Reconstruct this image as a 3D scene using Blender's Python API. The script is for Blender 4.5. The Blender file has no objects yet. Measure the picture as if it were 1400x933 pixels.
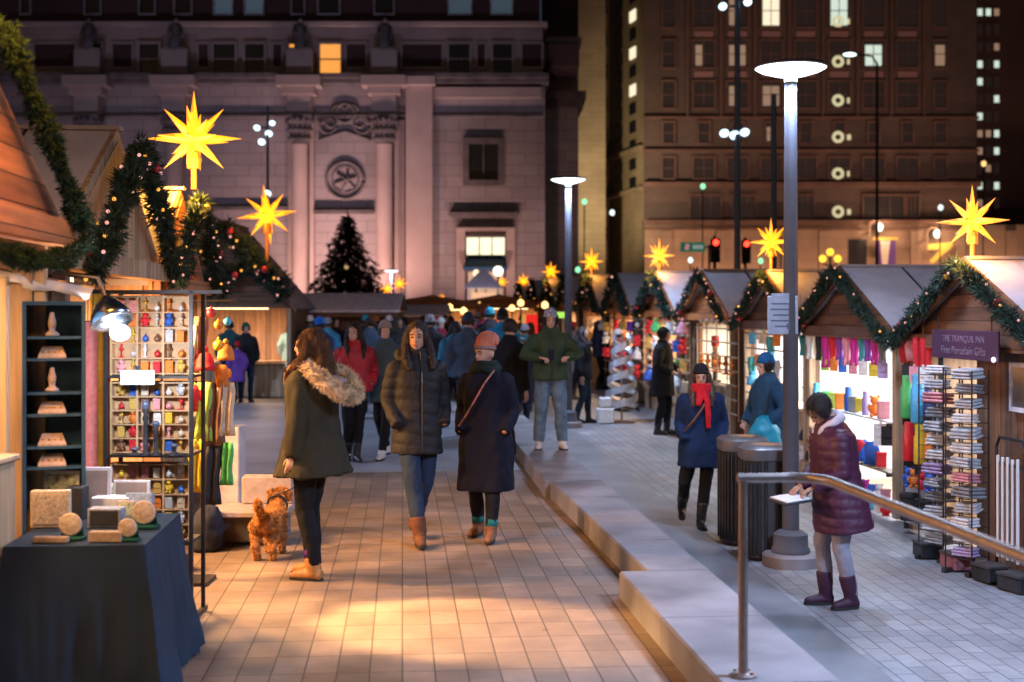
import bpy, bmesh, math, random
from mathutils import Vector, Matrix, Euler, noise
random.seed(7)
S = bpy.context.scene
COL = S.collection
PI = math.pi
F = 1800.0; HZ = 428.0; CX = 700.0; EYE = 1.82
A = math.radians(4.76)
FW = Vector((math.sin(A), math.cos(A), 0)); RT = Vector((math.cos(A), -math.sin(A), 0))
# ------------------------------------------------------------------ survey helpers (photo pixel -> metres)
def at(px, py, d):
    p = FW*d + RT*((px-CX)/F*d); p.z = EYE-(py-HZ)/F*d; return p
def gnd(px, py, z=0.0):
    return at(px, py, F*(EYE-z)/(py-HZ))
def onx(px, py, x):
    r = at(px, py, 1.0); r.z -= EYE; t = x/r.x; p = r*t; p.z += EYE; return p
def zr(y):                       # level of the lower walk on the right
    return min(0.0, -0.44+0.0145*(y-10))
# ------------------------------------------------------------------ materials
M = {}
def _mat(name):
    m = bpy.data.materials.new(name); m.use_nodes = True
    nt = m.node_tree; b = nt.nodes['Principled BSDF']; M[name] = m
    return m, nt, b
def mat(name, col, rough=.7, metal=0., var=.18, scale=8., bump=.0, bscale=60., sheen=0., coord='Object'):
    if name in M: return M[name]
    m, nt, b = _mat(name); N = nt.nodes; L = nt.links
    tc = N.new('ShaderNodeTexCoord'); n = N.new('ShaderNodeTexNoise')
    n.inputs['Scale'].default_value = scale; n.inputs['Detail'].default_value = 5
    L.new(tc.outputs[coord], n.inputs['Vector'])
    r = N.new('ShaderNodeMapRange'); r.inputs[1].default_value = .3; r.inputs[2].default_value = .7
    r.inputs[3].default_value = 1-var; r.inputs[4].default_value = 1+var
    L.new(n.outputs[0], r.inputs[0])
    mx = N.new('ShaderNodeVectorMath'); mx.operation = 'SCALE'; mx.inputs[0].default_value = col[:3]
    L.new(r.outputs[0], mx.inputs['Scale']); L.new(mx.outputs[0], b.inputs['Base Color'])
    b.inputs['Roughness'].default_value = rough; b.inputs['Metallic'].default_value = metal
    if rough >= .8 and not metal: b.inputs['Specular IOR Level'].default_value = .2
    if sheen: b.inputs['Sheen Weight'].default_value = sheen
    if bump:
        n2 = N.new('ShaderNodeTexNoise'); n2.inputs['Scale'].default_value = bscale; n2.inputs['Detail'].default_value = 4
        L.new(tc.outputs[coord], n2.inputs['Vector'])
        bp = N.new('ShaderNodeBump'); bp.inputs['Strength'].default_value = bump; bp.inputs['Distance'].default_value = .01
        L.new(n2.outputs[0], bp.inputs['Height']); L.new(bp.outputs[0], b.inputs['Normal'])
    return m
def wood(name, col, axis='Z', plank=.11, rough=.65):
    if name in M: return M[name]
    m, nt, b = _mat(name); N = nt.nodes; L = nt.links
    tc = N.new('ShaderNodeTexCoord'); mp = N.new('ShaderNodeMapping')
    sc = {'Z': (14, 14, 1.2), 'X': (1.2, 14, 14), 'Y': (14, 1.2, 14)}[axis]
    mp.inputs['Scale'].default_value = sc
    L.new(tc.outputs['Object'], mp.inputs[0])
    n = N.new('ShaderNodeTexNoise'); n.inputs['Scale'].default_value = 1.6; n.inputs['Detail'].default_value = 6
    L.new(mp.outputs[0], n.inputs['Vector'])
    sx = N.new('ShaderNodeSeparateXYZ'); L.new(tc.outputs['Object'], sx.inputs[0])
    src = {'Z': 'X', 'X': 'Z', 'Y': 'Z'}[axis]
    dv = N.new('ShaderNodeMath'); dv.operation = 'DIVIDE'; dv.inputs[1].default_value = plank; L.new(sx.outputs[src], dv.inputs[0])
    fl = N.new('ShaderNodeMath'); fl.operation = 'FLOOR'; L.new(dv.outputs[0], fl.inputs[0])
    fr = N.new('ShaderNodeMath'); fr.operation = 'FRACT'; L.new(dv.outputs[0], fr.inputs[0])
    wn = N.new('ShaderNodeTexWhiteNoise'); wn.noise_dimensions = '1D'; L.new(fl.outputs[0], wn.inputs['W'])
    gt = N.new('ShaderNodeMath'); gt.operation = 'GREATER_THAN'; gt.inputs[1].default_value = .07; L.new(fr.outputs[0], gt.inputs[0])
    a1 = N.new('ShaderNodeMapRange'); a1.inputs[3].default_value = .75; a1.inputs[4].default_value = 1.2; L.new(wn.outputs[0], a1.inputs[0])
    a2 = N.new('ShaderNodeMapRange'); a2.inputs[1].default_value = .3; a2.inputs[2].default_value = .7; a2.inputs[3].default_value = .7; a2.inputs[4].default_value = 1.25; L.new(n.outputs[0], a2.inputs[0])
    a3 = N.new('ShaderNodeMapRange'); a3.inputs[3].default_value = .3; a3.inputs[4].default_value = 1; L.new(gt.outputs[0], a3.inputs[0])
    m1 = N.new('ShaderNodeMath'); m1.operation = 'MULTIPLY'; L.new(a1.outputs[0], m1.inputs[0]); L.new(a2.outputs[0], m1.inputs[1])
    m2 = N.new('ShaderNodeMath'); m2.operation = 'MULTIPLY'; L.new(m1.outputs[0], m2.inputs[0]); L.new(a3.outputs[0], m2.inputs[1])
    mx = N.new('ShaderNodeVectorMath'); mx.operation = 'SCALE'; mx.inputs[0].default_value = col[:3]
    L.new(m2.outputs[0], mx.inputs['Scale']); L.new(mx.outputs[0], b.inputs['Base Color'])
    bp = N.new('ShaderNodeBump'); bp.inputs['Strength'].default_value = .6; bp.inputs['Distance'].default_value = .01
    L.new(gt.outputs[0], bp.inputs['Height']); L.new(bp.outputs[0], b.inputs['Normal'])
    b.inputs['Roughness'].default_value = rough
    return m
def paving(name, c1, c2, mortar, bw, bh, off=0., rot=0., rough=.75, msize=.006, big=.3, bump=.5):
    m, nt, b = _mat(name); N = nt.nodes; L = nt.links
    tc = N.new('ShaderNodeTexCoord'); mp = N.new('ShaderNodeMapping'); mp.inputs['Rotation'].default_value = (0, 0, rot)
    L.new(tc.outputs['Object'], mp.inputs[0])
    br = N.new('ShaderNodeTexBrick'); br.offset = off; br.squash = 1
    br.inputs['Scale'].default_value = 1; br.inputs['Brick Width'].default_value = bw; br.inputs['Row Height'].default_value = bh
    br.inputs['Mortar Size'].default_value = msize; br.inputs['Mortar Smooth'].default_value = .3
    br.inputs['Color1'].default_value = (*c1, 1); br.inputs['Color2'].default_value = (*c2, 1); br.inputs['Mortar'].default_value = (*mortar, 1)
    L.new(mp.outputs[0], br.inputs['Vector'])
    n = N.new('ShaderNodeTexNoise'); n.inputs['Scale'].default_value = 1.3; n.inputs['Detail'].default_value = 8; n.inputs['Roughness'].default_value = .65
    L.new(tc.outputs['Object'], n.inputs['Vector'])
    r0 = N.new('ShaderNodeMapRange'); r0.inputs[1].default_value = .3; r0.inputs[2].default_value = .7; r0.inputs[3].default_value = 1-big; r0.inputs[4].default_value = 1+big
    L.new(n.outputs[0], r0.inputs[0])
    vo = N.new('ShaderNodeTexVoronoi'); vo.inputs['Scale'].default_value = 2.6; L.new(tc.outputs['Object'], vo.inputs['Vector'])
    vr = N.new('ShaderNodeMapRange'); vr.inputs[1].default_value = .045; vr.inputs[2].default_value = .07; vr.inputs[3].default_value = .62; vr.inputs[4].default_value = 1; L.new(vo.outputs['Distance'], vr.inputs[0])
    n5 = N.new('ShaderNodeTexNoise'); n5.inputs['Scale'].default_value = .45; n5.inputs['Detail'].default_value = 9; n5.inputs['Roughness'].default_value = .75; L.new(tc.outputs['Object'], n5.inputs['Vector'])
    v5 = N.new('ShaderNodeMapRange'); v5.inputs[1].default_value = .42; v5.inputs[2].default_value = .6; v5.inputs[3].default_value = .72; v5.inputs[4].default_value = 1.08; L.new(n5.outputs[0], v5.inputs[0])
    q5 = N.new('ShaderNodeMath'); q5.operation = 'MULTIPLY'; L.new(vr.outputs[0], q5.inputs[0]); L.new(v5.outputs[0], q5.inputs[1])
    r = N.new('ShaderNodeMath'); r.operation = 'MULTIPLY'; L.new(r0.outputs[0], r.inputs[0]); L.new(q5.outputs[0], r.inputs[1])
    mx = N.new('ShaderNodeVectorMath'); mx.operation = 'SCALE'; L.new(br.outputs['Color'], mx.inputs[0]); L.new(r.outputs[0], mx.inputs['Scale'])
    L.new(mx.outputs[0], b.inputs['Base Color'])
    n2 = N.new('ShaderNodeTexNoise'); n2.inputs['Scale'].default_value = 90; n2.inputs['Detail'].default_value = 3
    L.new(tc.outputs['Object'], n2.inputs['Vector'])
    ma = N.new('ShaderNodeMath'); ma.operation = 'MULTIPLY_ADD'; ma.inputs[1].default_value = -1.0
    L.new(br.outputs['Fac'], ma.inputs[0])
    sc = N.new('ShaderNodeMath'); sc.operation = 'MULTIPLY'; sc.inputs[1].default_value = .35; L.new(n2.outputs[0], sc.inputs[0]); L.new(sc.outputs[0], ma.inputs[2])
    bp = N.new('ShaderNodeBump'); bp.inputs['Strength'].default_value = bump; bp.inputs['Distance'].default_value = .006
    L.new(ma.outputs[0], bp.inputs['Height']); L.new(bp.outputs[0], b.inputs['Normal'])
    rr = N.new('ShaderNodeMapRange'); rr.inputs[1].default_value = .3; rr.inputs[2].default_value = .7; rr.inputs[3].default_value = rough-.2; rr.inputs[4].default_value = rough+.12
    L.new(n.outputs[0], rr.inputs[0]); L.new(rr.outputs[0], b.inputs['Roughness'])
    return m
def emis(name, col, s, sample=False, base=(.1, .1, .1)):
    if name in M: return M[name]
    m, nt, b = _mat(name)
    b.inputs['Base Color'].default_value = (*base, 1)
    b.inputs['Emission Color'].default_value = (*col, 1); b.inputs['Emission Strength'].default_value = s
    m.cycles.emission_sampling = 'AUTO' if sample else 'NONE'
    return m
def stone(name, col, course=.6, width=1.4, joint=.55):
    m, nt, b = _mat(name); N = nt.nodes; L = nt.links
    tc = N.new('ShaderNodeTexCoord'); sx = N.new('ShaderNodeSeparateXYZ'); L.new(tc.outputs['Object'], sx.inputs[0])
    ad = N.new('ShaderNodeMath'); L.new(sx.outputs[0], ad.inputs[0]); L.new(sx.outputs[1], ad.inputs[1])
    cb = N.new('ShaderNodeCombineXYZ'); L.new(ad.outputs[0], cb.inputs[0]); L.new(sx.outputs[2], cb.inputs[1])
    br = N.new('ShaderNodeTexBrick'); br.inputs['Scale'].default_value = 1; br.inputs['Brick Width'].default_value = width; br.inputs['Row Height'].default_value = course
    br.inputs['Mortar Size'].default_value = .02
    br.inputs['Color1'].default_value = (*col, 1); br.inputs['Color2'].default_value = (*[c*.88 for c in col], 1); br.inputs['Mortar'].default_value = (*[c*joint for c in col], 1)
    L.new(cb.outputs[0], br.inputs['Vector'])
    n = N.new('ShaderNodeTexNoise'); n.inputs['Scale'].default_value = .35; n.inputs['Detail'].default_value = 8; L.new(tc.outputs['Object'], n.inputs['Vector'])
    r = N.new('ShaderNodeMapRange'); r.inputs[1].default_value = .3; r.inputs[2].default_value = .7; r.inputs[3].default_value = .78; r.inputs[4].default_value = 1.15; L.new(n.outputs[0], r.inputs[0])
    mx = N.new('ShaderNodeVectorMath'); mx.operation = 'SCALE'; L.new(br.outputs['Color'], mx.inputs[0]); L.new(r.outputs[0], mx.inputs['Scale']); L.new(mx.outputs[0], b.inputs['Base Color'])
    b.inputs['Roughness'].default_value = .85
    return m
# ------------------------------------------------------------------ mesh builder
class MB:
    def __init__(s): s.v = []; s.f = []; s.mi = []; s.cur = 0
    def add(s, vs, fs, mtx=None):
        o = len(s.v)
        s.v += [tuple(mtx @ Vector(v)) if mtx else tuple(v) for v in vs]
        s.f += [tuple(i+o for i in f) for f in fs]; s.mi += [s.cur]*len(fs)
        return s
    def box(s, c, size, rot=None, bev=0.):
        x, y, z = [q/2 for q in size]
        if bev > 0:
            b = min(bev, x*.9, y*.9, z*.9)
            bm = bmesh.new(); bmesh.ops.create_cube(bm, size=1)
            for v in bm.verts: v.co = Vector((v.co.x*2*x, v.co.y*2*y, v.co.z*2*z))
            bmesh.ops.bevel(bm, geom=bm.edges[:], offset=b, segments=1, affect='EDGES')
            bm.verts.index_update()
            vs = [v.co.copy() for v in bm.verts]; fs = [[v.index for v in f.verts] for f in bm.faces]; bm.free()
        else:
            vs = [(i*x, j*y, k*z) for i in (-1, 1) for j in (-1, 1) for k in (-1, 1)]
            fs = [(0, 1, 3, 2), (4, 6, 7, 5), (0, 4, 5, 1), (2, 3, 7, 6), (0, 2, 6, 4), (1, 5, 7, 3)]
        m = Matrix.Translation(Vector(c))
        if rot is not None: m = m @ (Euler(rot).to_matrix().to_4x4() if not isinstance(rot, Matrix) else rot.to_4x4())
        return s.add(vs, fs, m)
    def tube(s, pts, rad, n=12, cap=True, flat=1.0):
        pts = [Vector(p) for p in pts]
        if not isinstance(rad, (list, tuple)): rad = [rad]*len(pts)
        vs = []; fs = []
        up = None
        for i, p in enumerate(pts):
            t = (pts[min(i+1, len(pts)-1)]-pts[max(i-1, 0)])
            t = t.normalized() if t.length > 1e-9 else Vector((0, 0, 1))
            if up is None:
                up = t.orthogonal().normalized() if abs(t.z) < .9 else (Vector((1, 0, 0))-t*t.x).normalized()
            up = (up-t*up.dot(t)); up = up.normalized() if up.length > 1e-6 else t.orthogonal().normalized()
            sd = t.cross(up)
            for k in range(n):
                a = 2*PI*k/n
                vs.append(p+up*math.cos(a)*rad[i]+sd*math.sin(a)*rad[i]*flat)
        for i in range(len(pts)-1):
            for k in range(n):
                fs.append((i*n+k, i*n+(k+1) % n, (i+1)*n+(k+1) % n, (i+1)*n+k))
        if cap:
            fs.append(tuple(range(n))[::-1]); fs.append(tuple(range((len(pts)-1)*n, len(pts)*n)))
        return s.add(vs, fs)
    def cyl(s, p0, p1, r0, r1=None, n=16, cap=True): return s.tube([p0, p1], [r0, r0 if r1 is None else r1], n, cap)
    def lathe(s, c, prof, n=20, mtx=None):
        vs = []; fs = []
        for r, z in prof:
            for k in range(n):
                a = 2*PI*k/n; vs.append((r*math.cos(a), r*math.sin(a), z))
        for i in range(len(prof)-1):
            for k in range(n): fs.append((i*n+k, i*n+(k+1) % n, (i+1)*n+(k+1) % n, (i+1)*n+k))
        fs.append(tuple(range(n))[::-1]); fs.append(tuple(range((len(prof)-1)*n, len(prof)*n)))
        m = Matrix.Translation(Vector(c))
        if mtx is not None: m = m @ mtx.to_4x4()
        return s.add(vs, fs, m)
    def ell(s, c, r, rot=None, n=12, m=8):
        vs = [(0, 0, -1)]; fs = []
        for j in range(1, m):
            t = -PI/2+PI*j/m
            for k in range(n): vs.append((math.cos(t)*math.cos(2*PI*k/n), math.cos(t)*math.sin(2*PI*k/n), math.sin(t)))
        vs.append((0, 0, 1)); T = len(vs)-1
        for k in range(n):
            fs.append((0, 1+(k+1) % n, 1+k)); fs.append((T, T-n+k, T-n+(k+1) % n))
        for j in range(m-2):
            for k in range(n): fs.append((1+j*n+k, 1+j*n+(k+1) % n, 1+(j+1)*n+(k+1) % n, 1+(j+1)*n+k))
        M4 = Matrix.Translation(Vector(c))
        if rot is not None: M4 = M4 @ Euler(rot).to_matrix().to_4x4()
        M4 = M4 @ Matrix.Diagonal((r[0], r[1], r[2], 1))
        return s.add(vs, fs, M4)
    def loft(s, rings, n=24, p=2.0):      # rings: (z, rx, ry, cx, cy)
        vs = []; fs = []
        for g in rings:
            z, rx, ry = g[:3]; cx = g[3] if len(g) > 3 else 0; cy = g[4] if len(g) > 4 else 0
            for k in range(n):
                a = 2*PI*k/n; c, d = math.cos(a), math.sin(a)
                vs.append((cx+rx*math.copysign(abs(c)**(2/p), c), cy+ry*math.copysign(abs(d)**(2/p), d), z))
        m = len(rings)
        for i in range(m-1):
            for k in range(n): fs.append((i*n+k, i*n+(k+1) % n, (i+1)*n+(k+1) % n, (i+1)*n+k))
        fs.append(tuple(range(n))[::-1]); fs.append(tuple(range((m-1)*n, m*n)))
        return s.add(vs, fs)
    def prism(s, poly, t, mtx=None):      # poly in x,z ; thickness along +y from 0..t
        n = len(poly)
        vs = [(x, 0, z) for x, z in poly]+[(x, t, z) for x, z in poly]
        fs = [tuple(range(n)), tuple(range(n, 2*n))[::-1]]+[(i, i+n, (i+1) % n+n, (i+1) % n) for i in range(n)]
        return s.add(vs, fs, mtx)
    def quad(s, a, b, c, d): return s.add([a, b, c, d], [(0, 1, 2, 3)])
    def slab(s, top, t):                  # polygon of 3d points, thickened downward
        n = len(top)
        vs = [Vector(p) for p in top]+[Vector(p)-Vector((0, 0, t)) for p in top]
        fs = [tuple(range(n)), tuple(range(n, 2*n))[::-1]]+[(i, i+n, (i+1) % n+n, (i+1) % n) for i in range(n)]
        return s.add(vs, fs)
    def mesh(s, name, smooth=False, fix=True):
        me = bpy.data.meshes.new(name); me.from_pydata(s.v, [], s.f)
        if s.cur or any(s.mi): me.polygons.foreach_set('material_index', s.mi)
        if fix:
            bm = bmesh.new(); bm.from_mesh(me); bmesh.ops.recalc_face_normals(bm, faces=bm.faces[:]); bm.to_mesh(me); bm.free()
        if smooth: me.polygons.foreach_set('use_smooth', [True]*len(me.polygons))
        me.update(); return me
    def build(s, name, mats, parent=None, smooth=False, loc=None, rotz=None, fix=True, auto=None):
        me = s.mesh(name, smooth, fix)
        for m in (mats if isinstance(mats, (list, tuple)) else [mats]): me.materials.append(m)
        if auto: me.set_sharp_from_angle(angle=math.radians(auto))
        o = bpy.data.objects.new(name, me); COL.objects.link(o)
        if parent is not None: o.parent = parent
        if loc is not None: o.location = loc
        if rotz is not None: o.rotation_euler.z = rotz
        return o
def tag(o, label=None, cat=None, group=None, kind=None):
    if label: o['label'] = label
    if cat: o['category'] = cat
    if group: o['group'] = group
    if kind: o['kind'] = kind
    return o
def thing(name, label, cat, loc=(0, 0, 0), rz=0., group=None):
    o = bpy.data.objects.new(name, None); COL.objects.link(o); o.empty_display_size = .2
    o.location = loc; o.rotation_euler.z = rz
    return tag(o, label, cat, group)
KIDS = {}
def copy_tree(o, parent=None):
    c = o.copy(); COL.objects.link(c)
    if parent is not None: c.parent = parent
    for ch in [q for q in COL.objects if q.parent == o]: copy_tree(ch, c)
    return c
def remesh(mb, voxel, smooth=2, disp=None):
    me = mb.mesh('tmp', fix=True)
    ob = bpy.data.objects.new('tmp', me); COL.objects.link(ob)
    md = ob.modifiers.new('r', 'REMESH'); md.mode = 'VOXEL'; md.voxel_size = voxel; md.adaptivity = 0
    dg = bpy.context.evaluated_depsgraph_get(); dg.update()
    me2 = bpy.data.meshes.new_from_object(ob.evaluated_get(dg))
    bpy.data.objects.remove(ob); bpy.data.meshes.remove(me)
    bm = bmesh.new(); bm.from_mesh(me2)
    for _ in range(smooth): bmesh.ops.smooth_vert(bm, verts=bm.verts[:], factor=.5, use_axis_x=True, use_axis_y=True, use_axis_z=True)
    if disp:
        bm.normal_update()
        nc = [v.co+v.normal*disp(v.co) for v in bm.verts]
        for v, c in zip(bm.verts, nc): v.co = c
    vs = [v.co.copy() for v in bm.verts]; bm.verts.index_update(); fs = [[v.index for v in f.verts] for f in bm.faces]
    bm.free(); bpy.data.meshes.remove(me2)
    out = MB(); out.add(vs, fs); return out
def tufts(mb, src, count, ln, w, seed=1, droop=0.):
    rnd = random.Random(seed)
    fs = src.f
    for _ in range(count):
        f = rnd.choice(fs); p = sum((Vector(src.v[i]) for i in f), Vector())/len(f)
        a, b, c = [Vector(src.v[i]) for i in f[:3]]; nrm = (b-a).cross(c-a)
        if nrm.length < 1e-12: continue
        nrm.normalize()
        d = (nrm+Vector((rnd.uniform(-.9, .9), rnd.uniform(-.9, .9), rnd.uniform(-.9, .9)-droop))).normalized()*ln*rnd.uniform(.6, 1.2)
        sd = d.cross(Vector((rnd.random(), rnd.random(), rnd.random()+.1))).normalized()*w
        o = len(mb.v); mb.v += [tuple(p-sd-d*.2), tuple(p+sd-d*.2), tuple(p+d)]; mb.f.append((o, o+1, o+2)); mb.mi.append(mb.cur)
def light(name, kind, loc, energy, col, size=.1, target=None, spot=None, blend=.3, spread=None, shape=None, sy=None):
    l = bpy.data.lights.new(name, kind); l.energy = energy; l.color = col
    if kind == 'AREA':
        l.size = size
        if shape: l.shape = shape
        if sy: l.shape = 'RECTANGLE'; l.size_y = sy
        if spread: l.spread = math.radians(spread)
    else: l.shadow_soft_size = size
    if kind == 'SPOT': l.spot_size = math.radians(spot); l.spot_blend = blend
    o = bpy.data.objects.new(name, l); COL.objects.link(o); o.location = loc
    if target is not None: o.rotation_euler = (Vector(target)-Vector(loc)).to_track_quat('-Z', 'Y').to_euler()
    return o
ORD = ['first', 'second', 'third', 'fourth', 'fifth', 'sixth', 'seventh', 'eighth', 'ninth', 'tenth', 'eleventh', 'twelfth', 'thirteenth', 'fourteenth', 'fifteenth', 'sixteenth', 'seventeenth', 'eighteenth']
# ------------------------------------------------------------------ world, camera
w = bpy.data.worlds.new('World'); S.world = w; w.use_nodes = True
sky = w.node_tree.nodes.new('ShaderNodeTexSky'); sky.sky_type = 'NISHITA'; sky.sun_disc = False
SUN_EL, SUN_ROT = math.radians(1.5), math.radians(200)
sky.sun_elevation = SUN_EL; sky.sun_rotation = SUN_ROT
bg = w.node_tree.nodes['Background']; tint = w.node_tree.nodes.new('ShaderNodeMixRGB'); tint.blend_type = 'MULTIPLY'; tint.inputs[0].default_value = 1; tint.inputs[2].default_value = (.72, .8, 1.25, 1); w.node_tree.links.new(sky.outputs[0], tint.inputs[1]); w.node_tree.links.new(tint.outputs[0], bg.inputs[0]); bg.inputs[1].default_value = WORLD_STR if 'WORLD_STR' in globals() else .022
sun = bpy.data.lights.new('sun', 'SUN'); sun.energy = .02; sun.angle = math.radians(10); sun.color = (.6, .7, 1)
so = bpy.data.objects.new('sun', sun); COL.objects.link(so); so.rotation_euler = (math.radians(50), 0, math.radians(30)); so.location = (0, 0, 40)
cam = bpy.data.cameras.new('camera'); co = bpy.data.objects.new('camera', cam); COL.objects.link(co); S.camera = co
co.location = (0, 0, EYE); co.rotation_euler = (PI/2, 0, -A); cam.sensor_width = 36; cam.lens = F/1400*36; cam.shift_y = -(466.5-HZ)/1400
cam.clip_end = 1000; cam.clip_start = .1
cam.dof.use_dof = True; cam.dof.focus_distance = 9.8; cam.dof.aperture_fstop = 1.8
S.view_settings.view_transform = 'Standard'; S.view_settings.look = 'None'; S.view_settings.exposure = .12
S.cycles.use_denoising = True; S.cycles.sample_clamp_indirect = 4; S.cycles.sample_clamp_direct = 0
S.cycles.max_bounces = 6; S.cycles.caustics_reflective = False; S.cycles.caustics_refractive = False
# ------------------------------------------------------------------ materials used everywhere
pav_l = paving('plaza_pavers', (.285, .2, .145), (.2, .145, .105), (.09, .065, .048), .165, .335, off=0, rough=.66, msize=.005)
pav_r = paving('walk_pavers', (.34, .34, .35), (.27, .27, .28), (.14, .14, .14), .30, .135, off=.5, rot=PI/2, rough=.6, big=.25)
granite = mat('granite', (.21, .195, .205), .6, var=.42, scale=1.7, bump=.4, bscale=160)
gran_d = mat('granite_band', (.19, .19, .2), .5, var=.35, scale=1.1, bump=.2, bscale=120)
asphalt = mat('asphalt', (.06, .065, .075), .45, var=.3, scale=1.5, bump=.4, bscale=90)
slate = mat('cool_lit_slabs', (.3, .32, .36), .4, var=.3, scale=.8, bump=.2, bscale=60)  # cool pale tone carries some of the blue lamp light on these slabs
steel = mat('brushed_steel', (.36, .3, .27), .42, metal=1, var=.12, scale=20)
pole_m = mat('grey_pole_paint', (.085, .085, .1), .7, metal=.1, var=.1, scale=5)
dark_m = mat('dark_metal', (.035, .035, .04), .45, metal=.4, var=.2, scale=10)
bin_m = mat('bin_metal', (.075, .07, .07), .5, metal=.3, var=.2, scale=8)
glass_d = mat('dark_glass', (.012, .014, .02), .12, var=.3, scale=1)
green = mat('fir_needles', (.02, .05, .033), .7, var=.45, scale=14)
green_d = mat('dark_needles', (.045, .042, .028), .8, var=.45, scale=5)
white_p = mat('white_paint', (.75, .75, .75), .5, var=.06)
# ------------------------------------------------------------------ ground
def ext(name, m, kind='structure'):
    return lambda mb, **k: tag(mb.build(name, m, **k), kind=kind)
g = MB(); g.quad((-600, -600, -.9), (600, -600, -.9), (600, 600, -.9), (-600, 600, -.9)); tag(g.build('ground', asphalt), kind='structure')
g = MB(); g.slab([(-40, -6, 0), (1.72, -6, 0), (1.72, 16, 0), (1.72, 27, 0), (-40, 27, 0)], .6); tag(g.build('plaza_pavement', pav_l), kind='structure')
g = MB(); g.slab([(-60, 27.001, -.004), (1.72, 27.001, -.004), (1.72, 40.3, -.004), (60, 40.3, -.004), (60, 62, -.004), (-60, 62, -.004)], .5); tag(g.build('street', asphalt), kind='structure')
g = MB(); g.slab([(-90, 62.001, .1), (120, 62.001, .1), (120, 200, .1), (-90, 200, .1)], .6); tag(g.build('far_pavement', gran_d), kind='structure')
g = MB(); g.slab([(-20, 14.3, .004), (1.4, 15.2, .004), (1.4, 26.9, .004), (-20, 26.9, .004)], .004); tag(g.build('slab_path', slate), kind='structure')
g = MB()
g.slab([(3.05, -6, zr(-6)), (30, -6, zr(-6)), (30, 40.3, zr(40.3)), (3.05, 40.3, zr(40.3))], .3); tag(g.build('lower_walk', pav_r), kind='structure')
g = MB(); g.slab([(1.9, -6, zr(-6)), (3.049, -6, zr(-6)), (3.049, 40.3, zr(40.3)), (1.9, 40.3, zr(40.3))], .25); tag(g.build('granite_walk_band', gran_d), kind='structure')
# stepped granite kerb wall between the two levels: wedge blocks
def wedge(y0, y1, x0, x1, z0, z1, xr=1.97):
    n = 3; mb = MB()
    L = (y1-y0)
    nb = max(1, round(L/1.25))
    for i in range(nb):
        a, b = i/nb, (i+1)/nb; e = .004
        pa, pb = y0+L*a+e, y0+L*b-e
        xa, xb = x0+(x1-x0)*a, x0+(x1-x0)*b; za, zb = z0+(z1-z0)*a, z0+(z1-z0)*b
        vs = [(xa, pa, -.55), (xr, pa, -.55), (xr, pa, za-.012), (xr-.012, pa, za), (xa+.012, pa, za), (xa, pa, za-.012),
              (xb, pb, -.55), (xr, pb, -.55), (xr, pb, zb-.012), (xr-.012, pb, zb), (xb+.012, pb, zb), (xb, pb, zb-.012)]
        fs = [(0, 1, 2, 3, 4, 5), (6, 11, 10, 9, 8, 7)]+[(k, k+6, (k+1) % 6+6, (k+1) % 6) for k in range(6)]
        mb.add(vs, fs)
    return tag(mb.build('granite_kerb', granite), kind='structure')
wedge(3.2, 8.32, 1.45, 1.38, .17, .17)
wedge(8.33, 12.85, 1.56, 1.45, .17, .17)
wedge(12.86, 17.6, 1.40, 1.44, .17, .17)
wedge(17.61, 40.2, 1.44, 1.45, .17, .1)
# ------------------------------------------------------------------ handrail
t = thing('handrail', 'brushed steel handrail rising from the granite kerb at lower right', 'handrail', gnd(1016, 925, .17))
b0 = Vector(t.location)
def loc_tube(name, pts, r, m, parent, n=14): mb = MB(); mb.tube([Vector(p) for p in pts], r, n); return mb.build(name, m, parent, smooth=True, auto=50)
loc_tube('post', [(0, 0, .0), (0, 0, .89)], .022, steel, t)
R = .16; pts = [(-.026, 0, .9), (.1, 0, .9), (.2, 0, .9)]
for i in range(9):
    a = PI/2*i/8; pts.append((.2+R*math.sin(a), -R+R*math.cos(a), .9))
pts += [(.36, -.9, .9), (.36, -3.4, .9)]
loc_tube('rail', pts, .0225, steel, t)
loc_tube('post', [(.36, -3.35, 0), (.36, -3.35, .89)], .022, steel, t)
mb = MB(); mb.lathe((0, 0, 0), [(.062, -.03), (.062, .01), (.05, .016), (.03, .02)], 20)
for k in range(4): mb.lathe((.046*math.cos(k*PI/2+.7), .046*math.sin(k*PI/2+.7), .01), [(.008, 0), (.008, .016)], 8)
mb.build('base_flange', steel, t, auto=40)
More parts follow.
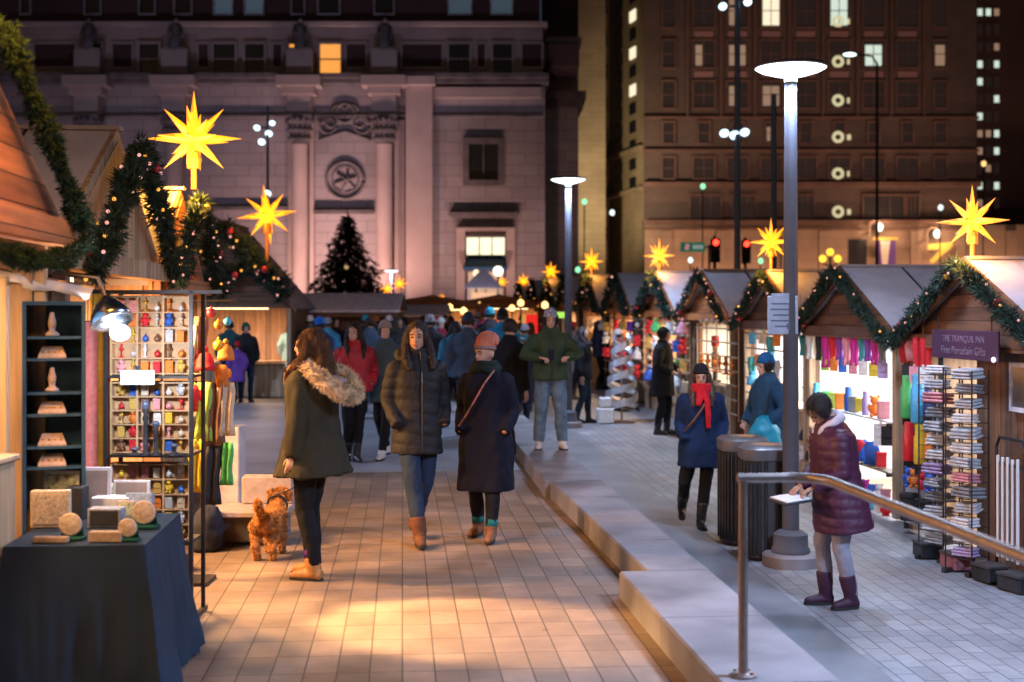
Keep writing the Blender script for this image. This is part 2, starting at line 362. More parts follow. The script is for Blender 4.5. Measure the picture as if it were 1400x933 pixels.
# ------------------------------------------------------------------ plaza lamps
lampglow = emis('lamp_lens', (.86, .95, 1), 3.2, True)
def disc_lamp(label, base, H, r=.33, pr=.075, energy=300, grp='disc lamps over the market'):
    t = thing('street_lamp', label, 'street lamp', base, 0, grp)
    mb = MB(); mb.lathe((0, 0, 0), [(.25, -.05), (.25, .09), (.23, .11), (.1, .115)], 28); mb.build('footing', granite, t, auto=40)
    mb = MB(); mb.lathe((0, 0, .115), [(.17, 0), (.17, .03), (.155, .05), (.15, .16), (.11, .19), (pr+.01, .2)], 24); mb.build('base_collar', pole_m, t, auto=40)
    mb = MB(); mb.tube([(0, 0, .3), (0, 0, H*.5), (0, 0, H-.12)], [pr, pr*.88, pr*.7], 20); mb.build('pole', pole_m, t, smooth=True, auto=40)
    mb = MB(); mb.lathe((0, 0, H), [(.02, .05), (r*.5, .045), (r*.97, .02), (r, .005), (r*.985, -.004), (r*.96, -.006)], 40); mb.build('lamp_head', pole_m, t, auto=40)
    mb = MB(); mb.lathe((0, 0, H), [(r*.95, -.008), (r*.8, -.035), (r*.45, -.07), (pr*.8, -.09), (pr*.75, -.13)], 40); mb.build('lens', lampglow, t, smooth=True)
    for q in (1,):
        for q_ in range(3):
            o_ = Vector((.24*math.cos(q_*2.094+.5), .24*math.sin(q_*2.094+.5), H-.15)); light('lamp_light', 'AREA', Vector(base)+o_, energy/3, (.5, .65, 1), .16, Vector(base)+Vector((o_.x*1.3, o_.y*1.3, 0)), shape='DISK')
    return t
p = gnd(1081, 771, -.41); disc_lamp('tall disc lamp on a round stone footing beside the bins', (p.x, p.y, zr(p.y)), 4.42, energy=150)
p = at(777, 428, 23.7); disc_lamp('second disc lamp, behind the man in the green jacket', (p.x, p.y, zr(p.y)), 4.47, energy=260)
p = at(535, 428, 60); disc_lamp('small far disc lamp right of the fir tree', (p.x, p.y, 0), 3.75, energy=300)
# lamp outside the frame to the right, same row
disc_lamp('nearest disc lamp of the row, beyond the right edge', (4.3, 5.6, zr(5.6)), 4.42, energy=650)
disc_lamp('added unseen disc lamp behind the camera on the plaza', (-2.6, -1.5, 0), 4.42, energy=85)  # added out of view to brighten the near paving
disc_lamp('disc lamp beyond the left huts, outside the frame', (-9.5, 19, 0), 4.42, energy=1500)
# sign on lamp pole
p = at(1070, 428, 11.65)
t = thing('pole_sign', 'pale blue two-part notice strapped to the tall disc lamp pole', 'sign', (p.x, p.y, 0), -A)
mb = MB(); mb.box((0, 0, 1.80), (.27, .012, .34), bev=.005); mb.box((0, 0, 2.02-.045), (.2, .012, .035)); mb.build('board', mat('sign_blue', (.42, .5, .62), .5), t)
mb = MB()
for i, wd in enumerate((.18, .2, .16, .19, .12)): mb.box((-.01, -.0085, 1.90-i*.05), (wd, .003, .014))
mb.box((.07, -.0085, 1.70), (.07, .003, .05)); mb.build('print', mat('sign_ink', (.12, .16, .28), .6), t)
# ------------------------------------------------------------------ bins
def bin_(label, px, d, py_top):
    p = at(px, 428, d); z = zr(p.y)
    t = thing('litter_bin', label, 'bin', (p.x, p.y, z), -A+.1, 'slatted litter bins by the lamp')
    mb = MB(); mb.loft([(0.03, .21, .21), (.9, .21, .21)], 40, 3.2); mb.build('body', bin_m, t, auto=40)
    mb = MB()
    for k in range(26):
        a = 2*PI*k/26; c, s_ = math.cos(a), math.sin(a); x = .212*math.copysign(abs(c)**(2/3.2), c); y = .212*math.copysign(abs(s_)**(2/3.2), s_)
        mb.box((x, y, .47), (.03, .03, .84), bev=.006)
    mb.build('slats', dark_m, t)
    mb = MB(); mb.loft([(.9, .225, .225), (.93, .235, .235), (1.0, .235, .235), (1.03, .2, .2), (1.04, .1, .1)], 40, 3.2); mb.build('lid', mat('bin_lid', (.2, .19, .19), .4, metal=.5), t, auto=40)
    mb = MB(); mb.loft([(0, .19, .19), (.03, .19, .19)], 30, 3.2); mb.build('foot', dark_m, t)
bin_('charcoal slatted bin in front, nearer the lamp pole', 1046, 12.05, 593)
bin_('charcoal slatted bin half hidden behind the other bin', 1015, 12.75, 588)
# ------------------------------------------------------------------ masts
def mast(label, px, d, ztop, r, heads, col=(.25, .35, .5)):
    p = at(px, 428, d); m_ = mat('mast_blue', col, .4, metal=.4, var=.1)
    t = thing('floodlight_mast', label, 'mast', (p.x, p.y, 0 if d < 60 else .1), -A)
    mb = MB(); mb.tube([(0, 0, 0), (0, 0, ztop)], [r, r*.8], 14); mb.build('pole', m_, t, smooth=True, auto=40)
    for (dx, z, s_) in heads:
        mb = MB(); mb.box((dx/2, 0, z), (abs(dx)+.1, .08, .08)); mb.build('bracket', m_, t)
        mb = MB(); mb.lathe((dx, -.02, z-.0), [(.03, .2*s_), (.1*s_, .18*s_), (.16*s_, 0), (.17*s_, -.02)], 14, Euler((-.9, 0, 0)).to_matrix()); hh = mb.build('floodlight', m_, t)
        mb = MB(); mb.lathe((dx, -.02, z-.0), [(.155*s_, -.022), (.15*s_, -.04), (.02, -.045)], 14, Euler((-.9, 0, 0)).to_matrix()); mb.build('lens', emis('flood_glow', (.65, .9, 1), 2.5), hh)
mast('tall blue-grey mast with two clusters of floodlights above the stalls', 1008, 45, 16, .115, [(-.45, 7.95+.02, 1), (.25, 8.0, 1), (-.1, 7.9, 1.1), (-.5, 12.3, .9), (.35, 12.45, .9)])
mast('bare blue-grey mast just left of the disc lamp', 1058, 48, 9.8, .12, [])
mast('thin mast with pale spotlights left of the fir tree', 366, 56, 10.6, .07, [(-.45, 9.7, .9), (-.25, 9.1, 1), (.2, 9.9, .8), (.05, 9.45, 1), (-.02, 6.9, 1.1)], col=(.12, .13, .16))
# ------------------------------------------------------------------ first building (stone hotel)
wall_a = stone('pink_stone', (.35, .31, .32)); wall_s = mat('smooth_stone', (.42, .34, .32), .8, var=.12, scale=.6)
dark_st = mat('weathered_stone', (.15, .135, .14), .85, var=.35, scale=1.2)
brick_d = stone('dark_brick', (.11, .055, .055), .09, .25, .6)
D1 = 70.0; s1 = F/D1
def X1(px): return (px-CX)/s1
def Z1(py): return EYE+(HZ-py)/s1
root = FW*D1
B1 = thing('stone_hotel', 'big pale stone building with columns, statues and dark brick upper floor', 'building', (root.x, root.y, .1), -A)
def bx(mb, x0, x1, y0, y1, dep, back=0.0):           # px box with front plane at -dep from facade plane
    a, b, c, d_ = X1(x0), X1(x1), Z1(y1)-.1, Z1(y0)-.1
    mb.box(((a+b)/2, (-dep+back)/2, (c+d_)/2), (b-a, dep+back, d_-c))
mb = MB(); bx(mb, -260, 745, 116, 476, 0, 9); bx(mb, 745, 796, 116, 476, -4, 9); mb.build('wall', wall_a, B1)
mb = MB(); bx(mb, -260, 742, 38, 108, 0, 8); bx(mb, 744.5, 796, 38, 108, -4, 8); mb.build('frieze_wall', wall_s, B1)
mb = MB(); bx(mb, -260, 738, -160, 32, 0, 8); bx(mb, 745, 796, -160, 32, -4, 8); mb.build('brick_wall', brick_d, B1)
mb = MB(); bx(mb, -262, 748, 32, 38, .45, 8.2); bx(mb, 748.5, 800, 31, 39, -3.6, 8.2); mb.build('string_course', wall_s, B1)
mb = MB()
bx(mb, -262, 750, 104, 110, .9, 8.3); bx(mb, -262, 750, 110.1, 116, .55, 8.3); bx(mb, 750.5, 806, 110, 122, -3.2, 8); bx(mb, 750.5, 802, 122.1, 131, -3.5, 8)
mb.build('cornice', dark_st, B1)
mb = MB(); bx(mb, -262, 742, 158, 160.5, .2); bx(mb, 430, 512, 288, 293, .35); bx(mb, 150, 395, 283, 287, .3); bx(mb, 0, 60, 200, 203, .2)
bx(mb, 614, 710, 291, 296, .35); bx(mb, 618, 706, 296.1, 299, .2)
mb.build('ledges', dark_st, B1)
# entablature blocks, columns, capitals, statues
for px in (125, 243, 412, 527):
    mb = MB(); bx(mb, px-30, px+30, 108.5, 122, 1.3); bx(mb, px-22, px+22, 122.1, 133, 1.1); bx(mb, px-16, px+16, 133.1, 160, .95); mb.build('entablature', wall_s, B1)
    x = X1(px)
    zb = 0
    zt = Z1(200)-.1
    mb = MB()
    prof = [(.62, 0), (.62, .5), (.5, .55), (.5, .8), (.44, .9), (.44, zt*.4), (.40, zt-.1), (.44, zt)]
    vs = []; n = 36
    mb.lathe((x, -.55, 0), prof, 24); mb.build('column', wall_s, B1, smooth=True, auto=30)
    mb = MB(); mb.lathe((x, -.55, zt), [(.42, 0), (.5, .3), (.46, .35), (.58, .75), (.52, .8), (.7, 1.35)], 16)
    for k in range(14):
        a = 2*PI*k/14
        for zz, rr in ((.3, .52), (.75, .6), (1.2, .7)): mb.ell((x+rr*math.cos(a), -.55+rr*math.sin(a), zt+zz), (.1, .1, .16), n=6, m=4)
    mb.box((x, -.55, zt+1.45), (1.4, 1.2, .16)); mb.build('capital', dark_st, B1)
    mb = MB(); mb.box((x, -.4, Z1(88)-.1), (1.35, .8, 1.3)); mb.box((x, -.4, Z1(72)-.1), (1.15, .7, .25)); mb.build('pedestal', wall_s, B1)
    mb = MB(); z0 = Z1(73)-.1
    mb.loft([(z0, .32, .26, x, -.55), (z0+.6, .28, .24, x, -.5), (z0+1.0, .2, .18, x, -.5), (z0+1.3, .27, .18, x, -.5), (z0+1.42, .12, .1, x, -.5)], 12)
    mb.ell((x+.04, -.52, z0+1.62), (.13, .14, .17)); mb.tube([(x-.25, -.5, z0+1.3), (x-.34, -.6, z0+.95), (x-.1, -.75, z0+.9)], [.08, .07, .05], 8)
    mb.tube([(x+.25, -.5, z0+1.3), (x+.38, -.55, z0+.9), (x+.3, -.7, z0+.6)], [.08, .07, .05], 8); mb.build('statue', dark_st, B1, smooth=True)
# dark reveals beside the columns
mb = MB()
for a, b in ((395, 401), (424, 430), (540, 552), (545, 553)): bx(mb, a, b, 165, 470, .25)
bx(mb, 556, 592, 120, 472, .55); bx(mb, 552, 596, 108.4, 119.9, .98); bx(mb, 592.2, 740, 121, 135, .35); mb.build('pilaster', wall_s, B1)
mb = MB(); bx(mb, 100, 150, 205, 470, .3); mb.build('pilaster', wall_s, B1)
# medallion with crossed ornament
mb = MB(); x, z = X1(472), Z1(247)-.1
def ring(mb, x, z, r, t, y=-.08, n=36):
    mb.tube([(x+r*math.cos(2*PI*k/n), y, z+r*math.sin(2*PI*k/n)) for k in range(n+1)], t, 6)
ring(mb, x, z, .98, .09); ring(mb, x, z, .7, .03)
for k in range(3):
    a = k*PI/3+.3; mb.tube([(x-.6*math.cos(a), -.06, z-.6*math.sin(a)), (x+.15*math.sin(a), -.1, z), (x+.6*math.cos(a), -.06, z+.6*math.sin(a))], .06, 6)
mb.build('medallion', dark_st, B1, smooth=True)
mb = MB()
for sx in (-1, 1):
    for j, (ox, oz, r) in enumerate(((.9, 0, .42), (.75, .15, .25), (.35, .75, .35), (1.25, .35, .2))): ring(mb, X1(472)+sx*ox, Z1(172)-.1+oz, r, .08, n=16)
ring(mb, X1(472), Z1(155)-.1, .5, .09); mb.tube([(X1(436), -.1, Z1(192)-.1), (X1(472), -.1, Z1(180)-.1), (X1(508), -.1, Z1(192)-.1)], .08, 6); mb.build('carved_crest', dark_st, B1, smooth=True)
def win(px0, px1, py0, py1, parent, fm, pane, bars=1, vb=0, fr=.12, XX=X1, ZZ=Z1, zo=.1, y=0., name='window'):
    a, b, c, d_ = XX(px0), XX(px1), ZZ(py1)-zo, ZZ(py0)-zo; mb = MB(); w_, h_ = b-a, d_-c
    mb.box((a-fr/2, y-.1, (c+d_)/2), (fr, .2, h_+2*fr)); mb.box((b+fr/2, y-.1, (c+d_)/2), (fr, .2, h_+2*fr))
    mb.box(((a+b)/2, y-.1, d_+fr/2), (w_-.004, .2, fr)); mb.box(((a+b)/2, y-.14, c-fr/2), (w_-.004, .28, fr))
    for i in range(bars): mb.box(((a+b)/2, y-.05, c+h_*(i+1)/(bars+1)), (w_, .07, .07))
    for i in range(vb): mb.box((a+w_*(i+1)/(vb+1), y-.055, (c+d_)/2), (.06, .07, h_))
    f = mb.build(name, fm, parent)
    mb = MB(); mb.box(((a+b)/2, y-.01, (c+d_)/2), (w_-.006, .03, h_-.006)); mb.build('pane', pane, f); return f
pale_f = mat('window_frame_grey', (.3, .28, .3), .6); warmw = emis('warm_window', (1, .38, .07), .95); cool = emis('dim_cool_window', (.25, .4, .55), .12)
for a, b, p_ in ((118, 140, 0), (192, 218, 0), (293, 322, 1), (336, 362, 1), (396, 406, 2), (438, 466, 2), (614, 642, 1), (674, 700, 1), (20, 32, 0), (-60, -35, 0)):
    win(a, b, 61, 102, B1, wall_s, warmw if p_ == 2 else glass_d, bars=1)
for a, b in ((48, 103), (155, 181), (272, 285), (374, 385), (474, 500), (550, 604), (653, 663), (714, 740)):
    mb = MB(); bx(mb, a, b, 61, 92, .04); f = mb.build('brick_panel', brick_d, B1); mb = MB()
    for q in ((a-3, a, 58, 95), (b, b+3, 58, 95)): bx(mb, *q, .12)
    bx(mb, a-.1, b+.1, 57.5, 61, .11); bx(mb, a-.1, b+.1, 92, 95, .13); mb.build('surround', wall_s, f)
mb = MB(); bx(mb, 750, 792, 60, 90, -3.96); mb.build('brick_panel', brick_d, B1)
for a, b, p_ in ((118, 138, 0), (192, 212, 0), (240, 262, 0), (294, 318, 3), (336, 360, 3), (400, 416, 1), (436, 464, 1), (513, 538, 1), (614, 644, 3), (672, 700, 3), (30, 42, 1)):
    win(a, b, -30, 20, B1, pale_f, cool if p_ == 3 else glass_d, bars=1, fr=.08)
win(641, 681, 197, 247, B1, dark_st, glass_d, bars=0, vb=1, fr=.3)
# doorway with lit transom, awning
mb = MB(); 
for q in ((624, 636, 316, 470), (692, 704, 316, 470)): bx(mb, *q, .3)
bx(mb, 624, 704, 312, 316, .45); mb.build('door_surround', wall_s, B1)
win(638, 690, 325, 349, B1, dark_st, emis('lit_transom', (1, .93, .62), 1.25), bars=0, vb=2, fr=.1, name='transom')
win(640, 688, 372, 466, B1, dark_st, emis('lit_lobby', (1, .6, .35), .55), bars=1, vb=1, fr=.1, name='door')
mb = MB(); a, b = X1(634), X1(694); zt, zb_ = Z1(350)-.1, Z1(370)-.1
mb.add([(a+.25, -.05, zt), (b-.25, -.05, zt), (b, -1.1, zb_+.15), (a, -1.1, zb_+.15), (a, -1.1, zb_), (b, -1.1, zb_), (a, -.05, zb_), (b, -.05, zb_)],
       [(0, 1, 2, 3), (3, 2, 5, 4), (0, 3, 4, 6), (1, 7, 5, 2), (6, 4, 5, 7), (0, 6, 7, 1)]); mb.build('awning', mat('blue_canvas', (.02, .09, .2), .7), B1)
# uplights at the foot of the wall, and added fill spots farther out
def upl(px, e, tz=7, dy=2.4, sp=75, col=(1, .57, .49)):
    mtx = Matrix.Translation(Vector((root.x, root.y, .1))) @ Matrix.Rotation(-A, 4, 'Z')
    a = mtx @ Vector((X1(px), -dy, .35)); b = mtx @ Vector((X1(px), 0, tz))
    light('facade_up_and_fill', 'SPOT', a, e, col, .12, b, sp, 1.0)
for px, e in ((60, 380), (180, 420), (300, 520), (412, 1000), (470, 900), (527, 1000), (610, 700), (665, 600), (720, 550), (775, 150)): upl(px, e*(2.4 if 400 < px < 540 else 1.25), 7, 4.5, 80)
for px in (100, 300, 470, 660): upl(px, 1100, 14, 14, 64, (.62, .58, .9))  # added purple-blue fill for the upper facade, no fixtures there
# ------------------------------------------------------------------ second building (dark brick tower)
D2 = 112.0; s2 = F/D2
def X2(px): return (px-CX)/s2
def Z2(py): return EYE+(HZ-py)/s2
r2 = FW*D2
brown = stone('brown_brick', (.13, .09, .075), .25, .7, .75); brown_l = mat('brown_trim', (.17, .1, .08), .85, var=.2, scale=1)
olive = stone('olive_stone', (.28, .225, .13), .5, 1.3, .7); tan = stone('tan_base', (.36, .25, .18), .9, 2.2, .7)  # olive tone holds the yellowish street light on the tower's left faces
B2 = thing('brick_tower', 'dark brown brick tower with rows of windows beyond the right-hand stalls', 'building', (r2.x, r2.y, .1), -A)
def b2(mb, x0, x1, y0, y1, dep, back=0.):
    a, b, c, d_ = X2(x0), X2(x1), Z2(y1)-.1, Z2(y0)-.1
    mb.box(((a+b)/2, (-dep+back)/2, (c+d_)/2), (b-a, dep+back, d_-c))
mb = MB(); b2(mb, 880, 1335, -150, 308, 0, 14); mb.build('wall', brown, B2)
mb = MB(); b2(mb, 881, 1560, 308, 460, .15, 13.9); mb.build('base_wall', tan, B2)
mb = MB(); b2(mb, 878, 1338, 250, 256, .7, .4); b2(mb, 878, 1338, 302, 308, .9, .4); b2(mb, 878, 1338, 312, 315, .5, 0); b2(mb, 879, 1337, 205, 208, .4, 0); b2(mb, 879, 1337, 160, 163, .35, 0); mb.build('cornice', brown_l, B2)
# side face going away to the left (olive lit)
xs0, xs1 = X2(880), X2(846)
mb = MB(); ztp = Z2(-150)-.1
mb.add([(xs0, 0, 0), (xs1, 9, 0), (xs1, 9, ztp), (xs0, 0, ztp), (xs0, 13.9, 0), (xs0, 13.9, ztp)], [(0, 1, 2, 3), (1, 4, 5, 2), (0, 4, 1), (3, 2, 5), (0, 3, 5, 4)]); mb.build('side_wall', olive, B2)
d_ = Vector((xs1-xs0, 9, 0)); ln = d_.length; dn = d_/ln; nn = Vector((-dn.y, dn.x, 0)); nn = nn if nn.y < 0 else -nn
ang = math.atan2(dn.y, dn.x)
lit2 = emis('lit_office', (1, .85, .6), 1.0); lit2d = emis('dim_office', (1, .62, .4), .25); litc = emis('lit_cool_office', (.8, .95, .8), .75)
for j, py in enumerate(range(-38, 250, 26)):
    for q, u in enumerate((.3, .7)):
        c = Vector((xs0, 0, 0))+d_*u; zz = Z2(py)
        mb = MB(); mtx = Matrix.Translation((c.x, c.y, zz)) @ Matrix.Rotation(ang, 4, 'Z')
        m4 = MB(); m4.box((0, 0, 0), (1.5, .24, .95)); mb.add(m4.v, m4.f, mtx)
        mb.build('side_window', lit2 if (q == 0 and py in (14, 66, 118)) else glass_d, B2)
for py in (200, 256): 
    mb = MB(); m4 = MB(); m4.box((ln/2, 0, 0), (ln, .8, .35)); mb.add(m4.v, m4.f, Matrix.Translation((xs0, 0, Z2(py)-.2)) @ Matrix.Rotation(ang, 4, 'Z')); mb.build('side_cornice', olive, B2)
cols = [914, 962, 1008, 1054, 1101, 1147, 1194, 1240, 1285]
rows = [(-62, -22), (-8, 38), (56, 93), (112, 148), (168, 196), (216, 244)]
rnd = random.Random(5)
LIT = {(2, 1): lit2d, (3, 1): lit2, (5, 1): litc, (2, 2): lit2d, (1, 2): lit2d, (6, 2): litc, (3, 3): lit2d, (2, 3): lit2d, (3, 4): lit2d, (1, 0): lit2d, (8, 2): lit2d}
dim2 = emis('dark_office', (.5, .3, .25), .02, base=(.02, .015, .015))
spand = mat('pink_spandrel', (.34, .2, .19), .8, var=.15)
for i, cx in enumerate(cols):
    mb = MB(); b2(mb, cx-24.2, cx-21.6, -150, 160, .3) if i else None
    if i: mb.build('pier', brown_l, B2)
    for j, (y0, y1) in enumerate(rows):
        if i in (0, 8) : hw = 8
        else: hw = 14
        if j == 4: hw = 7
        f = win(cx-hw, cx+hw, y0, y1, B2, brown_l, dim2, bars=1, vb=1 if hw > 8 else 0, fr=.14, XX=X2, ZZ=Z2)
        k = LIT.get((i, j))
        if k:
            mb = MB(); a0 = X2(cx-hw*.8); a1 = X2(cx-hw*.15) if (i+j) % 2 else X2(cx+hw*.8); zt2 = Z2(y0+6)-.1; zb2 = Z2(y1-3)-.1
            mb.box(((a0+a1)/2, -.03, (zt2+zb2)/2), (a1-a0, .03, zt2-zb2)); mb.build('lit_blind', k, f)
        if 1 <= i <= 7 and j < 3:
            mb = MB(); b2(mb, cx-13, cx+13, y1+5, y1+13, .12); mb.build('spandrel', spand, B2)
# stair lamps
for py in (30, 85, 138, 188, 238, 290):
    mb = MB(); x, z = X2(1145), Z2(py)-.1
    n = 16; mb.tube([(x+.38*math.cos(2*PI*k/n), -.2, z+.38*math.sin(2*PI*k/n)) for k in range(n+1)], .14, 8); mb.box((x+.95, -.12, z), (.3, .1, .45)); mb.build('stair_lamp', emis('stair_lamp_glow', (1, .88, .5), .6), B2)
for a, b in ((944, 985), (1000, 1032), (1088, 1112), (1180, 1235), (1240, 1256)):
    win(a, b, 268, 300, B2, brown_l, dim2, bars=0, vb=2, fr=.12, XX=X2, ZZ=Z2)
mb = MB(); b2(mb, 1159, 1184, 328, 400, .2); mb.build('doorway', dark_m, B2)
for px in (910, 985, 1075, 1125, 1250, 1310, 1380):
    mb = MB(); b2(mb, px-7, px+7, 316, 440, .5); mb.build('pilaster', tan, B2)
# plain olive tower behind
T = thing('olive_tower', 'plain olive lit tower face in the gap beyond the stone building', 'building', (r2.x, r2.y, .1), -A)
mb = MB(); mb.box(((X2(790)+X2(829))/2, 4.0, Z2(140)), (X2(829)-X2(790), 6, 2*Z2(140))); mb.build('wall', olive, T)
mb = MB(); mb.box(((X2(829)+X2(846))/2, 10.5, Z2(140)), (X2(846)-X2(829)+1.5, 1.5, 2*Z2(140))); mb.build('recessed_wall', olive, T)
for z in range(6, 36, 3):
    mb = MB(); mb.box((X2(837), 9.7, z), (.6, .1, 1.3)); mb.build('window', glass_d, T)
# far right tower
B3 = thing('far_tower', 'farther tower with scattered small lit windows at top right', 'building', (r2.x, r2.y, .1), -A)
def b3(mb, x0, x1, y0, y1, y, t): mb.box(((X2(x0)+X2(x1))/2, y+t/2, (Z2(y0)+Z2(y1))/2-.1), (X2(x1)-X2(x0), t, Z2(y0)-Z2(y1)))
mb = MB(); b3(mb, 1335.5, 1560, -160, 307.5, 6, 7); mb.build('wall', stone('far_brick', (.085, .045, .04), .5, 1.2, .8), B3)
for i, px in enumerate((1345, 1356, 1374, 1386, 1398)):
    for j, py in enumerate(range(-30, 290, 25)):
        v = rnd.random(); mm = litc if (px == 1356 and j % 2 == 0) or v > .7 else (lit2d if v > .42 else dim2)
        mb = MB(); hh = 8 if mm is dim2 else 5; b3(mb, px-3.4, px+3.4, py-hh, py+hh, 5.93, .12); mb.build('window', mm, B3)
for j, py in enumerate(range(-40, 300, 25)):
    mb = MB(); b3(mb, 1337, 1363, py+12, py+14, 5.5, .5); mb.build('balcony_slab', brown_l, B3)
# street level light on tower base (wall lanterns) and banners
def place2(px, py, y):
    mtx = Matrix.Translation(Vector((r2.x, r2.y, .1))) @ Matrix.Rotation(-A, 4, 'Z'); return mtx @ Vector((X2(px), y, Z2(py)-.1))
for k, (px, py) in enumerate(((1197, 312), (1275, 321))):
    c = place2(px, py, -1.2)
    t = thing('wall_lantern', ['round wall lantern above the purple and white banner', 'round wall lantern above the yellow banner'][k], 'wall lantern', c, -A, 'lanterns on the tower base')
    mb = MB(); mb.ell((0, 0, 0), (.3, .3, .36)); mb.build('globe', emis('globe_glow', (1, .86, .72), 3, True), t, smooth=True)
    mb = MB(); mb.tube([(0, 0, .3), (0, 0, .5), (-.6, 0, .5), (-.85, 0, .1), (-.85, 0, -1.4)], .07, 6); mb.box((-.85, .5, -.5), (.1, 1.0, .1)); mb.build('bracket', tan, t)
    light('lantern_light', 'POINT', c+Vector((0, -.9, .0)), 260, (1, .6, .35), .3)
c = place2(1206, 346, -1.0)
t = thing('banner', 'purple and white banner with yellow top on the tower base', 'banner', c, -A)
mb = MB(); mb.box((0, 0, 0), (1.7, .05, 2.4)); mb.build('cloth', mat('banner_purple', (.13, .06, .3), .7), t)
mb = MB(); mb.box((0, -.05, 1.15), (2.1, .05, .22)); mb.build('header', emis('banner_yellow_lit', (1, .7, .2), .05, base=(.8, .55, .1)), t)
mb = MB(); mb.add([(-.45, -.03, 1.0), (.4, -.03, 1.0), (.15, -.03, -1.2), (-.3, -.03, -1.2), (-.45, -.05, 1.0), (.4, -.05, 1.0), (.15, -.05, -1.2), (-.3, -.05, -1.2)], [(0, 1, 2, 3), (4, 7, 6, 5), (0, 4, 5, 1), (1, 5, 6, 2), (2, 6, 7, 3), (3, 7, 4, 0)]); mb.build('motif', mat('banner_white', (.75, .68, .6), .7), t)
c = place2(1280, 345, -1.0)
t = thing('flag', 'yellow and white flag shape on the tower base, left of the big star', 'flag', c, -A)
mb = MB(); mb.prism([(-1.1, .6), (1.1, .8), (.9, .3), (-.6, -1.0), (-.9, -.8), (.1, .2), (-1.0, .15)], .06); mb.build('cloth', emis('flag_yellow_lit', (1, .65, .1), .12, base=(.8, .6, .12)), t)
# added wash spots brightening both towers, no fixtures stand behind them
for px, e in ((900, 2200), (1000, 2600), (1120, 2600), (1250, 2600), (1370, 2200)):
    c = place2(px, 428, -5.5); light('tower_wash_fill', 'SPOT', c+Vector((0, 0, -.5)), e, (1, .55, .34), .3, c+Vector((0, 9, 6.5)), 95, 1)
for px, e in ((900, 9000), (1100, 12000), (1300, 10000)):
    c = place2(px, 428, -22); light('tower_wash_fill', 'SPOT', c+Vector((0, 0, .5)), e*.5, (1, .6, .47), .4, c+Vector((0, 24, 24)), 75, 1)
c = place2(760, 428, -10); light('tower_wash_fill', 'SPOT', c+Vector((0, 0, 6)), 9000, (1, .76, .5), .5, place2(845, 220, 4), 85, 1)
# ------------------------------------------------------------------ traffic lights, street sign
def signal(label, px, py, d, pole=True, dark=False):
    c = at(px, py, d); s_ = F/d
    t = thing('traffic_light', label, 'traffic light', (c.x, c.y, 0), -A, 'red traffic lights beyond the stalls')
    z = c.z
    mb = MB(); mb.box((0, 0, z-.35), (.4, .28, 1.05), bev=.03); h = mb.build('housing', mat('signal_housing', (.03, .03, .02), .6), t)
    for i, zz in enumerate((z, z-.34, z-.68)):
        on = i == 0
        mb = MB(); mb.lathe((0, -.14, zz), [(.13, 0), (.12, .02), (.02, .05)], 16, Euler((PI/2, 0, 0)).to_matrix()); mb.build('red_lens' if on else 'dark_lens', emis('signal_red', (1, .03, .015), 7) if on else mat('dark_lens', (.03, .03, .02), .3), h)
        mb = MB(); n = 10; mb.tube([(.15*math.cos(a), -.2, zz+.15*math.sin(a)) for a in [PI*k/n for k in range(n+1)]], .03, 5); mb.build('visor', dark_m, h)
    mb = MB(); mb.tube([(0, .2, 0), (0, .2, z+.3)], .07, 10); mb.build('pole', dark_m, t)
    return t
signal('left red traffic light beside the green street sign', 978, 332, 58)
signal('right red traffic light just right of the tall mast', 1020, 334, 60)
c = at(947, 338, 58.4); t = thing('street_sign', 'green street name sign on a post left of the red traffic lights', 'sign', (c.x, c.y, 0), -A)
mb = MB(); mb.box((0, 0, c.z), (1.1, .04, .42), bev=.01); mb.build('board', emis('sign_green', (.02, .35, .2), .25, base=(.02, .25, .14)), t)
mb = MB(); 
for i in range(4): mb = MB(); mb.box((.05+i*.12, -.025, c.z), (.07, .01, .18)); mb.build('letter', emis('sign_white', (.8, .8, .8), .4), t)
mb = MB(); mb.box((-.25, -.025, c.z), (.16, .01, .26), (0, .3, 0)); mb.build('arrow', emis('sign_pink', (1, .3, .35), .5), t)
mb = MB(); mb.tube([(.75, .1, 0), (.75, .1, c.z+.1)], .05, 8); mb.box((.5, .1, c.z), (.6, .05, .06)); mb.build('post', dark_m, t)
c = at(1163, 76, 80); t = thing('street_light', 'bright cobra-head street light in front of the tower windows', 'street light', (c.x, c.y, .1), -A)
mb = MB(); mb.tube([(1.6, 0, 0), (1.6, 0, c.z-.6), (1.3, 0, c.z-.15), (.2, 0, c.z)], [.1, .08, .06, .05], 8); mb.build('pole', dark_m, t); mb = MB(); mb.ell((-.05, 0, c.z-.05), (.42, .15, .12)); mb.build('lamp_head', emis('cobra', (.75, 1, .95), 2.5), t)
c = at(1135, 354, 70)
t = thing('globe_lamp', 'three yellow globe lamp cluster beyond the stall roofs', 'globe lamp', (c.x, c.y, .1), -A)
mb = MB(); mb.tube([(0, 0, 0), (0, 0, c.z+.1)], .06, 8); mb.tube([(-.42, 0, c.z-.35), (0, 0, c.z-.5), (.42, 0, c.z-.35)], .04, 6); mb.build('pole', dark_m, t)
for dx, dz in ((-.4, -.1), (.4, -.1), (0, .25)): mb = MB(); mb.ell((dx, 0, c.z+dz), (.2, .2, .2)); mb.build('globe', emis('globe_yellow', (1, .55, .04), 2.0), t, smooth=True)
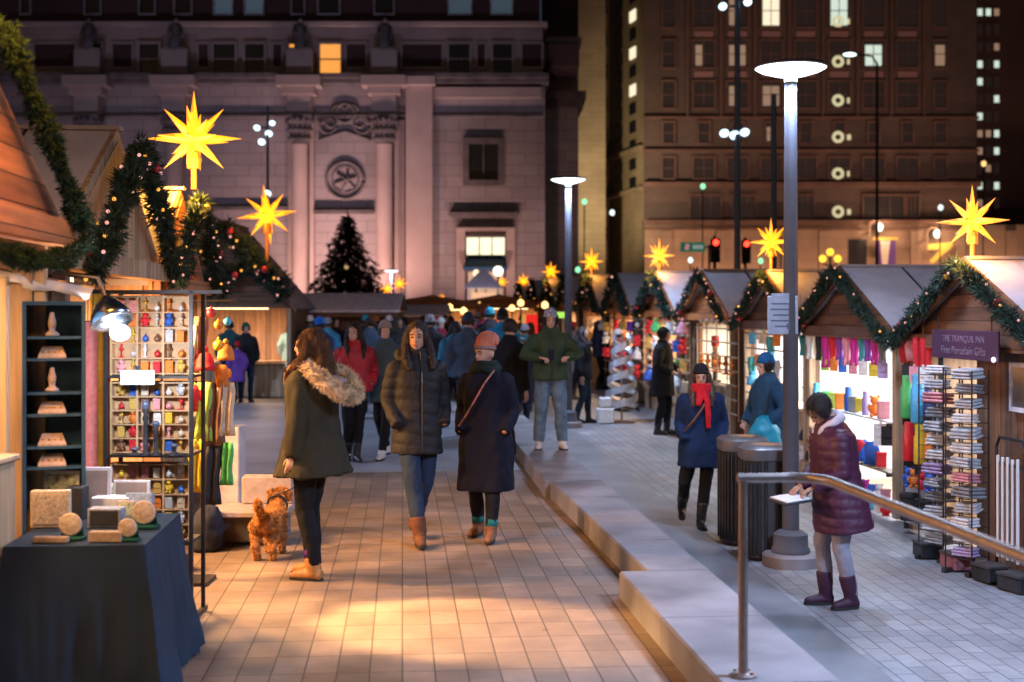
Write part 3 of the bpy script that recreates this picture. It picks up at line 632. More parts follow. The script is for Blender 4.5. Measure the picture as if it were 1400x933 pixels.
for k, (px, py, cl) in enumerate(((799, 276, 0), (837, 291, 1), (961, 255, 0), (1286, 284, 1), (1345, 224, 2), (790, 369, 0), (944, 356, 1), (1040, 357, 0))):
    c = at(px, py, 66); lb = ['small green lamp high on the gap beside the stone building', 'small white lamp low in the gap between the buildings', 'small green lamp on the tower above the street sign', 'small white lamp on the tower left of the big star', 'small amber lamp at the tower corner, upper right', 'small green lamp just right of the second disc lamp pole', 'small white lamp below the green street sign', 'small green lamp between mast and disc lamp'][k]
    t = thing('street_globe', lb, 'lamp', (c.x, c.y, .1), -A)
    mb = MB(); mb.ell((0, 0, c.z-.1), (.13, .13, .15)); mb.build('globe', emis('g%d' % cl if 0 else ['green_globe', 'white_globe', 'amber_globe'][cl], [(.3, 1, .5), (.85, 1, .95), (1, .6, .2)][cl], 1.4), t)
    mb = MB(); mb.tube([(0, .1, 0), (0, .1, c.z-.15)], .03, 6); mb.build('post', dark_m, t)
# ------------------------------------------------------------------ fir tree
c = at(475, 428, 52)
t = thing('fir_tree', 'dark conical fir tree with small lamps in front of the stone building', 'tree', (c.x, c.y, 0))
mb = MB(); mb.tube([(0, 0, 0), (.05, 0, 3), (0, 0, 6.0)], [.16, .09, .02], 10); mb.build('trunk', mat('bark', (.06, .045, .035), .9), t)
mb = MB(); rnd = random.Random(3); H = 5.7
for k in range(300):
    z = .7+ (H-.7)*(k/300)**1.0; R_ = (2.75*(1-(z/H)**1.25)+.12)*rnd.uniform(.72, 1.12); a = k*2.39996+rnd.uniform(-.3, .3)
    for j in range(max(2, int(22*R_))):
        u = rnd.uniform(.12, 1); p0 = Vector((math.cos(a)*R_*u, math.sin(a)*R_*u, z-.28*R_*u*u+rnd.uniform(-.05, .05)))
        for q in range(3):
            d_ = (Vector((math.cos(a), math.sin(a), -.1))+Vector((rnd.uniform(-.9, .9), rnd.uniform(-.9, .9), rnd.uniform(-.7, .35)))).normalized()*rnd.uniform(.14, .28)
            sd = d_.cross(Vector((rnd.random()-.5, rnd.random()-.5, 1))).normalized()*.045
            o = len(mb.v); mb.v += [tuple(p0-sd), tuple(p0+sd), tuple(p0+d_)]; mb.f.append((o, o+1, o+2)); mb.mi.append(0)
mb.build('crown', green_d, t, fix=False)
for k, (dx, z) in enumerate(((-.0, 3.6), (.05, 2.2))):
    y = -(1.3*(1-z/6.1)+.35); mb = MB(); mb.ell((dx, y, z), (.09, .09, .09)); mb.build('bulb', emis('tree_bulb', (1, .7, .25), .45), t)
# ------------------------------------------------------------------ market huts
w_br = wood('hut_wood_brown', (.20, .10, .055), 'X', .12); w_br_v = wood('hut_wood_vertical', (.22, .115, .06), 'Z', .11)
w_lt = wood('pale_pine', (.50, .34, .2), 'Z', .14); w_ltx = wood('pale_pine_flat', (.52, .36, .22), 'X', .14)
w_or = wood('amber_lit_gable_board', (.5, .17, .045), 'X', .13)  # warm star and stall glow put into the orange board colour
felt = mat('grey_roof_felt', (.62, .59, .63), .6, var=.12, scale=3, bump=.3, bscale=200)
felt_d = mat('dark_roof_felt', (.28, .26, .27), .75, var=.15, scale=3, bump=.3, bscale=200)
inner_w = mat('white_lining', (.78, .76, .72), .7, var=.05)
inner_c = wood('pine_lining', (.42, .26, .15), 'Z', .12)
strip_w = emis('white_tube', (.9, .95, 1), 3.5); strip_y = emis('warm_tube', (1, .72, .35), 3.5)
def hut(label, loc, rz, w_=3.05, dp=2.3, eave=2.0, apex=2.7, lining=None, opening=(-1.35, 1.35), counter=.9, roof=None, gable=None, over=.16, group='market huts', lamp=(1, .75, .5), energy=45, wallm=None, strip=None, posts=True):
    t = thing('market_hut', label, 'market hut', loc, rz, group)
    lining = lining or inner_c; roof = roof or felt; gable = gable or w_br; wallm = wallm or w_br_v
    h = w_/2
    mb = MB()
    for sx in (-1, 1):
        mb.prism([(sx*h, 0), (sx*(h-.05), 0), (sx*(h-.05), eave), (sx*h, eave)], dp)
    mb.box((0, dp-.025, eave/2), (w_-.104, .05, eave)); 
    mb.build('wall', wallm, t)
    mb = MB(); mb.box((0, dp-.058, eave/2), (w_-.11, .008, eave-.02))
    for sx in (-1, 1): mb.box((sx*(h-.058), dp/2, eave/2), (.008, dp-.13, eave-.02))
    mb.build('lining', lining, t)
    mb = MB(); mb.box((0, dp/2, .02), (w_-.12, dp-.14, .05)); mb.build('floor', w_ltx, t)
    if opening[0] > -h+.2: mb = MB(); mb.box(((opening[0]-h)/2+.0, .04, eave/2), (h+opening[0]-.002, .06, eave-.01)); mb.build('front_panel', wallm, t)
    if opening[1] < h-.2: mb = MB(); mb.box(((opening[1]+h)/2, .04, eave/2), (h-opening[1]-.002, .06, eave-.01)); mb.build('front_panel', wallm, t)
    if counter:
        a, b = opening; mb = MB(); mb.box(((a+b)/2, .045, counter/2-.01), (b-a-.01, .05, counter-.03)); mb.build('counter_front', w_lt, t)
        mb = MB(); mb.box(((a+b)/2, .12, counter+.01), (b-a-.004, .42, .035)); mb.build('counter_top', w_ltx, t)
    if posts:
        for sx in (-1, 1): mb = MB(); mb.box((sx*(h-.04), -.045, eave/2), (.085 if counter else .11, .08, eave-.01)); mb.build('post', w_lt if counter or lining is inner_w else wallm, t)
    rise = apex-eave; th = math.atan2(rise, h); ho = h+.13
    mb = MB(); mb.prism([(-h, eave), (h, eave), (0, apex-.03)], .05, Matrix.Translation((0, -.06, 0))); mb.build('gable', gable, t)
    mb = MB(); mb.prism([(-h+.002, eave), (h-.002, eave), (0, apex-.03)], .05, Matrix.Translation((0, dp-.05, 0))); mb.build('rear_gable', wallm, t)
    mb = MB(); mb.box((0, -.075, eave-.06), (w_+.02, .14, .13)); mb.build('front_beam', gable, t)
    for sx in (-1, 1):
        mb = MB(); zo = eave-(ho-h)*rise/h
        mb.prism([(sx*ho, zo), (0, apex), (0, apex+.055), (sx*(ho+.01), zo+.05)], dp+over+.2, Matrix.Translation((0, -over, 0)))
        r_ = mb.build('roof_panel', roof, t)
        for yy in (.55, 1.5): 
            mb = MB(); mb.prism([(sx*ho, zo+.052), (0, apex+.057), (0, apex+.067), (sx*ho, zo+.062)], .02, Matrix.Translation((0, yy, 0))); mb.build('batten', dark_m, r_)
        mb = MB(); mb.prism([(sx*ho, zo-.08), (0, apex-.1), (0, apex+.06), (sx*(ho+.012), zo+.055)], .03, Matrix.Translation((0, -over-.032, 0))); mb.build('bargeboard', gable, t)
    mb = MB(); mb.box((0, (dp+.04)/2, apex+.06), (.12, dp+over+.18, .03)); mb.build('ridge_cap', felt_d, t)
    if energy:
        mb = MB(); mb.box((0, .5, eave-.13), (w_*.6, .05, .04)); mb.build('tube_light', strip or strip_y, t)
        c, s_ = math.cos(rz), math.sin(rz)
        def W(x, y, z): return Vector(loc)+Vector((c*x-s_*y, s_*x+c*y, z))
        light('hut_light', 'AREA', W(0, .55, eave-.17), energy, lamp, w_*.7, W(0, .7, 0), sy=.35)
    return t
# ---- garlands with bulbs and baubles
bulb_me = MB().ell((0, 0, 0), (.013, .013, .013), n=6, m=4).mesh('bulb', True)
bulb_w = emis('bulb_warm', (1, .42, .36), 1.05); bulb_me.materials.append(bulb_w)
gold = mat('gold_bauble', (.7, .42, .08), .3, metal=.7); redb = mat('red_bauble', (.5, .03, .04), .3)
bulb_me2 = MB().ell((0, 0, 0), (.014, .014, .014), n=6, m=4).mesh('bulb', True); bulb_me2.materials.append(emis('bulb_amber', (1, .42, .05), 1.3))
baub_me = {}
for nm, mm in (('gold', gold), ('red', redb)):
    baub_me[nm] = MB().ell((0, 0, 0), (.035, .035, .035), n=10, m=7).mesh('bauble', True); baub_me[nm].materials.append(mm)
def garland(label, pts, R=.11, dens=200, nl=.07, wd=.007, bulbs=10, seed=1, group='fir garlands along the hut gables', mtl=None, baub=4, bs=1.0):
    rnd = random.Random(seed); pts = [Vector(p) for p in pts]
    o0 = pts[0].copy(); t = thing('garland', label, 'garland', o0, 0, group); pts = [p-o0 for p in pts]
    seg = [(pts[i+1]-pts[i]).length for i in range(len(pts)-1)]; L = sum(seg)
    def pos(u):
        d = u*L
        for i, s_ in enumerate(seg):
            if d <= s_ or i == len(seg)-1: return pts[i].lerp(pts[i+1], min(1, d/s_)), (pts[i+1]-pts[i]).normalized()
            d -= s_
    mb = MB()
    for k in range(int(L*dens)):
        u = rnd.random(); p, tg = pos(u); rr = R*(.8+.35*math.sin(u*L*9+seed))
        q = Vector((rnd.gauss(0, 1), rnd.gauss(0, 1), rnd.gauss(0, 1))); q = q-tg*q.dot(tg)*.7; q.normalize()
        c = p+q*rr*rnd.uniform(0, .75)
        for j in range(5):
            d = (q*1.0+Vector((rnd.uniform(-1, 1), rnd.uniform(-1, 1), rnd.uniform(-1, .8)))).normalized()*nl*rnd.uniform(.6, 1.3)
            sd = d.cross(Vector((rnd.uniform(-1, 1), rnd.uniform(-1, 1), rnd.uniform(-1, 1))))
            if sd.length < 1e-6: continue
            sd = sd.normalized()*wd; o = len(mb.v); mb.v += [tuple(c-sd), tuple(c+sd), tuple(c+d)]; mb.f.append((o, o+1, o+2)); mb.mi.append(0)
    mb.build('foliage', mtl or green, t, fix=False)
    for k in range(bulbs):
        p, tg = pos((k+.5)/bulbs); a = rnd.uniform(0, 6.28); q = Vector((rnd.gauss(0, 1), rnd.gauss(0, 1), rnd.gauss(0, 1))).normalized()
        b = bpy.data.objects.new('bulb', bulb_me if k % 3 else bulb_me2); COL.objects.link(b); b.parent = t; b.location = p+q*R*.8; b.scale = (bs, bs, bs)
    for k in range(baub):
        p, tg = pos((k+.3)/baub); q = Vector((rnd.gauss(0, 1), rnd.gauss(0, 1), rnd.gauss(0, 1))).normalized()
        b = bpy.data.objects.new('bauble', baub_me['gold' if k % 2 else 'red']); COL.objects.link(b); b.parent = t; b.location = p+q*R*.8; b.scale = (bs, bs, bs)
    return t
def gable_pts(loc, rz, h, eave, apex, y=-.26, drop=.12, dz=0.0):
    c, s_ = math.cos(rz), math.sin(rz)
    W = lambda x, z: Vector(loc)+Vector((c*x-s_*y, s_*x+c*y, z))
    return [W(-h-.12, eave-drop), W(-h*.5, (eave+apex)/2-.02), W(0, apex+.02), W(h*.5, (eave+apex)/2-.02), W(h+.12, eave-drop)]
# ---- stars
star_y = emis('star_yellow', (1, .30, .006), 2.7, True); star_c = emis('star_core', (1, .42, .01), 2.4, True); star_o = emis('star_amber', (1, .22, .004), 1.7, True)
def star(label, c, r, base_z, rz, tilt=0., power=12, seed=0, group='glowing yellow stars on the hut roofs', long2=False):
    t = thing('star_lantern', label, 'star lantern', (c.x, c.y, base_z), rz, group)
    h = c.z-base_z; mb = MB(); dirs = []
    rnd = random.Random(seed)
    for i in range(8):
        a = i*PI/4+tilt; dirs.append((Vector((math.cos(a), 0, math.sin(a))), 1.0 if i % 2 == 0 else .88))
    for sy in (-1, 1):
        dirs.append((Vector((0, sy, 0)), .9))
        for i in range(4): a = i*PI/2+PI/4*0+tilt; dirs.append((Vector((math.cos(a)*.72, sy*.72, math.sin(a)*.72)), .85))
        for i in range(4): a = i*PI/2+PI/4+tilt; dirs.append((Vector((math.cos(a)*.82, sy*.58, math.sin(a)*.82)), .62))
    for d, l in dirs:
        d = d.normalized(); u = d.orthogonal().normalized(); v = d.cross(u); b = r*.105
        q = [Vector((0, 0, h))+d*r*.12+(u*math.cos(k*PI/2+.78)+v*math.sin(k*PI/2+.78))*b for k in range(4)]
        mid = [Vector((0, 0, h))+d*r*.55*l+(u*math.cos(k*PI/2+.78)+v*math.sin(k*PI/2+.78))*b*.62 for k in range(4)]
        tip = Vector((0, 0, h))+d*r*l; o = len(mb.v)
        mb.v += [tuple(p) for p in q+mid+[tip]]; 
        for k in range(4):
            mb.f.append((o+k, o+(k+1) % 4, o+4+(k+1) % 4, o+4+k)); mb.mi.append(0)
            mb.f.append((o+4+k, o+4+(k+1) % 4, o+8)); mb.mi.append(k % 2)
    mb.build('spikes', [star_y, star_o], t)
    mb = MB(); mb.ell((0, 0, h), (r*.19, r*.19, r*.19), n=10, m=8); mb.build('core', star_c, t)
    mb = MB(); mb.tube([(0, 0, 0), (0, 0, h-r*.2)], r*.06, 8); mb.lathe((0, 0, h-r*.62), [(r*.14, 0), (r*.16, r*.2), (r*.12, r*.34), (.01, r*.4)], 8); mb.build('mount', mat('star_mount', (.5, .2, .05), .5), t)
    if power:
        cc, ss = math.cos(rz), math.sin(rz)
        light('star_light', 'POINT', Vector((c.x, c.y, c.z-r*.75))+Vector((ss, -cc, 0))*r*.9, power, (1, .42, .06), .12)
    return t
# ---- right-hand row, fronts facing the lane
RX = 5.28
RY = [11.62, 15.06, 18.2, 22.0, 25.8, 30.2, 34.5, 39.0, 43.2, 47.6, 52.5]
RL = ['nearest right-hand hut with brown gable boards and the purple sign', 'hut full of bright hats and socks, with a pale corner post', 'hut with white lining behind the disc lamp pole', 'hut with red-brown gable beside the white bright stall, fourth from the front', 'hut with orange gable behind the shopper in the long dark coat', 'hut behind the silver spiral display, sixth from the front', 'narrow far hut with a dark gable, seventh from the front', 'far hut between the silver spiral display and the second disc lamp', 'far hut partly hidden by the second disc lamp pole', 'far hut left of the second disc lamp', 'farthest hut of the right-hand row, under two small stars']
ez, az = 2.02, 2.66
for i, y in enumerate(RY):
    z = zr(y); w_ = 3.05 if i < 3 else 3.3
    rx = RX if i < 3 else RX-.05*(i-2)
    loc = (rx, y, z); rz = -PI/2
    nxt = dict()
    e2, a2 = (ez, az+.02) if i < 3 else (ez+.06, az+.1+.03*(i-3))
    if i == 0: hut(RL[i], loc, rz, w_, 2.4, e2, a2, lining=inner_c, opening=(-1.4, -.15), counter=0, lamp=(.85, .92, 1), energy=70, gable=w_br, strip=strip_w)
    elif i == 1: hut(RL[i], loc, rz, w_, 2.2, e2, a2, lining=inner_w, counter=0, lamp=(.86, .93, 1), energy=110, strip=strip_w)
    elif i == 2: hut(RL[i], loc, rz, w_, 2.2, e2, a2, lining=inner_w, counter=.86, lamp=(.9, .95, 1), energy=95, strip=strip_w)
    elif i == 3: hut(RL[i], loc, rz, w_, 2.2, e2, a2, lining=inner_w, counter=.9, opening=(-.95, 1.4), lamp=(1, .86, .66), energy=75, gable=w_or)
    else: hut(RL[i], loc, rz, w_, 2.1, e2, a2, counter=.9, lamp=(1, .72, .46), energy=140, gable=w_or if i in (4, 5, 7) else w_br)
    near = i < 4
    garland(['fir garland with pink and gold lights on the gable above the purple sign', 'fir garland on the gable above the bright hats and socks', 'fir garland on the gable right behind the disc lamp pole', 'fir garland on the gable over the stall with the red-hatted nutcracker', 'fir garland with green lights on the orange gable behind the long dark coat', 'fir garland on the gable above the silver spiral display', 'fir garland on the seventh gable from the front', 'fir garland on the eighth gable from the front', 'fir garland on the gable behind the second disc lamp pole', 'fir garland on the tenth gable from the front', 'fir garland on the farthest gable of the right row'][i],
            gable_pts(loc, rz, w_/2, e2, a2), R=.08 if near else .13, dens=[330, 300, 240, 180, 120][min(i, 4)], nl=.075 if near else .11, wd=.008 if near else .018, bulbs=16 if near else 8, seed=i, bs=1 if i < 2 else (1.4 if i < 5 else 2.2), baub=3 if near else 2)
# stars of the right row (pixel, distance)
for lab, px, py, x, r, idx in (('largest right-hand star, above the purple sign', 1350, 303, RX-.1, .335, 0), ('star half hidden by the disc lamp pole', 1066, 331, RX-.1, .34, 2), ('star above the hut behind the long dark coat', 912, 350, RX-.2, .36, 4),
        ('star left of the one over the long dark coat, above white roofs', 822, 358, RX-.3, .38, 6), ('small star just left of the second disc lamp pole', 765, 372, RX-.4, .37, 8), ('small blurred star, second left of the disc lamp pole', 723, 386, RX-.45, .4, 10)):
    q = onx(px, py, x); y = RY[idx]; k = y/q.y; q = Vector((q.x, y, EYE+(q.z-EYE)*k))
    e = (az+.02 if idx < 3 else az+.1+.03*(idx-3))+zr(y)+.075
    star(lab, q, r*(1 if idx else 1.0), e, -PI/2+.9, tilt=.39*0 if idx else 0.0, power=[45, 0, 40, 0, 34, 0, 26, 0, 20, 0, 20][idx], seed=idx)
for lab, px, py, d, r in (('small star above the white-roofed kiosk', 686, 386, 64, .38), ('smallest low star between crowd and stone building', 604, 408, 52, .22), ('right one of a pair of small stars over the long grey roof', 546, 388, 34, .24), ('left one of a pair of small stars over the long grey roof', 530, 395, 34.5, .22)):
    q = at(px, py, d); star(lab, q, r, q.z-.9 if d > 40 else 2.35, -A, power=4)
# posts for free-standing stars
for px, d in ((686, 64), (604, 52)):
    q = at(px, 386 if px == 686 else 408, d); t = thing('star_post', 'wooden post carrying the small far star at %s' % ('the white kiosk' if px == 686 else 'the middle of the crowd'), 'post', (q.x, q.y, 0)); mb = MB(); mb.box((0, 0, (q.z-.9)/2), (.12, .12, q.z-.9)); mb.build('shaft', w_br_v, t)
# purple sign on hut A
a = onx(1275, 452, RX-.24); b = onx(1366, 490, RX-.24)
cy = (a.y+b.y)/2; zt = onx(1320, 452, RX-.24).z; zb = onx(1320, 492, RX-.24).z; L = abs(a.y-b.y)
t = thing('hanging_sign', 'dark purple two-line sign hanging under the nearest right-hand gable', 'sign', (RX-.24, cy, (zt+zb)/2), -PI/2)
mb = MB(); mb.box((0, 0, 0), (L, .02, zt-zb), bev=.004); mb.build('board', mat('purple_board', (.075, .025, .06), .6), t)
def text(s_, size, m, parent, loc, name='lettering', sx=1.0):
    cu = bpy.data.curves.new('t', 'FONT'); cu.body = s_; cu.size = size; cu.align_x = 'CENTER'; cu.align_y = 'CENTER'; cu.extrude = .002
    ob = bpy.data.objects.new('t', cu); COL.objects.link(ob); dg = bpy.context.evaluated_depsgraph_get(); dg.update()
    me = bpy.data.meshes.new_from_object(ob.evaluated_get(dg)); bpy.data.objects.remove(ob)
    me.materials.clear(); me.materials.append(m); o = bpy.data.objects.new(name, me); COL.objects.link(o); o.parent = parent; o.location = loc; o.rotation_euler = (PI/2, 0, 0); o.scale = (sx, 1, 1); return o
lilac = mat('lilac_letters', (.24, .17, .24), .6)
text('THE TRANQUIL INN', .085, lilac, t, (.0, -.013, .05), sx=1.15); text('Fine Porcelain Gifts', .1, lilac, t, (0, -.013, -.055), sx=1.2)
mb = MB()
for sx in (-1, 1): mb.tube([(sx*L*.4, 0, (zt-zb)/2), (sx*L*.4, 0, (zt-zb)/2+.13)], .006, 6)
mb.build('hanger', dark_m, t)
mb = MB(); mb.ell((L*.47, -.03, -(zt-zb)*.42), (.025, .02, .025), n=8, m=6); mb.build('clip_lamp', emis('clip_glow', (.75, .75, 1), 1.6), t)
# framed picture on hut A
a = onx(1371, 495, RX-.1); b = onx(1440, 562, RX-.1); cy = (a.y+b.y)/2; L = abs(a.y-b.y); z1, z0 = a.z, onx(1371, 562, RX-.1).z
t = thing('framed_picture', 'white-framed landscape picture on the brown wall at the right edge', 'picture', (RX-.03, cy, (z1+z0)/2), -PI/2)
h_ = z1-z0
mb = MB()
for q in ((-L/2+.02, 0, .04, h_), (L/2-.02, 0, .04, h_)): mb.box((q[0], 0, 0), (q[2], .03, q[3]))
for q in (-h_/2+.02, h_/2-.02): mb.box((0, 0, q), (L-.082, .03, .04))
mb.build('frame', mat('frame_white', (.72, .75, .85), .4), t)
pic, nt, bs_ = _mat('picture_print'); tc = nt.nodes.new('ShaderNodeTexCoord'); sx_ = nt.nodes.new('ShaderNodeSeparateXYZ'); nt.links.new(tc.outputs['Object'], sx_.inputs[0])
nn_ = nt.nodes.new('ShaderNodeTexNoise'); nn_.inputs['Scale'].default_value = 6; nt.links.new(tc.outputs['Object'], nn_.inputs['Vector'])
ad_ = nt.nodes.new('ShaderNodeMath'); ad_.operation = 'MULTIPLY_ADD'; ad_.inputs[1].default_value = .25; nt.links.new(nn_.outputs[0], ad_.inputs[0]); nt.links.new(sx_.outputs[2], ad_.inputs[2])
rp = nt.nodes.new('ShaderNodeValToRGB'); nt.links.new(ad_.outputs[0], rp.inputs[0])
rp.color_ramp.elements[0].position = .0; rp.color_ramp.elements[0].color = (.12, .1, .1, 1); rp.color_ramp.elements[1].position = .3; rp.color_ramp.elements[1].color = (.5, .33, .2, 1)
e_ = rp.color_ramp.elements.new(.12); e_.color = (.2, .2, .22, 1); e_ = rp.color_ramp.elements.new(.2); e_.color = (.4, .28, .18, 1); nt.links.new(rp.outputs[0], bs_.inputs['Base Color'])
mb = MB(); mb.box((0, .004, 0), (L-.08, .012, h_-.08)); mb.build('print', pic, t)
# ------------------------------------------------------------------ goods (templates share meshes)
def tmpl(mb, smooth=True): me = mb.mesh('goods', smooth); me.materials.append(white_p); return me
T = {}
mb = MB(); mb.loft([(-.12, .035, .012), (-.05, .045, .016), (0, .05, .02), (.03, .03, .015)], 12); mb.ell((.05, 0, -.03), (.018, .012, .035)); T['mitten'] = tmpl(mb)
mb = MB(); mb.loft([(-.085, .08, .06), (-.05, .086, .065), (-.045, .08, .06), (0, .075, .058), (.05, .05, .04), (.075, .015, .015)], 14); mb.ell((0, 0, .095), (.028, .028, .028)); T['hat'] = tmpl(mb)
mb = MB()
n = 10
for k in range(n):
    pass
vs = []; 
for j in range(7):
    z = .02-.36*j/6
    for k in range(9): x = -.055+.11*k/8; vs.append((x*(1+.15*math.sin(j*1.3)), .012*math.sin(k*1.6+j*.4), z))
o = len(vs); vs += [(x, y+.012, z) for x, y, z in vs[:63]]
fs = []
for j in range(6):
    for k in range(8): a_ = j*9+k; fs += [(a_, a_+1, a_+10, a_+9), (a_+63, a_+72, a_+73, a_+64)]
for j in range(6):
    for k in (0, 8): a_ = j*9+k; fs.append((a_, a_+9, a_+72, a_+63))
for k in range(8): fs += [(k, k+63, k+64, k+1), (54+k, 55+k, 118+k, 117+k)]
mb.add(vs, fs); T['scarf'] = tmpl(mb)
mb = MB(); mb.lathe((0, 0, -.11), [(.032, 0), (.036, .01), (.036, .15), (.028, .165), (.028, .21), (.024, .22)], 12); T['bottle'] = tmpl(mb)
mb = MB(); mb.box((0, 0, -.04), (.1, .07, .13), bev=.006); mb.box((0, 0, .037), (.106, .076, .03), bev=.005); T['box'] = tmpl(mb, False)
mb = MB(); mb.ell((0, 0, 0), (.035, .035, .035), n=12, m=8); mb.lathe((0, 0, .03), [(.01, 0), (.01, .015), (.003, .018), (.003, .026)], 8); T['bauble'] = tmpl(mb)
mb = MB(); mb.ell((0, 0, -.04), (.05, .045, .06)); mb.ell((0, -.005, .045), (.042, .038, .04)); 
for s_ in (-1, 1): mb.ell((s_*.033, 0, .08), (.016, .01, .016), n=8, m=6); mb.ell((s_*.048, -.015, -.02), (.018, .02, .035), n=8, m=6); mb.ell((s_*.03, -.04, -.09), (.02, .03, .018), n=8, m=6)
T['plush'] = tmpl(mb)
mb = MB()
for k in range(3): mb.box((.004*(-1)**k, 0, -.02+k*.026), (.2-.01*k, .15, .022), bev=.008)
T['fold'] = tmpl(mb, False)
mb = MB(); mb.prism([(-.05, -.1), (.05, -.1), (.05, .06), (-.05, .06)], .006); mb.box((0, -.006, .0), (.06, .01, .07), bev=.003); mb.box((0, -.004, .1-.03), (.02, .006, .03)); T['card'] = tmpl(mb, False)
mb = MB(); mb.lathe((0, 0, -.08), [(.045, 0), (.045, .008), (.012, .02), (.01, .09), (.03, .1), (.035, .12), (.008, .15)], 12); mb.ell((0, 0, .09), (.018, .018, .03)); T['candle'] = tmpl(mb)
mb = MB()       # nutcracker-like wooden figure
mb.box((0, 0, -.17), (.1, .08, .03)); 
for s_ in (-1, 1): mb.cyl((s_*.022, 0, -.155), (s_*.022, 0, -.06), .018); mb.tube([(s_*.05, 0, .05), (s_*.06, 0, -.0), (s_*.055, -.01, -.05)], .013, 8)
mb.loft([(-.06, .035, .03), (.0, .045, .033), (.06, .045, .033), (.075, .02, .02)], 14); mb.ell((0, 0, .1), (.03, .03, .035)); mb.lathe((0, 0, .12), [(.034, 0), (.036, .07), (.034, .08), (.0, .082)], 14); T['figure'] = tmpl(mb)
PAL = dict(magenta=(.6, .03, .3), red=(.62, .02, .03), black=(.02, .02, .025), teal=(.05, .3, .32), pink=(.7, .3, .35), purple=(.22, .05, .32), blue=(.03, .12, .5), white=(.75, .75, .75), green=(.08, .45, .12), cyan=(.08, .4, .65), yellow=(.7, .5, .04), orange=(.75, .22, .03), grey=(.25, .26, .28), brown=(.2, .1, .06), cream=(.62, .52, .38), navy=(.03, .05, .15), lilac=(.45, .35, .6), gold=(.6, .38, .08), silver=(.5, .52, .55), lime=(.4, .6, .1))
gm = {}
def gmat(c, kind):
    k = c+kind
    if k not in gm:
        gm[k] = mat(c+'_'+kind, PAL[c], .35 if kind in ('bauble', 'bottle') else .75, var=.15, scale=30, bump=.3 if kind in ('hat', 'scarf', 'mitten', 'fold') else 0, bscale=250)
    return gm[k]
KN = dict(mitten='mitten', hat='knit_hat', scarf='scarf', bottle='flask', box='gift_box', bauble='bauble', plush='plush_toy', fold='folded_scarf', card='carded_trinket', candle='candle_holder', figure='wooden_figure')
KL = dict(mitten='mitten', hat='bobble hat', scarf='scarf', bottle='flask', box='gift box', bauble='bauble', plush='plush toy', fold='folded scarf pile', card='carded trinket', candle='candle holder', figure='painted figure')
KC = dict(mitten='mitten', hat='hat', scarf='scarf', bottle='flask', box='box', bauble='ornament', plush='toy', fold='scarf', card='trinket', candle='candle holder', figure='figurine')
used = {}
def good(kind, colr, loc, rz, where, group, sc=1.0, n=None):
    o = bpy.data.objects.new(KN[kind], T[kind]); COL.objects.link(o); o.location = loc; o.rotation_euler.z = rz; o.scale = (sc, sc, sc)
    o.material_slots[0].link = 'OBJECT'; o.material_slots[0].material = gmat(colr, kind)
    base = '%s %s %s' % (colr, KL[kind], where); used[base] = used.get(base, 0)+1
    o['_b'] = base; o['_n'] = used[base]
    return tag(o, base, KC[kind], group)
def shelf(name, label, x, px0, px1, py, dep=.16, m=None, rz=-PI/2):
    a, b = onx(px0, py, x), onx(px1, py, x); c = (a+b)/2; L = abs(a.y-b.y)
    t = thing(name, label, 'shelf', (x, c.y, onx((px0+px1)/2, py, x).z), rz)
    mb = MB(); mb.box((0, dep/2, -.01), (L, dep, .02)); mb.build('board', m or inner_w, t)
    for s_ in (-.42, .42): mb = MB(); mb.box((L*s_, dep*.6, -.045), (.02, dep*.7, .05)); mb.build('bracket', dark_m, t)
    return t
rnd2 = random.Random(31)
def row(x, py, items, where, group, z=None, sc=1., rail=None):
    zz = z
    for k, it in enumerate(items):
        px, colr, kind = it[:3]; s_ = it[3] if len(it) > 3 else 1.
        p = onx(px, py, x); p.z = onx((items[0][0]+items[-1][0])/2, py, x).z if z is None else z
        good(kind, colr, p, -.5+rnd2.uniform(-.25, .25), where, group, sc*s_*rnd2.uniform(.92, 1.12))
XB = 5.17
def rail_(label, x, px0, px1, py, rz=-PI/2):
    a, b = onx(px0, py, x), onx(px1, py, x); z = onx((px0+px1)/2, py, x).z
    t = thing('hanging_rail', label, 'rail', (x, a.y, z), 0)
    mb = MB(); mb.tube([(0, 0, 0), (0, b.y-a.y, 0)], .008, 8); mb.build('bar', steel, t)
    mb = MB()
    for yy in (0, b.y-a.y): mb.tube([(0, yy, 0), (0, yy, .5)], .005, 6)
    mb.build('hook', steel, t)
rnd = random.Random(11)
# hut B (bright hats and socks)
rail_('upper hanging rail in the bright hats and socks hut', XB, 1094, 1262, 458)
row(XB, 463, [(1097, 'teal', 'scarf', .8), (1107, 'white', 'scarf', .8), (1120, 'black', 'scarf', .9), (1130, 'magenta', 'scarf'), (1139, 'red', 'scarf', .9), (1148, 'purple', 'scarf', .8), (1158, 'pink', 'scarf', .9), (1168, 'magenta', 'scarf', .8), (1178, 'teal', 'scarf', .8), (1187, 'purple', 'scarf', .7), (1196, 'magenta', 'scarf', .8), (1206, 'grey', 'scarf', .7)], 'on the upper rail of the bright hats hut', 'bright scarves on the upper rail')
row(XB-.03, 472, [(1238, 'red', 'mitten', 1.3), (1246, 'pink', 'mitten', 1.1)], 'beside the pale corner post', 'mittens beside the pale post', sc=1.2)
row(XB-.03, 465, [(1258, 'red', 'scarf', 1.1), (1266, 'red', 'scarf', 1.05)], 'at the right end of the bright hats hut', 'red scarves right of the pale post')
shelf('wall_shelf', 'white shelf under the row of bright boxes in the hats hut', XB, 1125, 1218, 567)
sh = onx(1171, 567, XB).z
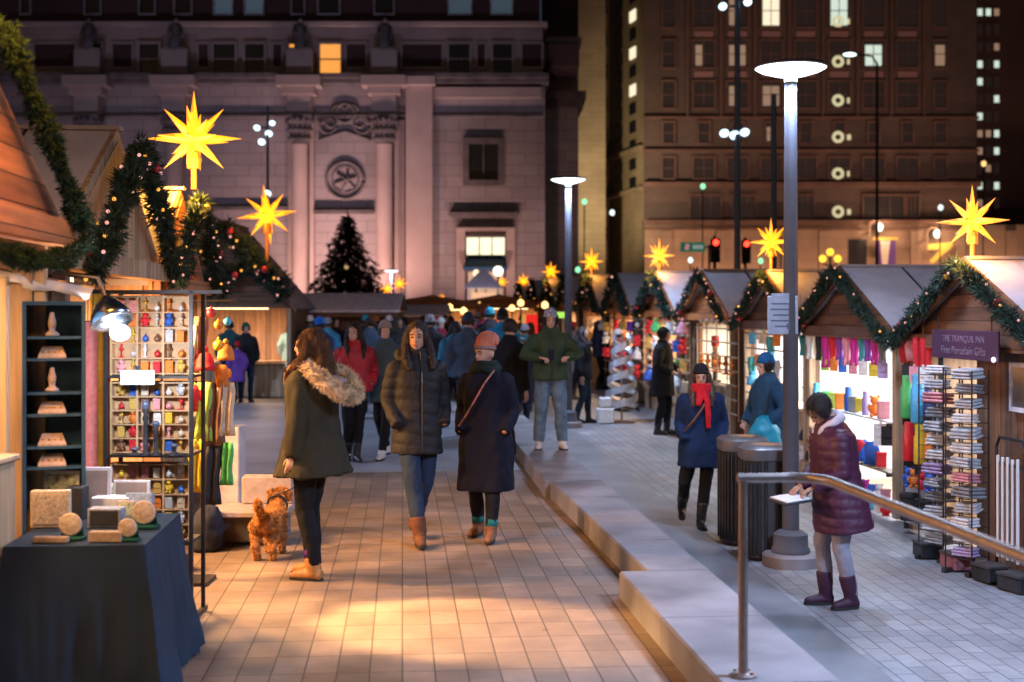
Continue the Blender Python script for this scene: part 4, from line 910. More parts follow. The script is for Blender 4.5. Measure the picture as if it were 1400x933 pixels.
row(XB+.08, 0, [(1104, 'teal', 'bottle', 1.2), (1116, 'cyan', 'bottle', 1.2), (1130, 'green', 'box', 1.1), (1141, 'lime', 'box', 1.1), (1150, 'orange', 'box', 1.4), (1160, 'blue', 'bottle', 1.5), (1168, 'grey', 'box', 1.2), (1176, 'yellow', 'box', 1), (1184, 'lilac', 'bottle', 1.2), (1196, 'orange', 'plush', 1.1), (1208, 'pink', 'box', 1.2)], 'on the upper shelf of the bright hats hut', 'bright goods on the upper shelf', z=sh+.13)
shelf('wall_shelf', 'pine shelf with hats in the middle of the bright hats hut', XB, 1100, 1218, 628, m=w_ltx)
s2_ = onx(1160, 628, XB).z
row(XB+.06, 0, [(1100, 'black', 'hat'), (1113, 'brown', 'plush', 1.4), (1134, 'grey', 'hat', 1.2), (1148, 'silver', 'hat', 1.1), (1162, 'brown', 'hat', 1.1), (1182, 'blue', 'hat', 1.2), (1194, 'blue', 'hat', 1.2), (1205, 'red', 'box', 1.1)], 'on the middle shelf of the bright hats hut', 'hats on the middle shelf', z=s2_+.12)
row(XB+.0, 592, [(1204, 'white', 'card', 1.4), (1213, 'black', 'card', 1.2)], 'hung above the middle shelf', 'carded trinkets above the middle shelf')
shelf('wall_shelf', 'lowest pine shelf with socks and toys behind the woman in plum', XB, 1150, 1218, 702, m=w_ltx)
s3_ = onx(1184, 702, XB).z
for j, (py, cs) in enumerate(((660, ('red', 'cyan', 'magenta', 'blue', 'white', 'pink')), (685, ('blue', 'yellow', 'red', 'cyan', 'white', 'red')))):
    row(XB+.02+.05*j, 0, [(1166+k*9, c, 'box' if (k+j) % 2 else 'plush', .95) for k, c in enumerate(cs)], ['on the second sock tier behind the plum coat', 'on the lowest shelf behind the plum coat'][j], 'small goods on the lowest shelf', z=s3_+.12+.17*(1-j))
shelf('wall_shelf', 'narrow shelf of toys and caps left in the bright hats hut', XB, 1095, 1150, 640, m=w_ltx)
s4_ = onx(1120, 640, XB).z
row(XB+.05, 0, [(1098, 'white', 'plush', .9), (1107, 'black', 'hat', .9), (1118, 'cream', 'box', .9), (1128, 'brown', 'hat', .9), (1139, 'red', 'plush', .9)], 'on the left shelf of the bright hats hut', 'goods on the left shelf', z=s4_+.11)
row(XB-.01, 500, [(1128, 'lime', 'card', 1.), (1140, 'orange', 'card', 1.), (1152, 'blue', 'card', 1.), (1166, 'pink', 'card', 1.), (1180, 'white', 'card', 1.), (1194, 'yellow', 'card', 1.), (1207, 'lilac', 'card', 1.)], 'under the scarves of the bright hats hut', 'carded trinkets under the scarves')
row(XB-.01, 600, [(1120, 'grey', 'mitten', 1.3), (1133, 'silver', 'mitten', 1.2), (1146, 'brown', 'mitten', 1.3), (1160, 'black', 'mitten', 1.3), (1174, 'red', 'mitten', 1.2), (1190, 'blue', 'mitten', 1.4)], 'below the middle shelf of the hats hut', 'mittens below the middle shelf')
# front rails of the farther huts
for (x_, p0, p1, pys, where, cs_l, kd_) in ((5.1, 1024, 1066, (462, 492, 522), 'on the white-lined hut front', ['cyan', 'white', 'orange', 'teal', 'cream', 'silver'], ['card', 'scarf', 'hat', 'bauble']),
        (5.08, 956, 1004, (440, 500), 'on the nutcracker hut front', ['cream', 'gold', 'red', 'orange', 'brown'], ['bauble', 'candle', 'card']),
        (5.0, 883, 938, (447, 470, 494, 518), 'on the front behind the long dark coat', ['red', 'white', 'blue', 'gold', 'pink', 'green', 'cream'], ['plush', 'card', 'bauble', 'hat']),
        (4.95, 838, 876, (444, 462, 482, 504), 'on the front by the spiral display', ['red', 'cream', 'orange', 'white', 'purple', 'gold'], ['plush', 'bauble', 'box', 'hat']),
        (4.95, 806, 832, (444, 460, 478), 'on the seventh hut front', ['cream', 'red', 'white', 'gold'], ['plush', 'box'])):
    nn2 = max(4, int((p1-p0)/8))
    for r_, py in enumerate(pys):
        row(x_, py, [(p0+(p1-p0)*(k+.5)/nn2, cs_l[(k*5+r_*3) % len(cs_l)], kd_[(k*3+r_) % len(kd_)]) for k in range(nn2)], '%s, %s row down' % (where, ORD[r_]), 'goods hung '+where, sc=1.35 if p0 < 1000 else 1.0)
    a, b = onx(p0-4, 500, x_+.05), onx(p1+4, 500, x_+.05)
    t = thing('lattice_panel', 'pine lattice panel %s' % where, 'panel', (x_+.05, (a.y+b.y)/2, zr(a.y)), -PI/2); L_ = abs(a.y-b.y); mb = MB()
    for k in range(5): mb.box((-L_/2+L_*k/4, .02, 1.15), (.025, .015, 1.5))
    for k in range(7): mb.box((0, 0, .5+.22*k), (L_, .015, .025))
    mb.build('lattice', w_lt, t)
# panel of flasks and gloves right of the post
px0, px1 = 1231, 1278
XP = 5.1
a, b = onx(px0, 500, XP), onx(px1, 500, XP)
t = thing('pegboard_stand', 'black pegboard panel right of the pale post hung with flasks and cards', 'stand', (XP+.06, (a.y+b.y)/2, zr(13)+.0), -PI/2)
mb = MB(); mb.box((0, 0, .72), (abs(a.y-b.y), .03, 1.3)); mb.build('board', mat('panel_grey', (.35, .36, .4), .7), t)
mb = MB()
for s_ in (-1, 1): mb.box((s_*abs(a.y-b.y)/2, 0, .9), (.03, .04, 1.8))
mb.build('leg', dark_m, t)
for py, its in ((510, [(1240, 'black', 'card', 1.1), (1250, 'pink', 'card', 1), (1262, 'white', 'card', 1), (1270, 'white', 'card', .9)]), (545, [(1241, 'green', 'bottle', 1.9), (1256, 'cyan', 'bottle', 2.0), (1269, 'navy', 'bottle', 1.3)]), (572, [(1240, 'black', 'card', .9), (1256, 'yellow', 'card', .8), (1268, 'black', 'card', .8)]),
                (607, [(1243, 'red', 'bottle', 1.6), (1258, 'yellow', 'bottle', 1.9), (1269, 'orange', 'bottle', 1.2)]), (632, [(1243, 'black', 'card', 1), (1258, 'black', 'card', 1)]), (655, [(1243, 'blue', 'plush', 1.1), (1250, 'orange', 'plush', 1.0), (1262, 'red', 'plush', 1.), (1270, 'blue', 'plush', .9)]), (690, [(1244, 'black', 'box', 1.6), (1262, 'black', 'box', 1.5)])):
    row(XP-.03, py, its, 'on the pale-post panel, %s row down' % ORD[[510, 545, 572, 607, 632, 655, 690].index(py)], 'goods on the grey panel')
# spinner racks of scarves / papers in front of hut A
for q, (pxc, wpx, lab) in enumerate(((1284, 34, 'left wire rack of folded scarves under the purple sign'), (1322, 42, 'right wire rack of folded scarves under the purple sign'))):
    x = RX-.42; c = onx(pxc, 735, x); W_ = wpx/ (1807/c.y)*2.1
    W_ = .26
    t = thing('wire_rack', lab, 'rack', (x+.0, c.y, zr(c.y)), -PI/2+.55, 'wire racks under the purple sign')
    mb = MB()
    for sx in (-1, 1):
        for sy in (-1, 1): mb.tube([(sx*W_/2, sy*.12, 0), (sx*W_/2, sy*.12, 1.75)], .008, 6)
    for k in range(13):
        z = .14+k*.128
        mb.tube([(-W_/2, -.12, z), (W_/2, -.12, z)], .004, 4); mb.tube([(-W_/2, .12, z), (W_/2, .12, z)], .004, 4)
        for u in (-.3, 0, .3): mb.tube([(u*W_, -.12, z), (u*W_, .12, z)], .004, 4)
    mb.build('frame', dark_m, t)
    mb = MB(); 
    for sx in (-1, 1): mb.box((sx*W_*.45, 0, .02), (.04, .34, .04))
    mb.build('foot', dark_m, t)
    cs = ['silver', 'white', 'silver', 'grey', 'silver', 'lilac', 'white', 'white', 'silver', 'grey', 'pink', 'silver', 'white']
    for k in range(13):
        z = zr(c.y)+.165+k*.128+.012
        good('fold', cs[(k+q*5) % 13], (x+rnd.uniform(-.02, .02), c.y+rnd.uniform(-.01, .01), z), -PI/2+.55+rnd.uniform(-.3, .3), 'on the %s wire rack, %s tier up' % (['left', 'right'][q], ORD[k]), 'folded scarves on the wire racks', rnd.uniform(.95, 1.25)).rotation_euler.x = rnd.uniform(-.12, .12)
# folded white easel / rack at right edge
p = onx(1372, 735, RX-.3)
t = thing('folding_rack', 'white slatted folding rack with a black top bar leaning at the right edge', 'rack', (RX-.24, p.y, zr(p.y)), -PI/2)
mb = MB()
for k in range(5): mb.box((-.19+k*.09, -.02, .62), (.028, .02, .86-.02*(k % 2)), bev=.004)
mb.build('slat', white_p, t)
mb = MB(); mb.tube([(-.26, 0, 0), (-.26, 0, 1.12), (-.2, 0, 1.2), (.2, 0, 1.2), (.26, 0, 1.12), (.26, 0, 0)], .014, 8); mb.box((0, 0, .28), (.5, .02, .03)); mb.box((0, 0, .98), (.5, .02, .03)); mb.build('frame', dark_m, t)
# cabinet of dark crates low at the right edge of hut A
for k, (px, py, sc) in enumerate(((1268, 742, .9), (1300, 752, 1.1), (1335, 752, 1.0), (1362, 762, 1.1))):
    p = onx(px, py, RX-.5); t = thing('storage_crate', 'low dark crate on the paving, %s from the pale post' % ORD[k], 'crate', (RX-.5+.06*k, p.y, zr(p.y)), -PI/2+.1*k, 'dark crates under the wire racks')
    mb = MB(); mb.box((0, 0, .07), (.24*sc, .2, .12), bev=.01); mb.build('body', dark_m if k != 1 else mat('crate_pinkish', (.25, .1, .12), .6), t); mb = MB(); mb.box((0, 0, .14), (.25*sc, .21, .02)); mb.build('lid', bin_m, t)
# hut C: white goods, shelves, nutcracker hut D
XC = 5.85
def goods_hut(idx, x, nrow, cols_, where, group, kinds, z0=1.02, dz=.28, sc=1.0, span=1.2, lab='', n=7, wd=None):
    y = RY[idx]; z = zr(y)
    for r_ in range(nrow):
        zz = z+z0+dz*r_
        t = thing('wall_shelf', '%s shelf inside %s' % (['lowest', 'second', 'third', 'fourth'][r_], lab), 'shelf', (x, y, zz), -PI/2); mb = MB(); mb.box((0, .08, 0), (2*span, .18, .02)); mb.build('board', w_ltx, t)
        mb = MB(); 
        for sx in (-.9, 0, .9): mb.box((sx*span, .12, -.04), (.03, .1, .06))
        mb.build('bracket', w_ltx, t)
        for k in range(n):
            kd = kinds[(k*3+r_) % len(kinds)]; c = cols_[(k*5+r_*3) % len(cols_)]
            hh = {'hat': .1, 'box': .117, 'bottle': .12, 'bauble': .046, 'plush': .12, 'candle': .09, 'figure': .19}[kd]*sc
            good(kd, c, (x+.06, y+span*(.92-1.84*(k+.5)/n), zz+.01+hh), -PI/2, where+' on the %s shelf' % ['lowest', 'second', 'third', 'fourth'][r_], group, sc)
goods_hut(2, 6.0, 3, ['white', 'silver', 'cyan', 'cream', 'orange', 'teal'], 'in the white-lined hut', 'pale goods in the white-lined hut', ['hat', 'box', 'candle', 'bauble'], lab='the white-lined hut behind the lamp pole')
goods_hut(3, 6.0, 3, ['cream', 'gold', 'brown', 'orange', 'red'], 'in the nutcracker hut', 'wooden goods in the nutcracker hut', ['candle', 'figure', 'box', 'bauble'], lab='the nutcracker hut')
goods_hut(4, 5.85, 3, ['red', 'gold', 'blue', 'cream', 'pink', 'orange'], 'behind the long dark coat', 'goods behind the long dark coat', ['box', 'bauble', 'candle', 'plush'], lab='the hut behind the long dark coat', sc=1.3)
goods_hut(5, 5.8, 3, ['red', 'cream', 'orange', 'white', 'gold', 'brown'], 'behind the spiral display', 'goods behind the spiral display', ['box', 'plush', 'candle'], lab='the hut behind the spiral display', sc=1.5, n=6)
goods_hut(6, 5.75, 2, ['white', 'cream', 'gold', 'red'], 'in the seventh right-hand hut', 'goods in the seventh hut', ['box', 'plush'], lab='the seventh hut of the right row', sc=1.8, n=5, dz=.4)
# big red-hatted nutcracker
p = onx(994, 462, 5.6); 
t = thing('nutcracker_figure', 'large nutcracker figure with tall red hat on the counter of the bright stall', 'figurine', (5.2, RY[3]-.4, zr(22)+.93), -PI/2)
mb = MB(); mb.box((0, 0, .02), (.2, .16, .04)); mb.build('base', dark_m, t)
mb = MB(); [mb.cyl((s_*.04, 0, .04), (s_*.04, 0, .25), .033) for s_ in (-1, 1)]; mb.build('legs', gmat('navy', 'figure'), t)
mb = MB(); mb.loft([(.25, .075, .06), (.36, .09, .065), (.48, .09, .065), (.52, .04, .04)], 14); [mb.tube([(s_*.09, 0, .47), (s_*.13, 0, .38), (s_*.12, -.02, .27)], .026, 8) for s_ in (-1, 1)]; mb.build('jacket', gmat('brown', 'figure'), t, smooth=True)
mb = MB(); mb.ell((0, 0, .57), (.055, .055, .065)); mb.build('head', mat('painted_face', (.55, .3, .2), .5), t, smooth=True)
mb = MB(); mb.lathe((0, 0, .6), [(.06, 0), (.07, .02), (.065, .14), (.07, .17), (.02, .18)], 14); mb.build('hat', gmat('red', 'figure'), t, smooth=True)
# silver spiral display
p = at(850, 428, 24.6)
t = thing('spiral_display', 'silver spiral foil display standing in front of the sixth hut', 'display stand', (p.x, p.y, zr(p.y)), 0)
mb = MB(); mb.tube([(0, 0, 0), (0, 0, 1.65)], .02, 8); mb.lathe((0, 0, 0), [(.25, 0), (.25, .03), (.03, .05)], 16); mb.build('pole', steel, t)
for q in range(2):
    mb = MB(); vs = []; fs = []; N_ = 60
    for k in range(N_+1):
        a_ = k/N_*2*PI*2.6+q*PI; r_ = .34-.18*k/N_; z_ = .2+1.35*k/N_
        for rr, dz_ in ((r_, 0), (r_*.72, .05), (r_*.72, .07), (r_, .13)): vs.append((rr*math.cos(a_), rr*math.sin(a_), z_+dz_))
    for k in range(N_):
        for j in range(4): fs.append((k*4+j, k*4+(j+1) % 4, k*4+4+(j+1) % 4, k*4+4+j))
    mb.add(vs, fs); mb.build('foil_ribbon', mat('silver_foil', (.7, .72, .78), .3, metal=.6), t)
mb = MB(); mb.box((-.34, -.2, .15), (.3, .22, .28), bev=.02); mb.box((-.34, -.2, .4), (.22, .2, .18), bev=.02); t2 = mb.build('gift_box', gmat('white', 'box')); t2.location = t.location; tag(t2, 'stack of pale gift boxes beside the silver spiral display', 'box')
# ------------------------------------------------------------------ left-hand row
LX = -1.93
HL = []
lh = [(5.75, -1.77, 2.95, 2.3, 3.03, 'nearest left hut with amber-lit gable boards filling the left edge'), (9.42, -1.92, 3.1, 2.2, 3.05, 'second left hut with a grey roof above the ornament stand'), (12.3, -1.95, 2.6, 2.12, 2.9, 'third left hut, glowing orange under the big star')]
for i, (y, x, w_, e_, a_, lab) in enumerate(lh):
    hut(lab, (x-.12, y, 0), PI/2, w_, 2.6, e_, a_, lining=inner_c, opening=[(-1.35, 1.42), (-1.35, 1.4), (-1.15, 1.15)][i], counter=[0, 0, .8][i], gable=[w_or, w_lt, w_or][i], roof=felt if i == 1 else felt_d, lamp=(1, .6, .3), posts=i > 0, energy=[75, 110, 90][i], over=.02, wallm=w_lt if i == 0 else w_br_v)
# garlands left
def lp(y, z, x): return Vector((x, y, z))
garland('thick green garland along the steep edge of the amber-lit gable at the left edge', [lp(4.6, 2.6, -1.7), lp(5.8, 3.03, -1.7), lp(6.5, 2.68, -1.7), lp(7.26, 2.26, -1.7)], R=.075, dens=1100, nl=.035, wd=.0045, bulbs=0, baub=0, seed=21, mtl=mat('garland_green', (.02, .042, .018), .8, var=.4, scale=20))
garland('green garland sagging below the amber-lit gable at the left edge', [lp(7.3, 2.2, -1.7), lp(6.8, 2.09, -1.7), lp(6.2, 2.06, -1.7), lp(5.4, 2.1, -1.7)], R=.06, dens=1100, nl=.035, wd=.0045, bulbs=0, baub=0, seed=22, mtl=M['garland_green'])
garland('bushy fir garland with warm lights on the second left gable', [lp(8.0, 2.05, -1.82), lp(8.6, 2.45, -1.82), lp(9.42, 2.98, -1.82), lp(10.2, 2.55, -1.82), lp(11.0, 2.1, -1.82)], R=.11, dens=620, nl=.075, wd=.007, bulbs=44, baub=4, seed=23)
garland('fir garland with pink lights under the big star', [lp(11.0, 2.05, -1.85), lp(11.7, 2.5, -1.85), lp(12.3, 2.85, -1.85), lp(13.0, 2.4, -1.85), lp(13.7, 2.0, -1.85)], R=.11, dens=480, nl=.08, wd=.008, bulbs=34, baub=3, seed=24)
q = at(265, 190, 12.25); star('biggest glowing star, on the orange gable at upper left', q, .45, 2.97, -A, tilt=PI/8*0+.0, power=170, seed=3)
q = Vector((-1.62, 5.35, 3.62)); star('star at the top left corner of the photo, above the amber-lit gable', q, .4, 3.02, PI/2, power=130, seed=4)
q = at(365, 294, 18.6); 
# hut facing the camera far left with decorated gable
pc = at(305, 428, 28.5)
hut('far hut facing us with glowing interior, left of the long grey roof', (pc.x, pc.y, 0), -A, 2.95, 2.4, 2.05, 3.75, lining=inner_c, counter=.75, lamp=(1, .6, .35), energy=120, gable=w_br, roof=felt_d, opening=(-1.35, 1.35))
c_, s_ = math.cos(-A), math.sin(-A)
W = lambda x, z, y=-.3: Vector((pc.x, pc.y, 0))+Vector((c_*x-s_*y, s_*x+c_*y, z))
garland('wide loose garland with coloured lights on the far left gable', [W(-1.55, 2.1), W(0, 3.7), W(.7, 3.0), W(1.4, 2.15)], R=.3, dens=330, nl=.16, wd=.018, bulbs=26, baub=8, seed=25, bs=2.2)
garland('second loose garland hanging across the far left gable', [W(-1.3, 2.3, -.5), W(0, 2.55, -.5), W(.8, 2.9, -.5), W(1.45, 2.3, -.5)], R=.26, dens=300, nl=.16, wd=.018, bulbs=20, baub=8, seed=26, bs=2.2)
q = at(365, 294, 28.2); star('medium star left of the fir tree above the far left hut', q, .66, 2.55, -A, power=26, seed=5, tilt=.12)
# long grey-roofed hut behind the crowd and the low one
def long_hut(label, px0, px1, pyt, pye, d, back=2.2, en=60):
    a, b = at(px0, 428, d), at(px1, 428, d); c = (a+b)/2; L = (b-a).length; zt = at(0, pyt, d+back/2).z; ze = at(0, pye, d).z
    t = thing('market_hut', label, 'market hut', (c.x, c.y, 0), -A, 'long huts closing the lane')
    mb = MB(); mb.box((0, .3+back/2, (ze-.05)/2), (L-.2, back-.1, ze-.05)); mb.build('wall', w_br_v, t)
    mb = MB(); mb.add([(-L/2, 0, ze), (L/2, 0, ze), (L/2, back/2, zt), (-L/2, back/2, zt), (-L/2, 0, ze-.06), (L/2, 0, ze-.06), (L/2, back/2, zt-.06), (-L/2, back/2, zt-.06), (-L/2, back+.3, ze), (L/2, back+.3, ze)], [(0, 1, 2, 3), (4, 7, 6, 5), (0, 4, 5, 1), (3, 2, 9, 8), (0, 3, 7, 4), (1, 5, 6, 2)]); mb.build('roof', mat('pale_roof_sheet', (.75, .73, .8), .5), t)
    mb = MB(); mb.box((0, .04, ze-.12), (L-.1, .05, .1)); mb.build('fascia', w_br, t)
    for sx in (-1, 1): mb = MB(); mb.box((sx*(L/2-.15), .1, (ze-.08)/2), (.1, .1, ze-.08)); mb.build('post', w_br_v, t)
    return t
long_hut('long hut with pale grey roof behind the crowd, below the fir tree', 393, 546, 401, 424, 31)
long_hut('low flat-roofed dark hut in the middle distance', 546, 612, 417, 431, 37)
# white-roofed kiosk
c = at(661, 428, 60)
t = thing('kiosk', 'small kiosk with white peaked roof and lit windows before the doorway', 'kiosk', (c.x, c.y, 0), -A)
mb = MB(); mb.add([(-.9, -.9, 2.95), (.9, -.9, 2.95), (.9, .9, 2.95), (-.9, .9, 2.95), (0, 0, 3.9)], [(0, 1, 4), (1, 2, 4), (2, 3, 4), (3, 0, 4), (3, 2, 1, 0)]); mb.build('roof', mat('kiosk_white', (.7, .66, .66), .6), t)
mb = MB(); mb.box((0, 0, .7), (1.4, 1.4, 1.4)); mb.build('base', w_br_v, t)
for sx in (-1, 1):
    for sy in (-1, 1): mb = MB(); mb.box((sx*.66, sy*.66, 2.18), (.1, .1, 1.54)); mb.build('post', w_lt, t)
mb = MB(); mb.box((0, .3, 2.1), (1.1, .05, 1.3)); mb.build('lit_back', emis('kiosk_inside', (1, .5, .2), .8), t)
c2 = at(681, 371, 62); t = thing('round_lamp', 'round white globe lamp in front of the blue awning', 'lamp', (c2.x, c2.y, .0), -A)
mb = MB(); mb.ell((0, 0, c2.z), (.24, .24, .24)); mb.build('globe', emis('white_ball', (1, .95, .8), 2.2), t); mb = MB(); mb.tube([(0, 0, 0), (0, 0, c2.z-.2)], .05, 8); mb.build('post', dark_m, t)
c2 = at(651, 374, 61); t = thing('round_lamp', 'small cream globe lamp at the left end of the blue awning', 'lamp', (c2.x, c2.y, .0), -A)
mb = MB(); mb.ell((0, 0, c2.z), (.15, .15, .18)); mb.build('globe', emis('cream_ball', (1, .8, .5), 1.4), t); mb = MB(); mb.tube([(0, 0, 0), (0, 0, c2.z-.1)], .04, 8); mb.build('post', dark_m, t)
c = at(727, 449, 34); t = thing('stall_sign', 'bright red upright sign with an orange edge above the crowd', 'sign', (c.x, c.y, 0), -A)
mb = MB(); mb.box((0, 0, 1.42), (.3, .05, .72)); mb.build('board', emis('red_sign', (1, .02, .01), .7, base=(.6, .02, .02)), t)
mb = MB(); mb.box((-.2, 0, 1.42), (.1, .06, .72)); mb.build('edge', emis('orange_edge', (1, .45, .1), .6), t); mb = MB(); mb.box((0, .05, .6), (.06, .04, 1.2)); mb.build('post', dark_m, t)
c = at(765, 431, 30); t = thing('stall_sign', 'small lime green lit sign just right of the beanie man', 'sign', (c.x, c.y, 0), -A)
mb = MB(); mb.box((0, 0, c.z), (.28, .04, .14)); mb.build('board', emis('lime_sign', (.5, 1, .1), .8), t); mb = MB(); mb.box((0, .04, c.z/2), (.04, .04, c.z)); mb.build('post', dark_m, t)

c = at(682, 428, 46)
hut('far lit hut facing us at the end of the lane behind the crowd', (c.x, c.y, 0), -A, 3.4, 2.2, 2.1, 2.4, counter=.8, lamp=(1, .6, .3), energy=160, gable=w_br)
c = at(590, 428, 40.5)
hut('lit hut facing us behind the low dark hut in the middle', (c.x, c.y, 0), -A, 3.2, 2.2, 2.05, 2.3, counter=.8, lamp=(1, .6, .3), energy=120)
for k, (px, py, d) in enumerate(((615, 421, 39), (634, 426, 36), (655, 418, 44), (700, 422, 41), (712, 415, 38), (745, 418, 36))):
    q = at(px, py, d); t = thing('lantern', 'small warm lantern over the crowd, %s from the left' % ORD[k], 'lantern', (q.x, q.y, 0), -A, 'small warm lanterns over the crowd')
    mb = MB(); mb.tube([(0, .05, 0), (0, .05, q.z)], .025, 6); mb.build('post', dark_m, t); mb = MB(); mb.lathe((0, 0, q.z-.08), [(.05, 0), (.09, .04), (.09, .14), (.02, .2)], 10); mb.build('glow', emis('lantern_glow', (1, .55, .18), 3.0, True), t)
# ------------------------------------------------------------------ left foreground: cloth table
navy = mat('navy_cloth', (.02, .033, .055), .9, var=.2, scale=3, bump=.35, bscale=9)
x0, x1, y0, y1, TZ = -1.83, -1.19, 6.22, 7.2, .74
t = thing('display_table', 'table under a dark navy cloth at lower left with flared skirt', 'table', ((x0+x1)/2, (y0+y1)/2, 0))
mb = MB(); mb.box((0, 0, TZ-.03), (x1-x0-.03, y1-y0-.03, .03)); mb.build('tabletop', w_ltx, t)
for sx in (-1, 1):
    for sy in (-1, 1): mb = MB(); mb.cyl((sx*.3, sy*.42, 0), (sx*.3, sy*.42, TZ-.045), .018); mb.build('leg', steel, t)
mb = MB(); N_ = 160; hw, hd = (x1-x0)/2, (y1-y0)/2; R_ = 16; per = 2*(2*hw+2*hd)
def per_pt(u):
    d = u*per; L1, L2 = 2*hw, 2*hd
    if d < L1: return Vector((-hw+d, -hd, 0)), Vector((0, -1, 0))
    d -= L1
    if d < L2: return Vector((hw, -hd+d, 0)), Vector((1, 0, 0))
    d -= L2
    if d < L1: return Vector((hw-d, hd, 0)), Vector((0, 1, 0))
    d -= L1; return Vector((-hw, hd-d, 0)), Vector((-1, 0, 0))
vs = []; fs = []
for j in range(R_+1):
    v = j/R_
    for k in range(N_):
        p, n_ = per_pt(k/N_); cd = max(0, 1-min(abs(abs(p.x)-hw)+abs(abs(p.y)-hd), .12)/.12)
        out = n_*.0+Vector((p.x/hw if abs(p.x) > hw*.8 else 0, p.y/hd if abs(p.y) > hd*.8 else 0, 0))
        fl = v**1.2*(.06+.06*cd)+1.35*(.02*noise.noise(Vector((k*.21, v*1.5, 3)))+.022*math.sin(k*.17+1.2)+.012*noise.noise(Vector((k*.55, v*2.5, 9))))*v
        if n_.x > 0: fl += v*.05*(1-abs(p.y+.35*hd)/(2*hd))
        z = TZ+.005-v*(TZ-.012)-.01*(1-v)*0
        if j == 0: fl = 0
        q = p+(out.normalized() if out.length > 0 else n_)*fl; vs.append((q.x, q.y, z+.012*math.sin(k*.4)*v*(1 if v < 1 else 0)))
for j in range(R_):
    for k in range(N_): fs.append((j*N_+k, j*N_+(k+1) % N_, (j+1)*N_+(k+1) % N_, (j+1)*N_+k))
fs.append(tuple(range(N_))); mb.add(vs, fs)
c = mb.build('tablecloth', navy, None, smooth=True, auto=50); c.location = t.location
tag(c, 'dark navy tablecloth draped to the ground over the table at lower left', 'tablecloth')
# things on the table
cream = mat('cream_tile', (.55, .42, .3), .6, var=.35, scale=60); whi = mat('white_card', (.8, .8, .76), .5, var=.1, scale=25); blk = mat('black_card', (.03, .033, .04), .45, var=.3, scale=40)
floral = mat('floral_print', (.5, .52, .33), .5, var=.75, scale=45); gdark = mat('dark_green_velvet', (.01, .07, .045), .8); kraft = mat('kraft_paper', (.4, .28, .19), .8, var=.2, scale=40); greyc = mat('grey_card', (.3, .3, .33), .5, var=.5, scale=60)
def onz(px, py, z=TZ+.008): return gnd(px, py, z)
def titem(name, label, px, py, w_, d_, h_, m, tilt=0, face=None, rz=0., cat='box', z=None):
    p = onz(px, py); t = thing(name, label, cat, p, -A+rz)
    mb = MB()
    if tilt: mb.box((0, h_*math.sin(tilt)/2, h_*math.cos(tilt)/2), (w_, d_, h_), (-tilt, 0, 0), bev=.003)
    else: mb.box((0, d_/2, h_/2), (w_, d_, h_), bev=.004)
    mb.build('body', m, t)
    if face:
        mb = MB()
        if tilt: mb.box((0, h_*math.sin(tilt)/2-d_/2-.002, h_*math.cos(tilt)/2), (w_*.85, .004, h_*.85), (-tilt, 0, 0))
        else: mb.box((0, -.002, h_/2), (w_*.85, .004, h_*.8))
        mb.build('face', face, t)
        if tilt: mb = MB(); mb.box((0, h_*math.sin(tilt)+.015, h_*.35), (.03, .01, h_*.7), (.25, 0, 0)); mb.build('strut', blk, t)
    return t
titem('printed_block', 'square cream printed block standing at the left front of the navy table', 68, 722, .19, .05, .185, cream, face=whi and mat('cream_print', (.5, .38, .27), .7, var=.5, scale=110), rz=.1, cat='block')
titem('picture_card', 'white card with green leaf print behind the cream block', 82, 706, .2, .015, .24, whi, .12, floral, rz=-.15, cat='card')
titem('display_box', 'black upright display box right of the cream block', 100, 712, .09, .12, .17, blk, cat='box')
titem('edged_board', 'large white-edged taupe board standing at the back of the navy table', 120, 700, .25, .02, .24, mat('frame_white_edge', (.75, .72, .74), .5), .08, mat('taupe_board', (.36, .28, .25), .8), cat='board')
titem('picture_card', 'white card with yellow flower print at the back of the navy table', 158, 690, .13, .012, .12, whi, .15, floral, rz=.25, cat='card')
titem('card_box', 'dark grey open box in the middle of the navy table', 142, 722, .165, .1, .095, greyc, face=blk, cat='box')
titem('kraft_box', 'kraft paper strip box along the front edge of the navy table', 143, 742, .155, .05, .05, kraft, cat='box')
titem('kraft_box', 'small kraft box at the front left corner of the navy table', 68, 743, .16, .04, .028, kraft, cat='box')
titem('picture_card', 'cream card with green sprig right of the dark grey box', 172, 716, .085, .02, .115, cream, .1, floral, cat='card')
titem('white_tray', 'folded white papers tray behind the dark grey box', 150, 704, .2, .12, .09, whi, cat='tray')
titem('display_box', 'tilted blue-grey box at the back right of the navy table', 190, 703, .14, .06, .11, mat('bluegrey_card', (.28, .33, .42), .5, var=.4, scale=50), .25, cat='box')
titem('edged_board', 'low white-edged board at the back right of the navy table', 180, 694, .2, .02, .15, M['frame_white_edge'], .05, M['taupe_board'], cat='board')
for lab, px, py, s_ in (('round cream medallion on dark green velvet stand, front middle of the navy table', 98, 738, .055), ('small round medallion on dark green stand at right of the navy table', 176, 740, .045), ('round medallion on dark green stand at far right of the navy table', 198, 722, .06)):
    p = onz(px, py); t = thing('medallion_stand', lab, 'stand', p, -A, 'medallions on green stands')
    mb = MB(); mb.box((0, 0, .008), (s_*2.2, s_*1.5, .016), bev=.004); mb.prism([(-s_, .0), (s_, .0), (s_*.7, s_*1.5), (-s_*.7, s_*1.5)], .012, Matrix.Translation((0, .01, .012))); mb.build('base', gdark, t)
    mb = MB(); mb.lathe((0, -.012, .02+s_), [(.0, 0), (s_*.95, .0), (s_, .006), (s_*.9, .012), (s_*.3, .016)], 20, Euler((PI/2, 0, 0)).to_matrix()); mb.build('medallion', cream, t)
